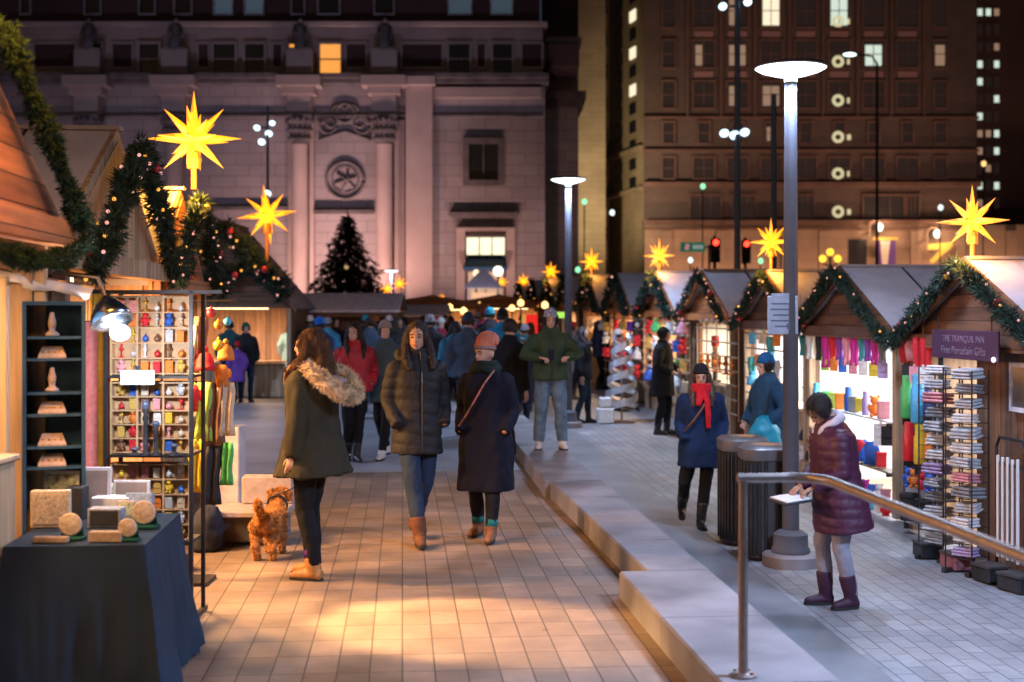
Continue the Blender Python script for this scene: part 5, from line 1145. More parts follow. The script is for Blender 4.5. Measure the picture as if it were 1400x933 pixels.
# ---- shelving unit with jewellery (dark blue)
dkb = mat('dark_blue_board', (.035, .1, .17), .6, var=.3, scale=5); lth = mat('lit_bust_cream', (.6, .42, .33), .6, var=.2, scale=30)
DJ = 6.85
p = at(74, 428, DJ); RJ = -A+.33
t = thing('display_shelf', 'narrow dark blue shelf unit with jewellery behind the navy table', 'shelf', (p.x, p.y, 0), RJ)
W_ = 77/F*DJ
mb = MB()
for sx in (-1, 1): mb.box((sx*W_/2, .1, .93), (.02, .22, 1.86))
mb.box((0, .205, .93), (W_-.02, .012, 1.86)); mb.box((0, .1, 1.87), (W_+.02, .22, .02)); mb.build('carcass', dkb, t)
sz = [EYE-(py-HZ)/F*DJ for py in (462, 492, 538, 568, 612, 640)]
for i, z in enumerate([.35, .62]+sz): mb = MB(); mb.box((0, .095, z), (W_-.022, .2, .014)); mb.build('shelf_board', dkb, t)
for i, (z, kd) in enumerate(zip(sz, ('bust', 'tray', 'bust', 'tray', 'tray', 'tray'))):
    c_, s_ = math.cos(RJ), math.sin(RJ); off = (-.01, .04)
    q = Vector((p.x+c_*off[0]-s_*off[1], p.y+s_*off[0]+c_*off[1], z+.008))
    if kd == 'bust':
        t2 = thing('jewellery_bust', 'cream necklace bust on the %s dark blue shelf' % ORD[i], 'bust', q, RJ, 'jewellery on the dark blue shelves')
        mb = MB(); mb.loft([(0, .035, .025), (.012, .035, .025), (.03, .014, .012), (.07, .022, .016), (.1, .014, .012), (.125, .01, .01)], 14); mb.build('body', lth, t2, smooth=True)
        mb = MB(); mb.tube([(.02*math.cos(a)*1.0, -.018, .075+.028*math.sin(a)) for a in [PI*1.0+PI*k/8 for k in range(9)]], .002, 5); mb.build('necklace', gold, t2)
    else:
        t2 = thing('jewellery_tray', 'sloping cream jewellery tray on the %s dark blue shelf' % ORD[i], 'tray', q, RJ, 'jewellery on the dark blue shelves')
        mb = MB(); mb.add([(-.07, -.04, 0), (.07, -.04, 0), (.06, .04, 0), (-.06, .04, 0), (-.07, -.04, .01), (.07, -.04, .01), (.05, .04, .06), (-.05, .04, .06)], [(3, 2, 1, 0), (4, 5, 6, 7), (0, 1, 5, 4), (1, 2, 6, 5), (2, 3, 7, 6), (3, 0, 4, 7)]); mb.build('body', lth, t2)
        mb = MB(); [mb.ell((-.045+.03*k, -.01, .03), (.008, .008, .008), n=6, m=4) for k in range(4)]; mb.build('earrings', gold, t2)
# near hut left jamb boards and counter at the frame edge
p = at(24, 428, 7.0); t = thing('pine_board', 'upright pale pine board at the left edge beside the dark blue shelf', 'board', (p.x, p.y, 0), -A)
mb = MB(); mb.box((0, 0, 1.0), (.09, .05, 2.0), bev=.004); mb.build('plank', w_lt, t)
p = at(-2, 428, 6.6); t = thing('pine_board', 'pale pine board cut by the left edge of the photo', 'board', (p.x, p.y, 0), -A)
mb = MB(); mb.box((0, 0, 1.0), (.1, .04, 2.0), bev=.004); mb.build('plank', w_lt, t)
p = at(-52, 428, 6.0); t = thing('pine_counter', 'pale pine counter panel at the lower left edge', 'counter', (p.x, p.y, 0), -A)
mb = MB(); mb.box((0, 0, .56), (.3, .5, 1.12), bev=.006); mb.build('front', w_lt, t); mb = MB(); mb.box((0, 0, 1.135), (.33, .54, .03), bev=.004); mb.build('top', w_ltx, t)
# hanging fabric strips
for k, (px, c_, h_, wd) in enumerate(((120, 'pink', .85, .06), (127, 'lime', .82, .03), (131, 'yellow', 1.05, .04), (137, 'orange', 1.0, .035), (143, 'brown', 1.05, .04))):
    p = at(px, 640, 8.1+.03*k); t = thing('fabric_banner', '%s cloth strip hanging between the dark blue shelf and the ornament stand' % c_, 'cloth', (p.x, p.y, p.z-.05), -A, 'cloth strips hung beside the ornament stand')
    mb = MB(); n = 8
    vs = []; H = h_+.1
    for j in range(9):
        for q in range(5): vs.append((-wd+2*wd*q/4, .012*math.sin(q*1.9+k), H*j/8))
    o = len(vs); vs += [(x, y+.006, z) for x, y, z in vs]; fs = []
    for j in range(8):
        for q in range(4): a_ = j*5+q; fs += [(a_, a_+1, a_+6, a_+5), (a_+45, a_+50, a_+51, a_+46)]
    mb.add(vs, fs); mb.build('cloth', gmat(c_, 'scarf'), t, smooth=True)
    mb = MB(); mb.cyl((-wd-.01, .003, H), (wd+.01, .003, H), .006); mb.cyl((0, .003, H), (0, .003, 2.0-p.z+.05+.1), .003); mb.build('rod', dark_m, t)
# ---- ornament stand
DS = 7.75
p = at(203, 428, DS); so_ = thing('display_stand', 'tall black-framed stand with compartment trays of small ornaments, right of the navy table', 'display stand', (p.x, p.y, 0), -A)
def zs(py, d=DS): return EYE-(py-HZ)/F*d
WS = (262-145)/F*DS; fx = WS/2; top = zs(397)
mb = MB()
for sx in (-1, 1):
    for yy in (0, .3): mb.box((sx*fx, yy, top/2), (.022, .022, top))
mb.box((.03, 0, top-.01), (WS+.3, .022, .022)); mb.box((0, .3, top-.01), (WS, .022, .022))
for sx in (-1, 1): mb.box((sx*fx, .15, top-.01), (.02, .3, .02)); mb.box((sx*fx, .15, .012), (.03, .42, .024))
mb.build('frame', dark_m, so_)
pine = mat('pine_tray', (.55, .36, .2), .65, var=.2, scale=12)
for i, (pa, pb) in enumerate(((404, 514), (522, 622), (634, 742))):
    za, zb = zs(pa), zs(pb)
    mb = MB(); mb.box((0, .14, zb-.008), (WS-.02, .3, .016)); mb.build('shelf_board', dark_m, so_)
    mb = MB(); mb.box((0, .1, (za+zb)/2), (WS-.03, .012, za-zb)); nx = 3; nz = 5
    for k in range(nx+1): mb.box((-(WS-.04)/2+(WS-.04)*k/nx, .065, (za+zb)/2), (.012, .06, za-zb))
    for k in range(nz+1): mb.box((0, .062, zb+.01+(za-zb-.02)*k/nz), (WS-.03, .05, .008))
    mb.build('compartment_tray', pine, so_)
    rnd = random.Random(40+i); kinds = ['bauble', 'box', 'card', 'plush', 'candle']; cc = ['gold', 'cream', 'red', 'silver', 'orange', 'brown', 'blue', 'white', 'yellow', 'pink']
    for r_ in range(nz):
        for k in range(6):
            kd = kinds[rnd.randrange(5)]; c_ = cc[rnd.randrange(10)]; sc = {'bauble': .55, 'box': .42, 'card': .45, 'plush': .42, 'candle': .42}[kd]; hh = {'bauble': .035, 'box': .105, 'card': .1, 'plush': .11, 'candle': .08}[kd]*sc
            xx = -(WS-.08)/2+(WS-.08)*(k+.5)/6; lx, ly = xx, .058; cs_, sn = math.cos(-A), math.sin(-A)
            good(kd, c_, (p.x+cs_*lx-sn*ly, p.y+sn*lx+cs_*ly, zb+.016+(za-zb-.02)*r_/nz+hh), -A, 'in the stand\'s %s tray, %s row up' % (['top', 'middle', 'bottom'][i], ORD[r_]), 'ornaments in the stand trays', sc)
# white price card, candlesticks
q = at(188, 507, DS-.06); t = thing('price_card', 'blank cream card clipped under the top tray of the ornament stand', 'card', q, -A)
mb = MB(); mb.box((0, 0, -.04), (.2, .006, .085)); mb.build('card', whi, t); mb = MB(); mb.box((0, .004, .012), (.03, .008, .03)); mb.build('clip', dark_m, t)
for k, (px, top_) in enumerate(((199, 548), (213, 575), (238, 607), (184, 612))):
    z0 = zs(622); q = at(px, 428, DS-.05); hh = zs(top_)-z0
    t = thing('candlestick', ['tallest dark candlestick with blue-grey head on the middle shelf of the stand', 'shorter dark candlestick right of the tallest one', 'low dark round holder at the right of the middle shelf', 'squat dark bowl at the left of the middle shelf'][k], 'candlestick', (q.x, q.y, z0), 0, 'dark candlesticks on the ornament stand')
    mb = MB(); r_ = .035 if k < 2 else .05; mb.lathe((0, 0, 0), [(r_, 0), (r_, .008), (.014, .02), (.012, hh*.6), (.02, hh*.68), (.012, hh*.75), (.022, hh*.85)], 14); mb.build('stem', blk, t, smooth=True)
    mb = MB(); mb.ell((0, 0, hh*.92), (.022, .022, max(.012, hh*.1))); mb.build('head', mat('bluegrey_ceramic', (.1, .13, .22), .3), t, smooth=True)
# lamp with reflector
q = at(164, 455, 7.15); lb = q.copy()
t = thing('clamp_lamp', 'white-hot bulb in a silver clamp lamp reflector hung above the navy table', 'lamp', q, 0)
mb = MB(); rm = (Vector((.35, -.35, -1))).to_track_quat('-Z', 'Y').to_matrix()
prof = [(.03, .15), (.045, .13), (.07, .11), (.105, .05), (.118, .0), (.114, .0), (.1, .05), (.065, .105), (.02, .12)]
mb.lathe(Vector((-.045, .02, .055)), prof, 24, rm); mb.build('reflector', mat('spun_aluminium', (.6, .6, .62), .25, metal=1), t, smooth=True)
mb = MB(); mb.ell((0, 0, 0), (.055, .05, .045)); mb.build('bulb', emis('hot_bulb', (.86, .9, 1), 28, True), t, smooth=True)
mb = MB(); mb.tube([(-.09, .04, .2), (-.13, .06, .3), (-.3, .1, .32), (-.62, .1, .36)], .012, 8); mb.build('arm', steel, t)
light('clamp_lamp_light', 'POINT', lb+Vector((.03, -.1, -.05)), 38, (.85, .9, 1), .05)
# white canvas valance
a, b = at(-30, 372, 6.9), at(128, 402, 7.1); t = thing('canvas_valance', 'pale canvas valance running to the clamp lamp at the left', 'awning', a, 0)
mb = MB(); d_ = b-a
vs = []; 
for k in range(13):
    u = k/12; q = d_*u; vs += [(q.x, q.y, q.z+.03), (q.x+.02*math.sin(k*2), q.y-.04-.01*math.sin(k*1.7), q.z-.03-.012*math.sin(k*1.3))]
o = len(vs); vs += [(x, y+.008, z) for x, y, z in vs]; fs = []
for k in range(12): fs += [(2*k, 2*k+1, 2*k+3, 2*k+2), (o+2*k, o+2*k+2, o+2*k+3, o+2*k+1), (2*k, 2*k+2, o+2*k+2, o+2*k), (2*k+1, o+2*k+1, o+2*k+3, 2*k+3)]
mb.add(vs, fs); mb.build('canvas', mat('white_canvas', (.7, .66, .64), .8), t, smooth=True)
mb = MB(); mb.tube([(0, .02, .03), (d_.x, d_.y+.02, d_.z+.03)], .012, 8); mb.build('pole', steel, t)
# hanging goods right of the stand
rnd = random.Random(9)
q0 = at(290, 428, 8.9)
t = thing('hanging_stand', 'slim dark stand hung with bright ornaments and scarves right of the ornament stand', 'rail', (q0.x, q0.y, 0), -A)
mb = MB(); mb.tube([(-.15, 0, 0), (-.15, 0, 1.9), (.16, 0, 1.9)], .012, 8); mb.tube([(-.15, 0, 1.35), (.14, 0, 1.35)], .01, 8); mb.box((-.13, 0, .012), (.25, .3, .024)); mb.build('frame', dark_m, t)
cs_, sn = math.cos(-A), math.sin(-A)
def rel(lx, ly, z): return Vector((q0.x+cs_*lx-sn*ly, q0.y+sn*lx+cs_*ly, z))
for k, (lx, z, kd, c_, sc) in enumerate(((-.14, 1.72, 'scarf', 'cream', .9), (-.07, 1.78, 'scarf', 'brown', .8), (-.0, 1.82, 'bauble', 'red', .9), (.05, 1.74, 'bauble', 'orange', .9), (.11, 1.76, 'bauble', 'cyan', .8), (.05, 1.6, 'bauble', 'yellow', 1.1), (.1, 1.56, 'hat', 'orange', .7), (-.04, 1.5, 'hat', 'red', .8), (.07, 1.44, 'mitten', 'orange', 1.), (-.13, 1.3, 'mitten', 'red', 1.2), (-.06, 1.33, 'scarf', 'lime', 1.1), (.02, 1.33, 'scarf', 'brown', 1.2), (.1, 1.33, 'scarf', 'cream', 1.0), (-.1, .95, 'scarf', 'yellow', 1), (.0, .9, 'scarf', 'black', 1.1), (.1, .93, 'scarf', 'green', .8))):
    good(kd, c_, rel(lx, -.03, z), -A+rnd.uniform(-.3, .3), 'on the dark stand beside the ornament trays', 'bright things on the dark rail', sc)
q = at(292, 428, 11.4); t = thing('plinth', 'white cube plinth draped with a yellow-green cloth behind the rail', 'plinth', (q.x+.1, q.y, 0), -A)
mb = MB(); mb.box((0, 0, .42), (.3, .3, .84), bev=.01); mb.build('body', mat('plinth_pink_white', (.6, .52, .5), .7), t)
mb = MB(); mb.box((-.02, -.02, .9), (.16, .16, .11), bev=.008); mb.build('top_block', kraft, t)
mb = MB(); mb.loft([(.35, .03, .02, -.12, -.17), (.5, .05, .03, -.12, -.175), (.7, .035, .025, -.12, -.172), (.8, .02, .02, -.12, -.17)], 10); mb.build('cloth', gmat('lime', 'scarf'), t, smooth=True)
# bench of stone with bag
q = gnd(338, 752, 0.0); q = at(338, 752, 10.1)
q = gnd(336, 748); t = thing('stone_bench', 'low pinkish granite bench with raised back block behind the dog', 'bench', (q.x, q.y, 0), -A)
stone_w = mat('bench_granite', (.38, .3, .27), .7, var=.2, scale=14, bump=.3)
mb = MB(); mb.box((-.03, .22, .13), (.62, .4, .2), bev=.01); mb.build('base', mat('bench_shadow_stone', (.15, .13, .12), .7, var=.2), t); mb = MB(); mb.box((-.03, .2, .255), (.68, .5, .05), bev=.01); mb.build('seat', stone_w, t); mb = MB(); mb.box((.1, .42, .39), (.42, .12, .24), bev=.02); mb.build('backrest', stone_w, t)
q = gnd(283, 752); t = thing('bag', 'dark blue soft bag slumped beside the stone bench', 'bag', (q.x, q.y, 0), -A)
mb = MB(); mb.loft([(0, .1, .13), (.02, .13, .16), (.15, .13, .15), (.28, .1, .12, .01), (.34, .06, .05, .02)], 20); b_ = remesh(mb, .012, 4, lambda c: .012*noise.noise(c*12)); b_.build('body', mat('bag_cloth', (.03, .035, .05), .8, bump=.3), t, smooth=True)
mb = MB(); mb.tube([(-.05, 0, .32), (-.04, 0, .42), (.04, 0, .43), (.06, 0, .32)], .008, 6); mb.build('handle', dark_m, t)
q = gnd(262, 780); t = thing('shoe_pile', 'dark boxes under the ornament stand', 'box', (q.x-.12, q.y, 0), 0)
mb = MB(); mb.box((0, 0, .06), (.22, .15, .12), bev=.01); mb.build('lower_box', blk, t); mb = MB(); mb.box((.02, 0, .16), (.18, .13, .08), bev=.01); mb.build('upper_box', kraft, t)
# warm lamps of second left hut
light('warm_stall_lamp', 'SPOT', (-1.95, 8.9, 2.0), 420, (1, .5, .19), .08, (.3, 8.9, 0), 88, .7)
light('warm_stall_lamp', 'SPOT', (-1.4, 8.55, 2.05), 1250, (1, .55, .21), .04, (.3, 7.68, 0), 34, .45)
light('warm_stall_lamp', 'SPOT', (-1.4, 8.5, 2.05), 330, (1, .55, .21), .04, (-.75, 7.85, 0), 42, .5)
light('warm_stall_lamp', 'SPOT', (-2.9, 9.6, 1.9), 520, (1, .5, .2), .12, (.3, 11.4, 0), 110, .7)
# ------------------------------------------------------------------ people
SK = {'warm': (.46, .25, .16), 'fair': (.55, .33, .25), 'deep': (.24, .12, .07)}
def skin(k): return mat('skin_'+k, SK[k], .55, var=.06)
def cl(name, col, **k): return mat('cloth_'+name, tuple(q*.72 for q in col), k.pop('rough', .85), var=k.pop('var', .2), scale=k.pop('scale', 6), bump=k.pop('bump', .35), bscale=k.pop('bscale', 60))
def ik(a, b, l1, l2, hint):
    a, b = Vector(a), Vector(b); d = b-a; L = min(d.length, (l1+l2)*.999)
    if d.length < 1e-6: d = Vector((0, 0, -1))
    dn = d.normalized(); b = a+dn*L; x = (l1*l1-l2*l2+L*L)/(2*L); h = math.sqrt(max(0, l1*l1-x*x))
    hv = Vector(hint); hv = (hv-dn*hv.dot(dn)).normalized(); return a+dn*x+hv*h, b
def hand_mb(wrist, d, palm_n, side, curl=.5, s=1.0):
    """palm + 5 separate fingers; d = pointing direction, palm_n = palm normal"""
    mb = MB(); d = Vector(d).normalized(); n = Vector(palm_n); n = (n-d*n.dot(d)).normalized(); u = d.cross(n)*side
    w_ = Vector(wrist)
    def P(a, b, c): return w_+(d*a+u*b+n*c)*s
    pal = [P(-.03, 0, 0), P(.01, 0, 0), P(.045, 0, .0), P(.085, 0, 0)]
    mb.tube(pal, [.024*s, .027*s, .036*s, .034*s], 12, flat=1.0)
    # flatten palm along n
    mb.v = [tuple(w_+(Vector(v)-w_)-n*((Vector(v)-w_).dot(n))*.55) for v in mb.v]
    for k, (off, ln) in enumerate(((-.028, .07), (-.0095, .08), (.0095, .075), (.027, .06))):
        p = [P(.07, off, 0), P(.088, off, 0)]; a = 0; q = Vector((.088, off, 0)); segl = ln/3
        for j in range(3):
            a += curl*(.5+.35*j); q = q+Vector((math.cos(a)*segl, 0, math.sin(a)*segl)); p.append(P(*q))
        mb.tube(p, [.0085*s, .0088*s, .008*s, .0072*s, .0058*s], 8)
    mb.tube([P(.015, -.02, .004), P(.035, -.042, .012), P(.058, -.05, .02+.01*curl), P(.078, -.044, .03+.015*curl)], [.012*s, .011*s, .009*s, .0065*s], 8)
    return mb
def person(label, loc, H, face, legs=None, arms=None, lean=0., sway=0., head=(0, 0), group=None, fine=True, sk='warm', coat=None, hem=.78, coat_m=None, flare=1.0, quilt=0, trou=None, boots=None, boot_h=.16, boot_r=1.0, hair=None, hair_m=None, hat=None, hat_m=None, scarf=None, hood=None, collar=True, bulk=1.0, hands=(1, 1), extra=None, crouch=0., wide=1.0, zip_m=None, socks=None, curl=.5):
    k = H/1.72; t = thing('person', label, 'person', loc, face, group)
    vx = .011 if fine else .022
    legs = legs or ((-.1, 0, .08), (.1, .02, .08)); arms = arms or ((-.24, -.02, .84), (.24, -.02, .84))
    # joints (person's left is +x when facing -y)
    hipz = .9-crouch
    hips = [Vector((-.09+sway*.3, 0, hipz)), Vector((.09+sway*.3, 0, hipz))]
    def up(x, y, z): # torso bend forward by lean about hip
        q = Vector((x, y, z-.95)); q.rotate(Euler((lean, 0, 0))) if lean else None
        return Vector((q.x+sway*(z-.3)*.5, q.y, q.z+.95-crouch))
    sh = [up(-.165, 0, 1.39), up(.165, 0, 1.39)]
    neck = up(0, 0, 1.47); hc = up(0, -.02, 1.60)
    hr = Euler((lean*.6+head[1], 0, head[0])).to_matrix()
    def hp(x, y, z): q = Vector((x, y, z-1.52)); q = hr @ q; return up(0, -.008, 1.52)+q
    kn = []; an = []
    for s_, h_, f_ in ((-1, hips[0], legs[0]), (1, hips[1], legs[1])):
        hint = f_[3] if len(f_) > 3 else (s_*.05, -1, 0)
        a, b = ik(h_, f_[:3], .418, .41, hint); kn.append(a); an.append(b)
    el = []; wr = []
    for s_, h_, f_ in ((-1, sh[0], arms[0]), (1, sh[1], arms[1])):
        hint = f_[3] if len(f_) > 3 else (s_*.5, 1, -.1)
        a, b = ik(h_, f_[:3], .29, .25, hint); el.append(a); wr.append(b)
    b = MB()
    def torso(sc, z0, z1, extra=0.):
        prof = [(.84, .15, .105), (.93, .168, .118), (1.06, .142, .1), (1.2, .155, .11), (1.32, .165, .105), (1.40, .135, .088), (1.445, .09, .07), (1.49, .055, .055), (1.54, .052, .052)]
        return [(z, rx*sc+extra, ry*sc+extra) for z, rx, ry in prof if z0 <= z <= z1]
    def loft_up(mb, rings, n=24, p=2.3):
        m2 = MB(); m2.loft(rings, n, p); mb.add([up(*v) for v in m2.v], m2.f)
    loft_up(b, torso(1, 0, 2))
    # head
    def hell(mb, c, r, n=16, m=12):
        m2 = MB(); m2.ell(c, r, n=n, m=m); mb.add([hp(*v) for v in m2.v], m2.f)
    hell(b, (0, .005, 1.625), (.074, .094, .098)); hell(b, (0, -.035, 1.585), (.056, .06, .078)); hell(b, (0, -.05, 1.535), (.036, .04, .03))
    hell(b, (0, -.1, 1.592), (.013, .02, .022), 8, 6); hell(b, (0, -.093, 1.61), (.009, .015, .03), 8, 6)
    hell(b, (0, -.088, 1.552), (.024, .012, .009), 8, 6); hell(b, (0, -.082, 1.635), (.05, .018, .012), 10, 6)
    for s_ in (-1, 1): hell(b, (s_*.076, .012, 1.595), (.012, .02, .032), 8, 6)
    for i in (0, 1):
        b.tube([hips[i]+Vector((0, 0, .03)), kn[i], an[i]+Vector((0, 0, .0))], [.08, .046, .03], 14)
        b.tube([an[i], an[i]+Vector((0, -.03, -.04)), an[i]+Vector((0, -.13, -.055))], [.03, .028, .018], 10)
        b.tube([sh[i]+Vector((0, 0, -.01)), el[i], wr[i]], [.042, .036, .026], 12)
    body = remesh(b, .0085 if fine else .018, 2)
    for i in (0, 1):
        if hands[i]:
            d = (wr[i]-el[i]).normalized()
            if fine:
                hm = hand_mb(wr[i], (d+Vector((0, -.1, 0))), (-(1 if i else -1)*.9, -.35, 0) if abs(d.z) > .6 else (0, 0, -1), 1 if i else -1, curl, 1.0)
                body.add(hm.v, hm.f)
            else:
                body.ell(wr[i]+d*.06, (.035, .035, .05)) if 0 else None
                hm = hand_mb(wr[i], d, (-(1 if i else -1), -.2, 0) if abs(d.z) > .6 else (0, 0, -1), 1 if i else -1, .5, 1.05); body.add(hm.v, hm.f)
    body.v = [tuple(Vector(v)*k) for v in body.v]
    bo = body.build('body', skin(sk), t, smooth=True, fix=False)
    def part(mb, name, m, disp=None, vox=None, sm=2, rm=True, tuft=None):
        if rm: mb = remesh(mb, vox or vx, sm, disp)
        if tuft: src = MB(); src.v = list(mb.v); src.f = list(mb.f); tufts(mb, src, *tuft)
        mb.v = [tuple(Vector(v)*k) for v in mb.v]
        return mb.build(name, m, t, smooth=True, fix=False)
    def folds(amp=.008, f=9):
        return lambda c: amp*noise.noise(Vector((c.x*f, c.y*f, c.z*f*.35)))+amp*.5*noise.noise(Vector((c.x*f*2.5, c.y*f*2.5, c.z*f*1.2+5)))
    # eyes
    if fine:
        e = MB()
        for s_ in (-1, 1): hell(e, (s_*.029, -.0835, 1.612), (.011, .009, .006), 8, 6)
        part(e, 'eyes', mat('eye_dark', (.02, .015, .012), .3), rm=False)
        e = MB(); 
        for s_ in (-1, 1): hell(e, (s_*.03, -.094, 1.636), (.018, .006, .004), 8, 5)
        part(e, 'eyebrows', hair_m or mat('brow', (.03, .02, .015), .8), rm=False)
        e = MB(); hell(e, (0, -.0975, 1.552), (.02, .006, .005), 8, 5); part(e, 'lips', mat('lips', (.35, .1, .09), .5), rm=False)
    # trousers
    tr = MB(); loft_up(tr, [(.82-crouch*0, .15, .115), (.92, .178, .128), (1.02, .165, .12)], 20)
    w2 = wide
    for i in (0, 1):
        mid = hips[i].lerp(kn[i], .5)
        tr.tube([hips[i]+Vector((0, 0, .04)), mid, kn[i], kn[i].lerp(an[i], .5)+Vector((0, .012, 0)), an[i]+Vector((0, 0, .02))], [.095, .084*w2, .066*w2, .062*w2, .05*w2*(1.15 if w2 > 1.1 else 1)], 14)
    part(tr, 'trousers', trou or cl('black', (.014, .014, .018)), folds(.01, 13))
    # boots
    bm_ = boots or cl('dark_boot', (.02, .018, .018), rough=.5)
    for i in (0, 1):
        bt = MB(); a = an[i]; fy = Vector(legs[i][4]) if len(legs[i]) > 4 else Vector(((1 if i else -1)*.14, -1, 0)); fy.normalize(); sd = Vector((-fy.y, fy.x, 0))
        up_ = (kn[i]-a).normalized()
        bt.tube([a+up_*boot_h, a+up_*boot_h*.5, a+Vector((0, 0, -.01)), a+Vector((0, 0, -.05))], [.058*boot_r, .055*boot_r, .052, .05], 14)
        pts = [a+fy*(-.055)+Vector((0, 0, -.045)), a+fy*0.02+Vector((0, 0, -.035)), a+fy*.09+Vector((0, 0, -.045)), a+fy*.15+Vector((0, 0, -.052)), a+fy*.178+Vector((0, 0, -.058))]
        zf = a.z
        bt.tube(pts, [.04, .047, .042, .034, .018], 12)
        o_ = part(bt, 'boot', bm_, None, .009 if fine else .018, 2)
        so2 = MB(); m2 = MB(); m2.loft([(-.083, .042, .125), (-.062, .042, .125)], 20, 2.6)
        for v in m2.v: so2.v.append(tuple(a+fy*.06+sd*v[0]*(-1)+fy*(-v[1])+Vector((0, 0, v[2]))))
        so2.f = m2.f; so2.mi = m2.mi; so2.v = [tuple(Vector(v)*k) for v in so2.v]; so2.build('sole', mat('sole_rubber', (.02, .018, .015), .7), o_)
        if socks is not None:
            sk_ = MB(); sk_.tube([a+up_*(boot_h-.01), a+up_*(boot_h+.05)], [.056, .054], 14); part(sk_, 'sock', socks, rm=False)
    # coat
    if coat_m is not None:
        c = MB(); q = bulk
        rings = []
        if hem < .8: rings += [(hem, .205*flare*q, .165*flare*q)]
        if hem < .95: rings += [(max(hem, .8)+.02, .197*(1+(flare-1)*.6)*q, .158*q*(1+(flare-1)*.6))]
        rings += [(max(1.0, hem), .188*q, .148*q), (1.12, .178*q, .138*q), (1.26, .19*q, .145*q), (1.36, .188*q, .136*q), (1.42, .148*q, .112*q), (1.46, .11*q, .098*q)]
        if collar: rings += [(1.50, .088, .085), (1.535, .086, .086)]
        loft_up(c, rings, 28, 2.4)
        for i in (0, 1):
            c.tube([sh[i]+Vector((0, 0, -.02)), sh[i].lerp(el[i], .5), el[i], el[i].lerp(wr[i], .55), wr[i]+(wr[i]-el[i]).normalized()*.0], [.082*q, .075*q, .066*q, .06*q, .05*q], 14)
        for i in (0, 1): c.ell(sh[i]+Vector((0, 0, -.03)), (.08*q, .078*q, .075), n=14, m=10)
        if quilt:
            dz = quilt
            def disp(v): return .007*abs(math.sin(PI*(v.z+.02*math.sin(v.x*9))/dz))**.6-.006+.007*noise.noise(v*11)+.003*noise.noise(v*28)
        else: disp = folds(.017, 8)
        co_ = part(c, coat or 'coat', coat_m, disp, vx, 2 if quilt else 3)
        if zip_m is not None:
            z = MB(); pts = [up(0, -.158*q-.004-(.006 if zz < 1.3 else -.006-(.04 if zz > 1.42 else 0)), zz) for zz in [hem+.03+(1.5-hem-.03)*j/10 for j in range(11)]]
            z.tube(pts, .006, 6); z.v = [tuple(Vector(v)*k) for v in z.v]; z.build('zip', zip_m, co_)
    # hair
    hm_ = hair_m or mat('hair_dark', (.02, .012, .009), .7, var=.3, scale=40, bump=.4, bscale=120)
    hd = lambda v: .006*noise.noise(Vector((v.x*60, v.y*60, v.z*9)))
    if hair in ('long', 'loose', 'short', 'bun', 'bob'):
        h = MB(); hs_ = .0 if not hat else .012; hell(h, (0, .022, 1.643-hs_), (.09-hs_, .1-hs_, .098-hs_))
        for s_ in (-1, 1): hell(h, (s_*.066, .0, 1.62), (.03, .06, .07))
        if hair in ('long', 'loose', 'bob'):
            e_ = {'long': 1.3, 'loose': 1.36, 'bob': 1.46}[hair]
            for s_ in (-1, 1):
                h.tube([hp(s_*.072, .01, 1.65), hp(s_*.088, .0, 1.56), up(s_*.1, -.05, 1.47), up(s_*.1, -.12, 1.40), up(s_*.09, -.15, e_)], [.035, .036, .04, .035, .018], 10)
            h.tube([hp(0, .06, 1.64), hp(0, .085, 1.56), up(0, .1, 1.46), up(0, .14, 1.38)], [.08, .08, .08, .04], 12)
        if hair == 'bun': hell(h, (0, .1, 1.69), (.05, .045, .045))
        part(h, 'hair', hm_, hd, .0085 if fine else .018, 1, True, (1800, .05, .0016, 3, 2.2) if fine else None)
    if hat:
        h = MB()
        zc = 1.655
        hell(h, (0, .012, zc+.01), (.086, .1, .098)); 
        if hat == 'slouch': hell(h, (.005, .05, zc+.06), (.1, .1, .08))
        if hat == 'pompom': hell(h, (0, .02, zc+.125), (.035, .035, .035))
        cut = [v for v in h.v]
        # keep only above the brow by squashing lower half up
        inv = hr.transposed(); piv = up(0, -.008, 1.52); nv = []
        for v in h.v:
            l = inv @ (Vector(v)-piv)+Vector((0, 0, 1.52)); zmin = 1.632+.18*(l.y*-1) if l.y < 0 else 1.632-.25*l.y
            if l.z < zmin: l.z = zmin
            nv.append(tuple(hp(*l)))
        h.v = nv
        part(h, 'hat', hat_m, lambda v: .003*math.sin(v.x*260)+.002*noise.noise(v*50), .0085 if fine else .018, 1)
        h = MB(); m = 28; pts = []
        for j in range(m+1): a = 2*PI*j/m; pts.append(hp(.079*math.cos(a), .01+.092*math.sin(a), 1.652+.018*(-math.sin(a))*1.0))
        h.tube(pts, .016, 8); part(h, 'hat_band', hat_m if not isinstance(extra, dict) or 'band' not in extra else extra['band'], rm=False)
    if scarf is not None:
        h = MB(); pts = [up(.1*math.cos(a), -.008+.1*math.sin(a), 1.47+.015*math.sin(3*a)) for a in [2*PI*j/20 for j in range(21)]]; h.tube(pts, .042, 10)
        pts = [up(.085*math.cos(a), -.02+.085*math.sin(a), 1.515) for a in [2*PI*j/20 for j in range(21)]]; h.tube(pts, .032, 10)
        if isinstance(extra, dict) and 'tails' in extra:
            for dx, zz in ((.05, 1.08), (-.04, 1.32)): h.tube([up(dx*.6, -.14, 1.46), up(dx, -.185, 1.36), up(dx*1.1, -.19, (1.36+zz)/2), up(dx*1.2, -.185, zz)], [.035, .038, .036, .03], 10, flat=.7)
        part(h, 'scarf', scarf, folds(.006, 25), .0095 if fine else .018, 1)
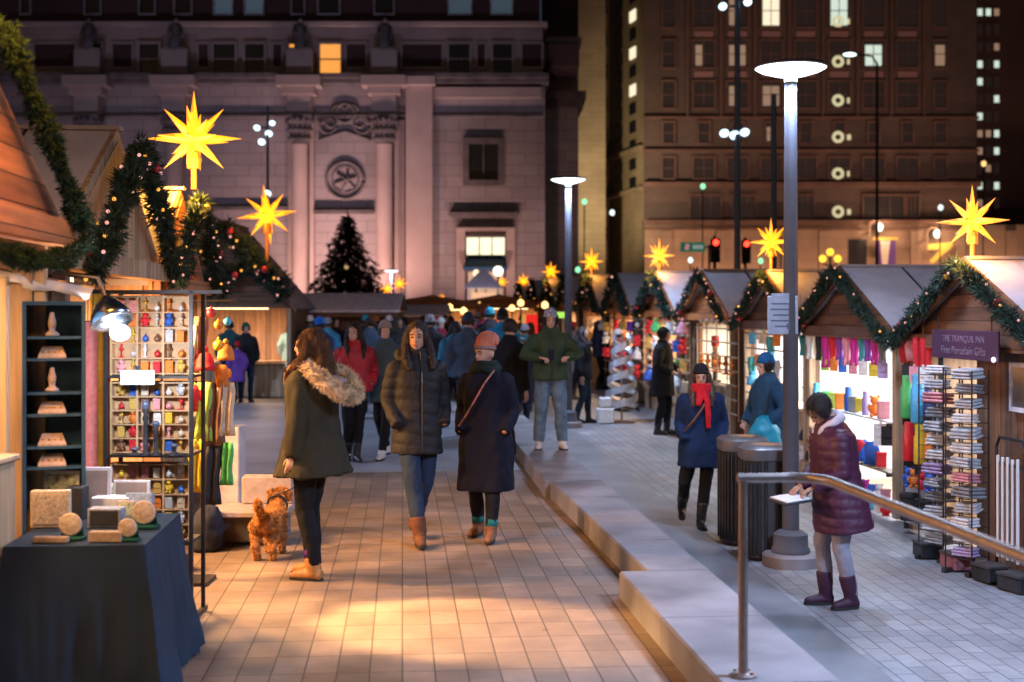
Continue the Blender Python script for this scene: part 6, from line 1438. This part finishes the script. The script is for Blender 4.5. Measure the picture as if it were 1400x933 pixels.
    if hood is not None:      # hood lying on the shoulders with fur rim
        h = MB(); pts = [up(.12*math.cos(a), .06+.13*math.sin(a), 1.46+.03*math.sin(a)+(-.02 if math.sin(a) < 0 else 0)) for a in [2*PI*j/20 for j in range(21)]]; h.tube(pts, .045, 10); part(h, 'hood', coat_m, folds(.008, 15))
    return t, dict(up=up, hp=hp, k=k, an=an, wr=wr, el=el, part=part, kn=kn, hell=hell, vx=vx)
tan_fur = mat('tan_fur', (.5, .36, .22), .9, var=.5, scale=14); blk_fur = mat('black_fur', (.012, .011, .011), .9, var=.3, scale=20)
pinkl = mat('hood_lining', (.3, .2, .17), .9)
# P1 woman in olive parka, seen from behind-left
g1 = gnd(428, 790)
t, P = person('woman in olive parka with big fur hood and tan boots holding the dog leash', g1, 1.70, math.radians(-118), legs=((-.07, -.05, .08), (.08, .06, .08)), arms=((-.25, -.06, .86), (.26, .0, .86)), sk='warm',
    coat='parka', coat_m=cl('olive', (.04, .034, .019), var=.15), hem=.72, flare=1.32, bulk=1.14, boots=mat('tan_leather', (.42, .19, .05), .6, var=.3, scale=20), boot_h=.09, trou=cl('black_legging', (.012, .012, .014)), hair='bob', hair_m=mat('hair_brown', (.055, .024, .01), .8, var=.4, scale=30), head=(.15, .0), socks=cl('purple_sock', (.09, .02, .16)), lean=.03)
up, hp, part = P['up'], P['hp'], P['part']
h = MB(); 
h.loft([(0, 0, 0)]*0) if 0 else None
pts = []
for j in range(25):
    a = 2*PI*j/24; pts.append(up(.165*math.cos(a), .16+.165*math.sin(a), 1.40+.05*math.cos(2*a)*0+(-.14*math.sin(a) if math.sin(a) > 0 else -.07*math.sin(a))))
h.tube(pts, .05, 12); part(h, 'fur_trim', tan_fur, lambda v: .014*noise.noise(v*30), .011, 1, True, (4200, .035, .0035, 2))
h = MB(); m2 = MB(); m2.ell((0, .15, 1.365), (.135, .12, .045), n=18, m=12); h.add([up(*v) for v in m2.v], m2.f); part(h, 'hood', pinkl, lambda v: .012*noise.noise(v*14))
h = MB(); h.tube([up(-.09, -.05, 1.5), up(-.1, -.13, 1.42), up(-.06, -.17, 1.3), up(-.03, -.175, 1.2)], [.03, .035, .03, .02], 10); h.tube([up(.09, -.05, 1.5), up(.08, -.14, 1.42), up(.05, -.17, 1.32)], [.03, .035, .02], 10); part(h, 'front_hair', mat('hair_ginger', (.3, .13, .045), .5, var=.3, scale=40), lambda v: .008*noise.noise(Vector((v.x*60, v.y*60, v.z*9))), .009, 1)
h = MB(); h.tube([up(-.19, -.14, 1.02), up(-.2, -.19, .93), up(-.17, -.2, .83)], [.035, .045, .03], 10); part(h, 'mitten', mat('cream_knit', (.55, .42, .34), .9, bump=.4, bscale=120), lambda v: .006*noise.noise(v*30))
h = MB(); m2 = MB(); m2.box((.205, -.02, .885), (.02, .19, .06), bev=.008); h.add(m2.v, m2.f); part(h, 'pocket_flap', M['cloth_olive'], rm=False)
MT1 = Matrix.Translation(g1) @ Matrix.Rotation(math.radians(-118), 4, 'Z')
hand1 = MT1 @ (P['wr'][0]*P['k'])
# P2 tall woman in black quilted coat
g2 = gnd(570, 742)
person('tall long-haired woman in black quilted coat, blue jeans and brown boots', g2, 1.74, math.radians(14), legs=((-.03, -.2, .09), (.05, .24, .14)), arms=((-.185, -.13, .93, (-.35, 1, 0)), (.19, -.12, .93, (.35, 1, 0))), sk='warm', coat='quilted_coat', coat_m=cl('black_quilt', (.009, .008, .009), rough=.72), hem=.70, quilt=.085, flare=1.0, bulk=1.0, trou=cl('denim', (.035, .06, .115), bump=.5, bscale=160), boots=mat('brown_suede', (.13, .045, .018), .75, var=.25, scale=14), boot_h=.13, boot_r=1.1, hair='loose', head=(-.38, .04), hood=True, zip_m=dark_m, hands=(0, 0))
# P3 woman with pink beanie, long navy coat
g3 = gnd(664, 736)
t, P = person('woman in pink beanie and long navy coat with striped bag strap', g3, 1.60, math.radians(-20), legs=((-.1, .12, .09), (.1, -.18, .09)), arms=((-.19, -.12, .93, (-.35, 1, 0)), (.2, -.12, .93, (.35, 1, 0))), sk='warm', coat='long_coat', coat_m=cl('navy_wool', (.01, .01, .022)), hem=.42, flare=1.2, bulk=1.05, trou=cl('black', (.014, .014, .018)), boots=mat('brown_shoe', (.2, .075, .03), .6, var=.2), boot_h=.05, hair=None, hat='slouch', hat_m=mat('pink_knit', (.55, .17, .1), .9, bump=.6, bscale=180), scarf=cl('green_black', (.015, .028, .024)), head=(-.45, .12), socks=cl('teal_sock', (.02, .2, .2)), extra={'band': mat('grey_knit', (.2, .15, .14), .9)}, hands=(0, 0))
up, part = P['up'], P['part']
h = MB(); pts = [up(.1, -.09, 1.46), up(.05, -.195, 1.36), up(-.03, -.2, 1.22), up(-.12, -.19, 1.08), up(-.2, -.14, .98), up(-.22, 0, .96)]
h.tube(pts, .02, 8, flat=.4); part(h, 'bag_strap', mat('striped_strap', (.35, .14, .12), .8, var=.6, scale=18), rm=False)
h = MB(); pts = [up(.12, -.1, 1.45), up(.09, -.14, 1.2)]; 
# P9 blue coat, red scarf
g9 = gnd(962, 723, -.415); g9.z = zr(g9.y)+0; 
g9 = gnd(958, 722, g9.z); g9.z = zr(g9.y)
t, P = person('woman in bright blue coat with red scarf and black beanie stepping past the bins', g9, 1.66, math.radians(-6), legs=((-.17, .26, .2, (-.2, -1, 0), (-.1, -1, -.3)), (.0, -.02, .08)), arms=((-.18, -.14, .94, (-.35, 1, 0)), (.19, -.14, .94, (.45, 1, 0))), sk='fair', coat='coat', coat_m=cl('mid_blue', (.012, .033, .1)), hem=.66, flare=1.05, bulk=1.14, trou=cl('black', (.014, .014, .018)), boots=cl('dark_boot', (.02, .018, .018), rough=.4), boot_h=.2, hair='long', hair_m=mat('hair_brown2', (.07, .04, .025), .5, var=.3, scale=30), hat='beanie', hat_m=mat('black_knit', (.02, .02, .024), .9, bump=.6, bscale=180), scarf=mat('red_knit', (.55, .015, .025), .85, bump=.5, bscale=120), extra={'tails': 1}, head=(-.1, .1), hands=(0, 0))
up, part = P['up'], P['part']
h = MB(); h.tube([up(.08, -.12, 1.44), up(0, -.2, 1.3), up(-.1, -.21, 1.16), up(-.19, -.15, 1.04)], .012, 8); part(h, 'bag_strap', mat('brown_strap', (.15, .06, .03), .6), rm=False)
# P11 plum coat woman at right
g11 = gnd(1146, 832, -.455)
g11.z = zr(g11.y)
t, P = person('woman in plum quilted coat and plum boots looking down at a tray', g11, 1.66, math.radians(-82), legs=((-.09, -.06, .085), (.09, .07, .085)), arms=((-.12, -.27, .96, (-.5, 1, -.2)), (.12, -.27, .97, (.5, 1, -.2))), sk='warm', coat='quilted_coat', coat_m=cl('plum', (.085, .012, .045), rough=.55), hem=.62, quilt=.075, flare=1.12, bulk=1.18, trou=cl('light_grey', (.36, .35, .42), bump=.4), boots=cl('plum_boot', (.06, .012, .04), rough=.6), boot_h=.19, boot_r=1.15, hair='short', head=(0, .75), lean=.14, collar=True, curl=.8)
up, hp, part = P['up'], P['hp'], P['part']
h = MB(); h.tube([up(0, .09, 1.53), up(.09, .06, 1.51), up(.1, -.02, 1.48), up(.06, -.1, 1.44), up(.045, -.13, 1.4)], [.035, .04, .036, .03, .02], 10); h.tube([up(0, .09, 1.53), up(-.09, .06, 1.51), up(-.1, -.02, 1.48), up(-.06, -.1, 1.44), up(-.045, -.13, 1.4)], [.035, .04, .036, .03, .02], 10); part(h, 'hood_edge', mat('pale_pink_fleece', (.6, .5, .52), .9), lambda v: .006*noise.noise(v*30))
MT = Matrix.Translation(g11) @ Matrix.Rotation(math.radians(-82), 4, 'Z'); hh_ = MT @ (((P['wr'][0]+P['wr'][1])/2)*P['k'])
tt = thing('food_tray', 'dark tray with a white paper lining held by the woman in plum', 'tray', hh_+Vector((-.13, 0, -.1)), math.radians(-82))
mb = MB(); mb.box((0, 0, 0), (.34, .24, .014), (.12, 0, 0), bev=.004); mb.build('tray', blk, tt); mb = MB(); mb.box((0, 0, .014), (.3, .2, .012), (.12, 0, 0), bev=.003); mb.build('paper', white_p, tt)
h = MB(); h.tube([up(.1, .0, 1.1), up(.2, .13, .9), up(.19, .2, .8)], [.02, .02, .02], 8); 
# P4 red jacket
g4 = gnd(484, 631)
person('woman with long black hair in red jacket behind the parka woman', g4, 1.68, math.radians(12), legs=((-.06, .1, .1), (.02, -.06, .08)), arms=((-.17, -.14, .98, (-.4, 1, 0)), (.19, -.12, .98, (.6, 1, 0))), sk='fair', coat='jacket', coat_m=cl('red_jacket', (.5, .015, .03), rough=.6), hem=.86, bulk=1.18, trou=cl('black', (.014, .014, .018)), hair='long', head=(-.5, 0), hands=(0, 0))
# P5 grey-blue jacket walker
g5 = gnd(527, 628)
person('person in a slate blue hooded jacket and white shoes walking behind the quilted coat', g5, 1.70, math.radians(-25), legs=((-.08, .2, .12), (.02, -.15, .08)), arms=((-.25, -.1, 1.0), (.25, .05, 1.0)), sk='fair', coat='jacket', coat_m=cl('slate_blue', (.07, .12, .15)), hem=.72, bulk=1.15, trou=cl('black', (.014, .014, .018)), boots=mat('white_shoe', (.6, .58, .56), .6), boot_h=.04, hair='short', hat='beanie', hat_m=mat('grey_knit2', (.3, .27, .25), .9), hands=(0, 0), head=(.5, 0), fine=False)
# P6 man in green jacket with phone
g6 = gnd(752, 614, .17)
t, P = person('man in green jacket, pale jeans and patterned beanie holding both hands at his chest', g6, 1.68, 0, legs=((-.14, 0, .08), (.15, -.03, .08)), arms=((-.15, -.26, 1.14, (-.9, .3, -.5)), (.2, -.24, 1.15, (.9, .3, -.5))), sk='fair', coat='jacket', coat_m=cl('army_green', (.05, .085, .045)), hem=.84, bulk=1.16, trou=cl('pale_denim', (.15, .23, .32), var=.35, scale=10), wide=1.22, boots=mat('white_shoe', (.6, .58, .56), .6), boot_h=.05, hair='short', hat='beanie', hat_m=mat('patterned_knit', (.3, .3, .36), .9, var=.9, scale=45), zip_m=dark_m, head=(0, .18), curl=.9)
q = g6+Vector((-.02, -.31, 1.15)); tt = thing('phone', 'dark phone held up by the man in the green jacket', 'phone', q, 0); mb = MB(); mb.box((0, 0, 0), (.075, .009, .15), (.4, 0, 0), bev=.003); mb.build('case', blk, tt); mb = MB(); mb.box((0, -.006, 0), (.066, .002, .13), (.4, 0, 0)); mb.build('screen', glass_d, tt)
# P8 person in dark coat at stall
z8 = zr(25); g8 = gnd(906, 602, -.36); g8.z = zr(g8.y)
person('shopper in a long dark coat standing side-on at the orange-gabled stall', (g8.x, g8.y, g8.z), 1.82, math.radians(62), legs=((-.1, .06, .08), (.09, -.04, .08)), arms=((-.18, -.2, 1.02, (-.7, .6, -.4)), (.2, -.2, 1.05, (.7, .6, -.4))), sk='fair', coat='long_coat', coat_m=cl('charcoal', (.02, .017, .017)), hem=.62, bulk=1.12, trou=cl('black', (.014, .014, .018)), hair='short', head=(0, .2), fine=True)
q = Vector((g8.x, g8.y, g8.z)); tt = thing('shopping_bag', 'small pale bag held by the shopper in the long dark coat', 'bag', q+Vector((.33, -.2, .72)), .3)
mb = MB(); mb.box((0, 0, .1), (.16, .08, .2), bev=.01); mb.build('body', gmat('silver', 'box'), tt); mb = MB(); mb.tube([(-.04, 0, .2), (-.03, 0, .3), (.03, 0, .3), (.04, 0, .2)], .006, 6); mb.build('handle', blk, tt)
# P7
d7 = 24.5; g7 = at(797, 428, d7); z7 = zr(g7.y)
person('dark-haired person all in black at the stalls right of the second disc lamp', (g7.x, g7.y, z7), 1.78, math.radians(70), legs=((-.1, .1, .09), (.08, -.08, .08)), sk='fair', coat='jacket', coat_m=cl('black_coat', (.016, .016, .02)), hem=.78, bulk=1.1, trou=cl('dark_denim', (.025, .045, .08)), hair='bob', head=(-.3, 0), fine=False)
# P10 blue beanie behind bin
g10 = at(1049, 428, 14.6); z10 = zr(g10.y)
t, P = person('person in bright blue beanie and blue jacket with a turquoise bag, behind the bins', (g10.x, g10.y, z10), 1.72, math.radians(-72), legs=((-.1, 0, .08), (.1, 0, .08)), arms=((-.2, -.15, .98, (-.8, .6, -.2)), (.22, -.16, .98, (.8, .6, -.2))), sk='fair', coat='jacket', coat_m=cl('slate_grey', (.03, .09, .17)), hem=.78, bulk=1.1, trou=cl('black', (.014, .014, .018)), hair='short', hat='beanie', hat_m=mat('blue_knit', (.02, .12, .3), .9, bump=.6, bscale=180), head=(0, .15), collar=True)
tt = thing('shoulder_bag', 'turquoise drawstring bag carried by the person in the blue beanie', 'bag', Vector((g10.x-.1, g10.y-.25, z10+.72)), 0)
mb = MB(); mb.loft([(0, .12, .08), (.03, .19, .12), (.18, .18, .12), (.32, .1, .08), (.36, .05, .04)], 20); remesh(mb, .012, 3, lambda c: .014*noise.noise(c*12)).build('body', mat('turquoise_nylon', (.01, .3, .42), .45), tt, smooth=True)
mb = MB(); mb.tube([(0, 0, .35), (.03, -.02, .5), (.1, .1, .66)], .01, 6); mb.build('strap', dark_m, tt)
# P12 striding person beside the man
g12 = gnd(694, 628)
person('person in black striding to the right just left of the green jacket man', g12, 1.74, math.radians(150), legs=((-.06, .36, .14), (.06, -.28, .08)), lean=.12, coat='coat', coat_m=cl('black_coat', (.016, .016, .02)), hem=.72, trou=cl('black', (.014, .014, .018)), hair='short', fine=False, sk='fair')
# ------------------------------------------------------------------ crowd (pixel, distance, coat, hat/hair, facing)
CW = [
 (437, 23, 'navy', 'blue', 1.72, 170, 'dark coat and bright blue beanie, just right of the parka woman\'s head'),
 (314, 27.5, 'tealdark', None, 1.66, 200, 'dark teal jacket at the glowing far hut, leftmost of the group there'),
 (336, 27, 'black', 'green', 1.6, 20, 'black jacket and green cap at the glowing far hut'),
 (324, 26.6, 'purple', 'red', 1.22, 180, 'purple jacket, a child in the group at the glowing far hut'),
 (596, 30, 'ltblue', 'santa', 1.72, 180, 'pale blue jacket and red-white hat in the mid crowd'),
 (621, 21, 'teal', None, 1.68, 190, 'teal blue jacket just left of the dark hooded figure'),
 (640, 19.5, 'slate', 'slate', 1.8, 175, 'dark hooded slate coat behind the pink beanie'),
 (664, 27, 'maroon', 'maroon', 1.74, 165, 'maroon jacket and maroon hat behind the pink beanie'),
 (687, 20, 'bright', 'black', 1.70, 185, 'bright blue jacket right of the pink beanie'),
 (712, 22, 'navy', None, 1.66, 10, 'navy coat between the bright blue jacket and the green jacket man'),
 (725, 31, 'red', None, 1.72, 200, 'red jacket below the red lit sign'),
 (545, 26, 'black', None, 1.72, 30, 'black coat just left of the tall quilted-coat woman\'s head'),
 (500, 29, 'black', 'teal', 1.75, 180, 'black coat and teal hat right of the red jacket woman'),
 (514, 31, 'navy', 'orange', 1.72, 170, 'navy coat and orange hat in the far crowd'),
 (532, 30, 'black', 'white', 1.74, 190, 'black coat and white hat in the far crowd'),
 (459, 30, 'black', None, 1.70, 10, 'black coat seen between the blue beanie and the red jacket'),
 (578, 34, 'brown', None, 1.74, 180, 'brown coat in the far crowd'),
 (609, 33, 'black', None, 1.75, 20, 'black coat right of the red and white hat'),
 (652, 33, 'grey', 'grey', 1.7, 180, 'grey coat and grey hat in the far crowd'),
 (676, 34, 'navy', 'red', 1.72, 0, 'navy coat and red hat in the far crowd'),
 (700, 36, 'ltblue', None, 1.7, 180, 'pale blue coat in the far crowd'),
 (738, 38, 'maroon', None, 1.7, 180, 'maroon coat near the second disc lamp'),
 (713, 40, 'black', 'red', 1.74, 10, 'black coat and red cap by the red lit sign'),
 (480, 35, 'grey', 'pink', 1.68, 180, 'grey coat and pink hat above the red jacket woman'),
 (564, 38, 'red', 'black', 1.72, 180, 'red coat and black hat in the far crowd'),
 (820, 33, 'navy', None, 1.74, 90, 'navy coat at the seventh stall of the right row'),
 (633, 42, 'brown', 'orange', 1.72, 180, 'brown coat and orange hat at the far end of the lane'),
 (412, 32, 'maroon', None, 1.68, 190, 'maroon coat behind the parka woman, by the grey-roofed hut'),
 (398, 30, 'ltblue', None, 1.62, 180, 'pale blue coat half hidden behind the parka woman'),
]
CW += [(x_, d_, c_, h_, H_, f_, l_) for x_, d_, c_, h_, H_, f_, l_ in [
 (448, 27, 'teal', 'grey', 1.7, 180, 'teal jacket and grey hat right of the blue beanie'),
 (470, 33, 'navy', 'red', 1.73, 180, 'navy coat and red hat above the red jacket woman'),
 (507, 24, 'slate', None, 1.74, 175, 'slate coat right of the red jacket woman'),
 (553, 31, 'bright', 'black', 1.7, 180, 'bright blue coat and black hat in the far crowd'),
 (588, 23, 'black', 'grey', 1.76, 180, 'black coat and grey hat between the two walking women'),
 (603, 27, 'maroon', 'white', 1.7, 20, 'maroon coat and white hat in the mid crowd'),
 (616, 37, 'red', None, 1.74, 180, 'red coat at the far end of the lane'),
 (645, 30, 'ltblue', 'orange', 1.72, 180, 'pale blue coat and orange hat in the far crowd'),
 (670, 24, 'black', 'teal', 1.74, 180, 'black coat and teal hat left of the bright blue jacket'),
 (693, 28, 'brown', 'pink', 1.68, 10, 'brown coat and pink hat in the mid crowd'),
 (704, 32, 'bright', 'red', 1.7, 180, 'bright blue coat and red hat in the far crowd'),
 (718, 27, 'tealdark', 'grey', 1.76, 180, 'dark teal coat and grey hat left of the green jacket man'),
 (783, 30, 'grey', 'red', 1.74, 90, 'grey coat and red hat beyond the second disc lamp'),
 (845, 27, 'maroon', 'white', 1.66, 90, 'maroon coat and white hat at the sixth stall'),
 (424, 29, 'tealdark', 'white', 1.74, 180, 'dark teal coat and white hat behind the parka woman'),
 (573, 29, 'purple', None, 1.7, 10, 'purple coat behind the quilted-coat woman')]]
CC = dict(navy=(.018, .026, .06), tealdark=(.015, .06, .07), black=(.015, .015, .018), purple=(.1, .04, .2), ltblue=(.13, .24, .36), teal=(.03, .13, .2), slate=(.035, .05, .075), maroon=(.16, .015, .03), bright=(.015, .14, .42), red=(.42, .02, .03), brown=(.07, .035, .02), grey=(.13, .13, .14))
HC = dict(blue=(.02, .12, .45), green=(.02, .12, .09), red=(.5, .02, .03), santa=(.55, .03, .04), slate=(.035, .05, .075), maroon=(.16, .015, .05), black=(.015, .015, .018), teal=(.02, .25, .3), orange=(.55, .2, .05), white=(.6, .6, .62), grey=(.25, .25, .27), pink=(.55, .3, .4))
rnd = random.Random(77)
for px, d, cc, ht, H, fa, lab in CW:
    g = at(px, 428, d); g.z = 0 if g.x < 1.9 else zr(g.y)
    if 1.35 < g.x <= 1.97: g.z = .17 if g.y < 18 else .17-.07*(g.y-18)/22
    if 27 < g.y and g.x < 1.4: g.z = -.004
    st = rnd.uniform(-.12, .12)
    jeans = rnd.random() < .5
    person('person in '+lab, g, H, math.radians(fa+rnd.uniform(-15, 15)), legs=((-.1, st, .08+max(0, st)*.2), (.1, -st, .08+max(0, -st)*.2)), arms=((-.22, -.12 if rnd.random() < .5 else .02, .95), (.23, -.1 if rnd.random() < .5 else .02, .93)), sk=rnd.choice(['fair', 'warm', 'fair', 'deep']), coat='jacket', coat_m=cl('crowd_'+cc, tuple(min(.6, q*2.2) for q in CC[cc])), hem=rnd.choice([.6, .8, .82]), bulk=rnd.uniform(1.05, 1.2), trou=cl('denim', (.035, .06, .115)) if jeans else cl('black', (.014, .014, .018)), hair='short' if ht or rnd.random() < .4 else 'bob', hair_m=None if rnd.random() < .6 else M['hair_brown'], hat='beanie' if ht else None, hat_m=mat('hat_'+str(ht), HC.get(ht, (.1, .1, .1)), .9) if ht else None, fine=False, group='people in the crowd down the lane', head=(rnd.uniform(-.4, .4), 0), extra={'band': white_p} if ht == 'santa' else None, hands=(0, 0))
# ------------------------------------------------------------------ dog
gd = gnd(369, 762); t = thing('dog', 'curly ginger dog on a leash beside the olive parka, seen from behind', 'dog', gd, math.radians(170))
curl_m = mat('ginger_curls', (.42, .19, .06), .9, var=.45, scale=22)
b = MB()   # facing -y locally, body length ~.5
b.tube([(0, .24, .32), (0, .2, .335), (0, .05, .33), (0, -.1, .335), (0, -.2, .35), (0, -.27, .38)], [.05, .095, .098, .105, .1, .065], 14)
b.tube([(0, -.2, .37), (0, -.27, .45), (0, -.31, .5)], [.075, .06, .055], 12)
b.ell((0, -.34, .52), (.062, .075, .06)); b.tube([(0, -.38, .51), (0, -.44, .49), (0, -.465, .485)], [.038, .03, .022], 10)
for s_ in (-1, 1):
    b.tube([(s_*.06, .17, .32), (s_*.075, .12, .24), (s_*.075, .19, .14), (s_*.075, .17, .04), (s_*.075, .165, .02)], [.075, .055, .034, .028, .03], 10)
    b.tube([(s_*.075, .18, .022), (s_*.075, .12, .02)], [.028, .024], 8)
    b.tube([(s_*.055, -.17, .33), (s_*.065, -.16, .22), (s_*.065, -.17, .1), (s_*.065, -.17, .025)], [.06, .04, .03, .03], 10)
    b.tube([(s_*.065, -.165, .022), (s_*.065, -.215, .02)], [.028, .024], 8)
r_ = remesh(b, .008, 2, lambda v: .012*noise.noise(v*26)+.01*noise.noise(v*55)); src = MB(); src.v = list(r_.v); src.f = list(r_.f); tufts(r_, src, 9000, .026, .0045, 4, .3)
S_ = .84; r_.v = [tuple(Vector(v)*S_) for v in r_.v]; r_.build('body', curl_m, t, smooth=True, fix=False)
for s_ in (-1, 1):
    e = MB(); e.tube([(s_*.055, -.32, .56), (s_*.085, -.32, .53), (s_*.09, -.325, .46)], [.015, .028, .022], 8); e2 = remesh(e, .008, 1); src = MB(); src.v = list(e2.v); src.f = list(e2.f); tufts(e2, src, 500, .025, .004, 5, .5); e2.v = [tuple(Vector(v)*S_) for v in e2.v]; e2.build('ear', curl_m, t, smooth=True, fix=False)
e = MB(); e.tube([(0, .23, .37), (0, .3, .42), (.02, .31, .5), (.03, .27, .54)], [.03, .028, .03, .018], 8); e2 = remesh(e, .008, 1); src = MB(); src.v = list(e2.v); src.f = list(e2.f); tufts(e2, src, 1200, .035, .004, 6, .1); e2.v = [tuple(Vector(v)*S_) for v in e2.v]; e2.build('tail', curl_m, t, smooth=True, fix=False)
e = MB(); e.ell((0, -.478, .493), (.014, .01, .01)); [e.ell((s_*.028, -.395, .54), (.008, .006, .008)) for s_ in (-1, 1)]; e.v = [tuple(Vector(v)*S_) for v in e.v]; e.build('nose_and_eyes', blk, t)
e = MB(); e.tube([(.09*math.cos(a), -.245+.0*math.sin(a)+.02*math.sin(a), .43+.085*math.sin(a)) for a in [2*PI*j/20 for j in range(21)]], .01, 6); e.v = [tuple(Vector(v)*S_) for v in e.v]; e.build('collar', dark_m, t)
MD = Matrix.Translation(gd) @ Matrix.Rotation(math.radians(170), 4, 'Z'); c0 = MD @ Vector((.01, -.21, .44))
l = MB(); a_, b_ = c0, hand1+Vector((0, 0, -.07)); l.tube([a_-a_, (b_-a_)*.3+Vector((0, 0, -.04)), (b_-a_)*.65+Vector((0, 0, -.04)), b_-a_], .005, 6); lo = l.build('leash', dark_m, None, smooth=True); lo.location = a_; tag(lo, 'thin dark leash from the dog collar to the parka woman', 'leash')
# ------------------------------------------------------------------ unique labels for repeated goods
from collections import Counter
cnt = Counter(o['_b'] for o in COL.objects if '_b' in o.keys())
for o in list(COL.objects):
    if '_b' in o.keys():
        if cnt[o['_b']] > 1:
            n = o['_n']; c_ = cnt[o['_b']]
            o['label'] = '%s, %s of %s such' % (o['_b'], ORD[min(n-1, 17)], ['', 'one', 'two', 'three', 'four', 'five', 'six', 'seven', 'eight', 'nine', 'ten'][min(c_, 10)]) if False else (lambda m_: '%s %s from the left %s' % (ORD[min(n-1, 17)], o['_b'][:m_], o['_b'][m_+1:]))(min(i for i in [o['_b'].find(w_) for w_ in (' on the', ' in the', ' behind the', ' beside the', ' at the', ' hung above', " in the stand")] if i > 0))
        del o['_b']; del o['_n']
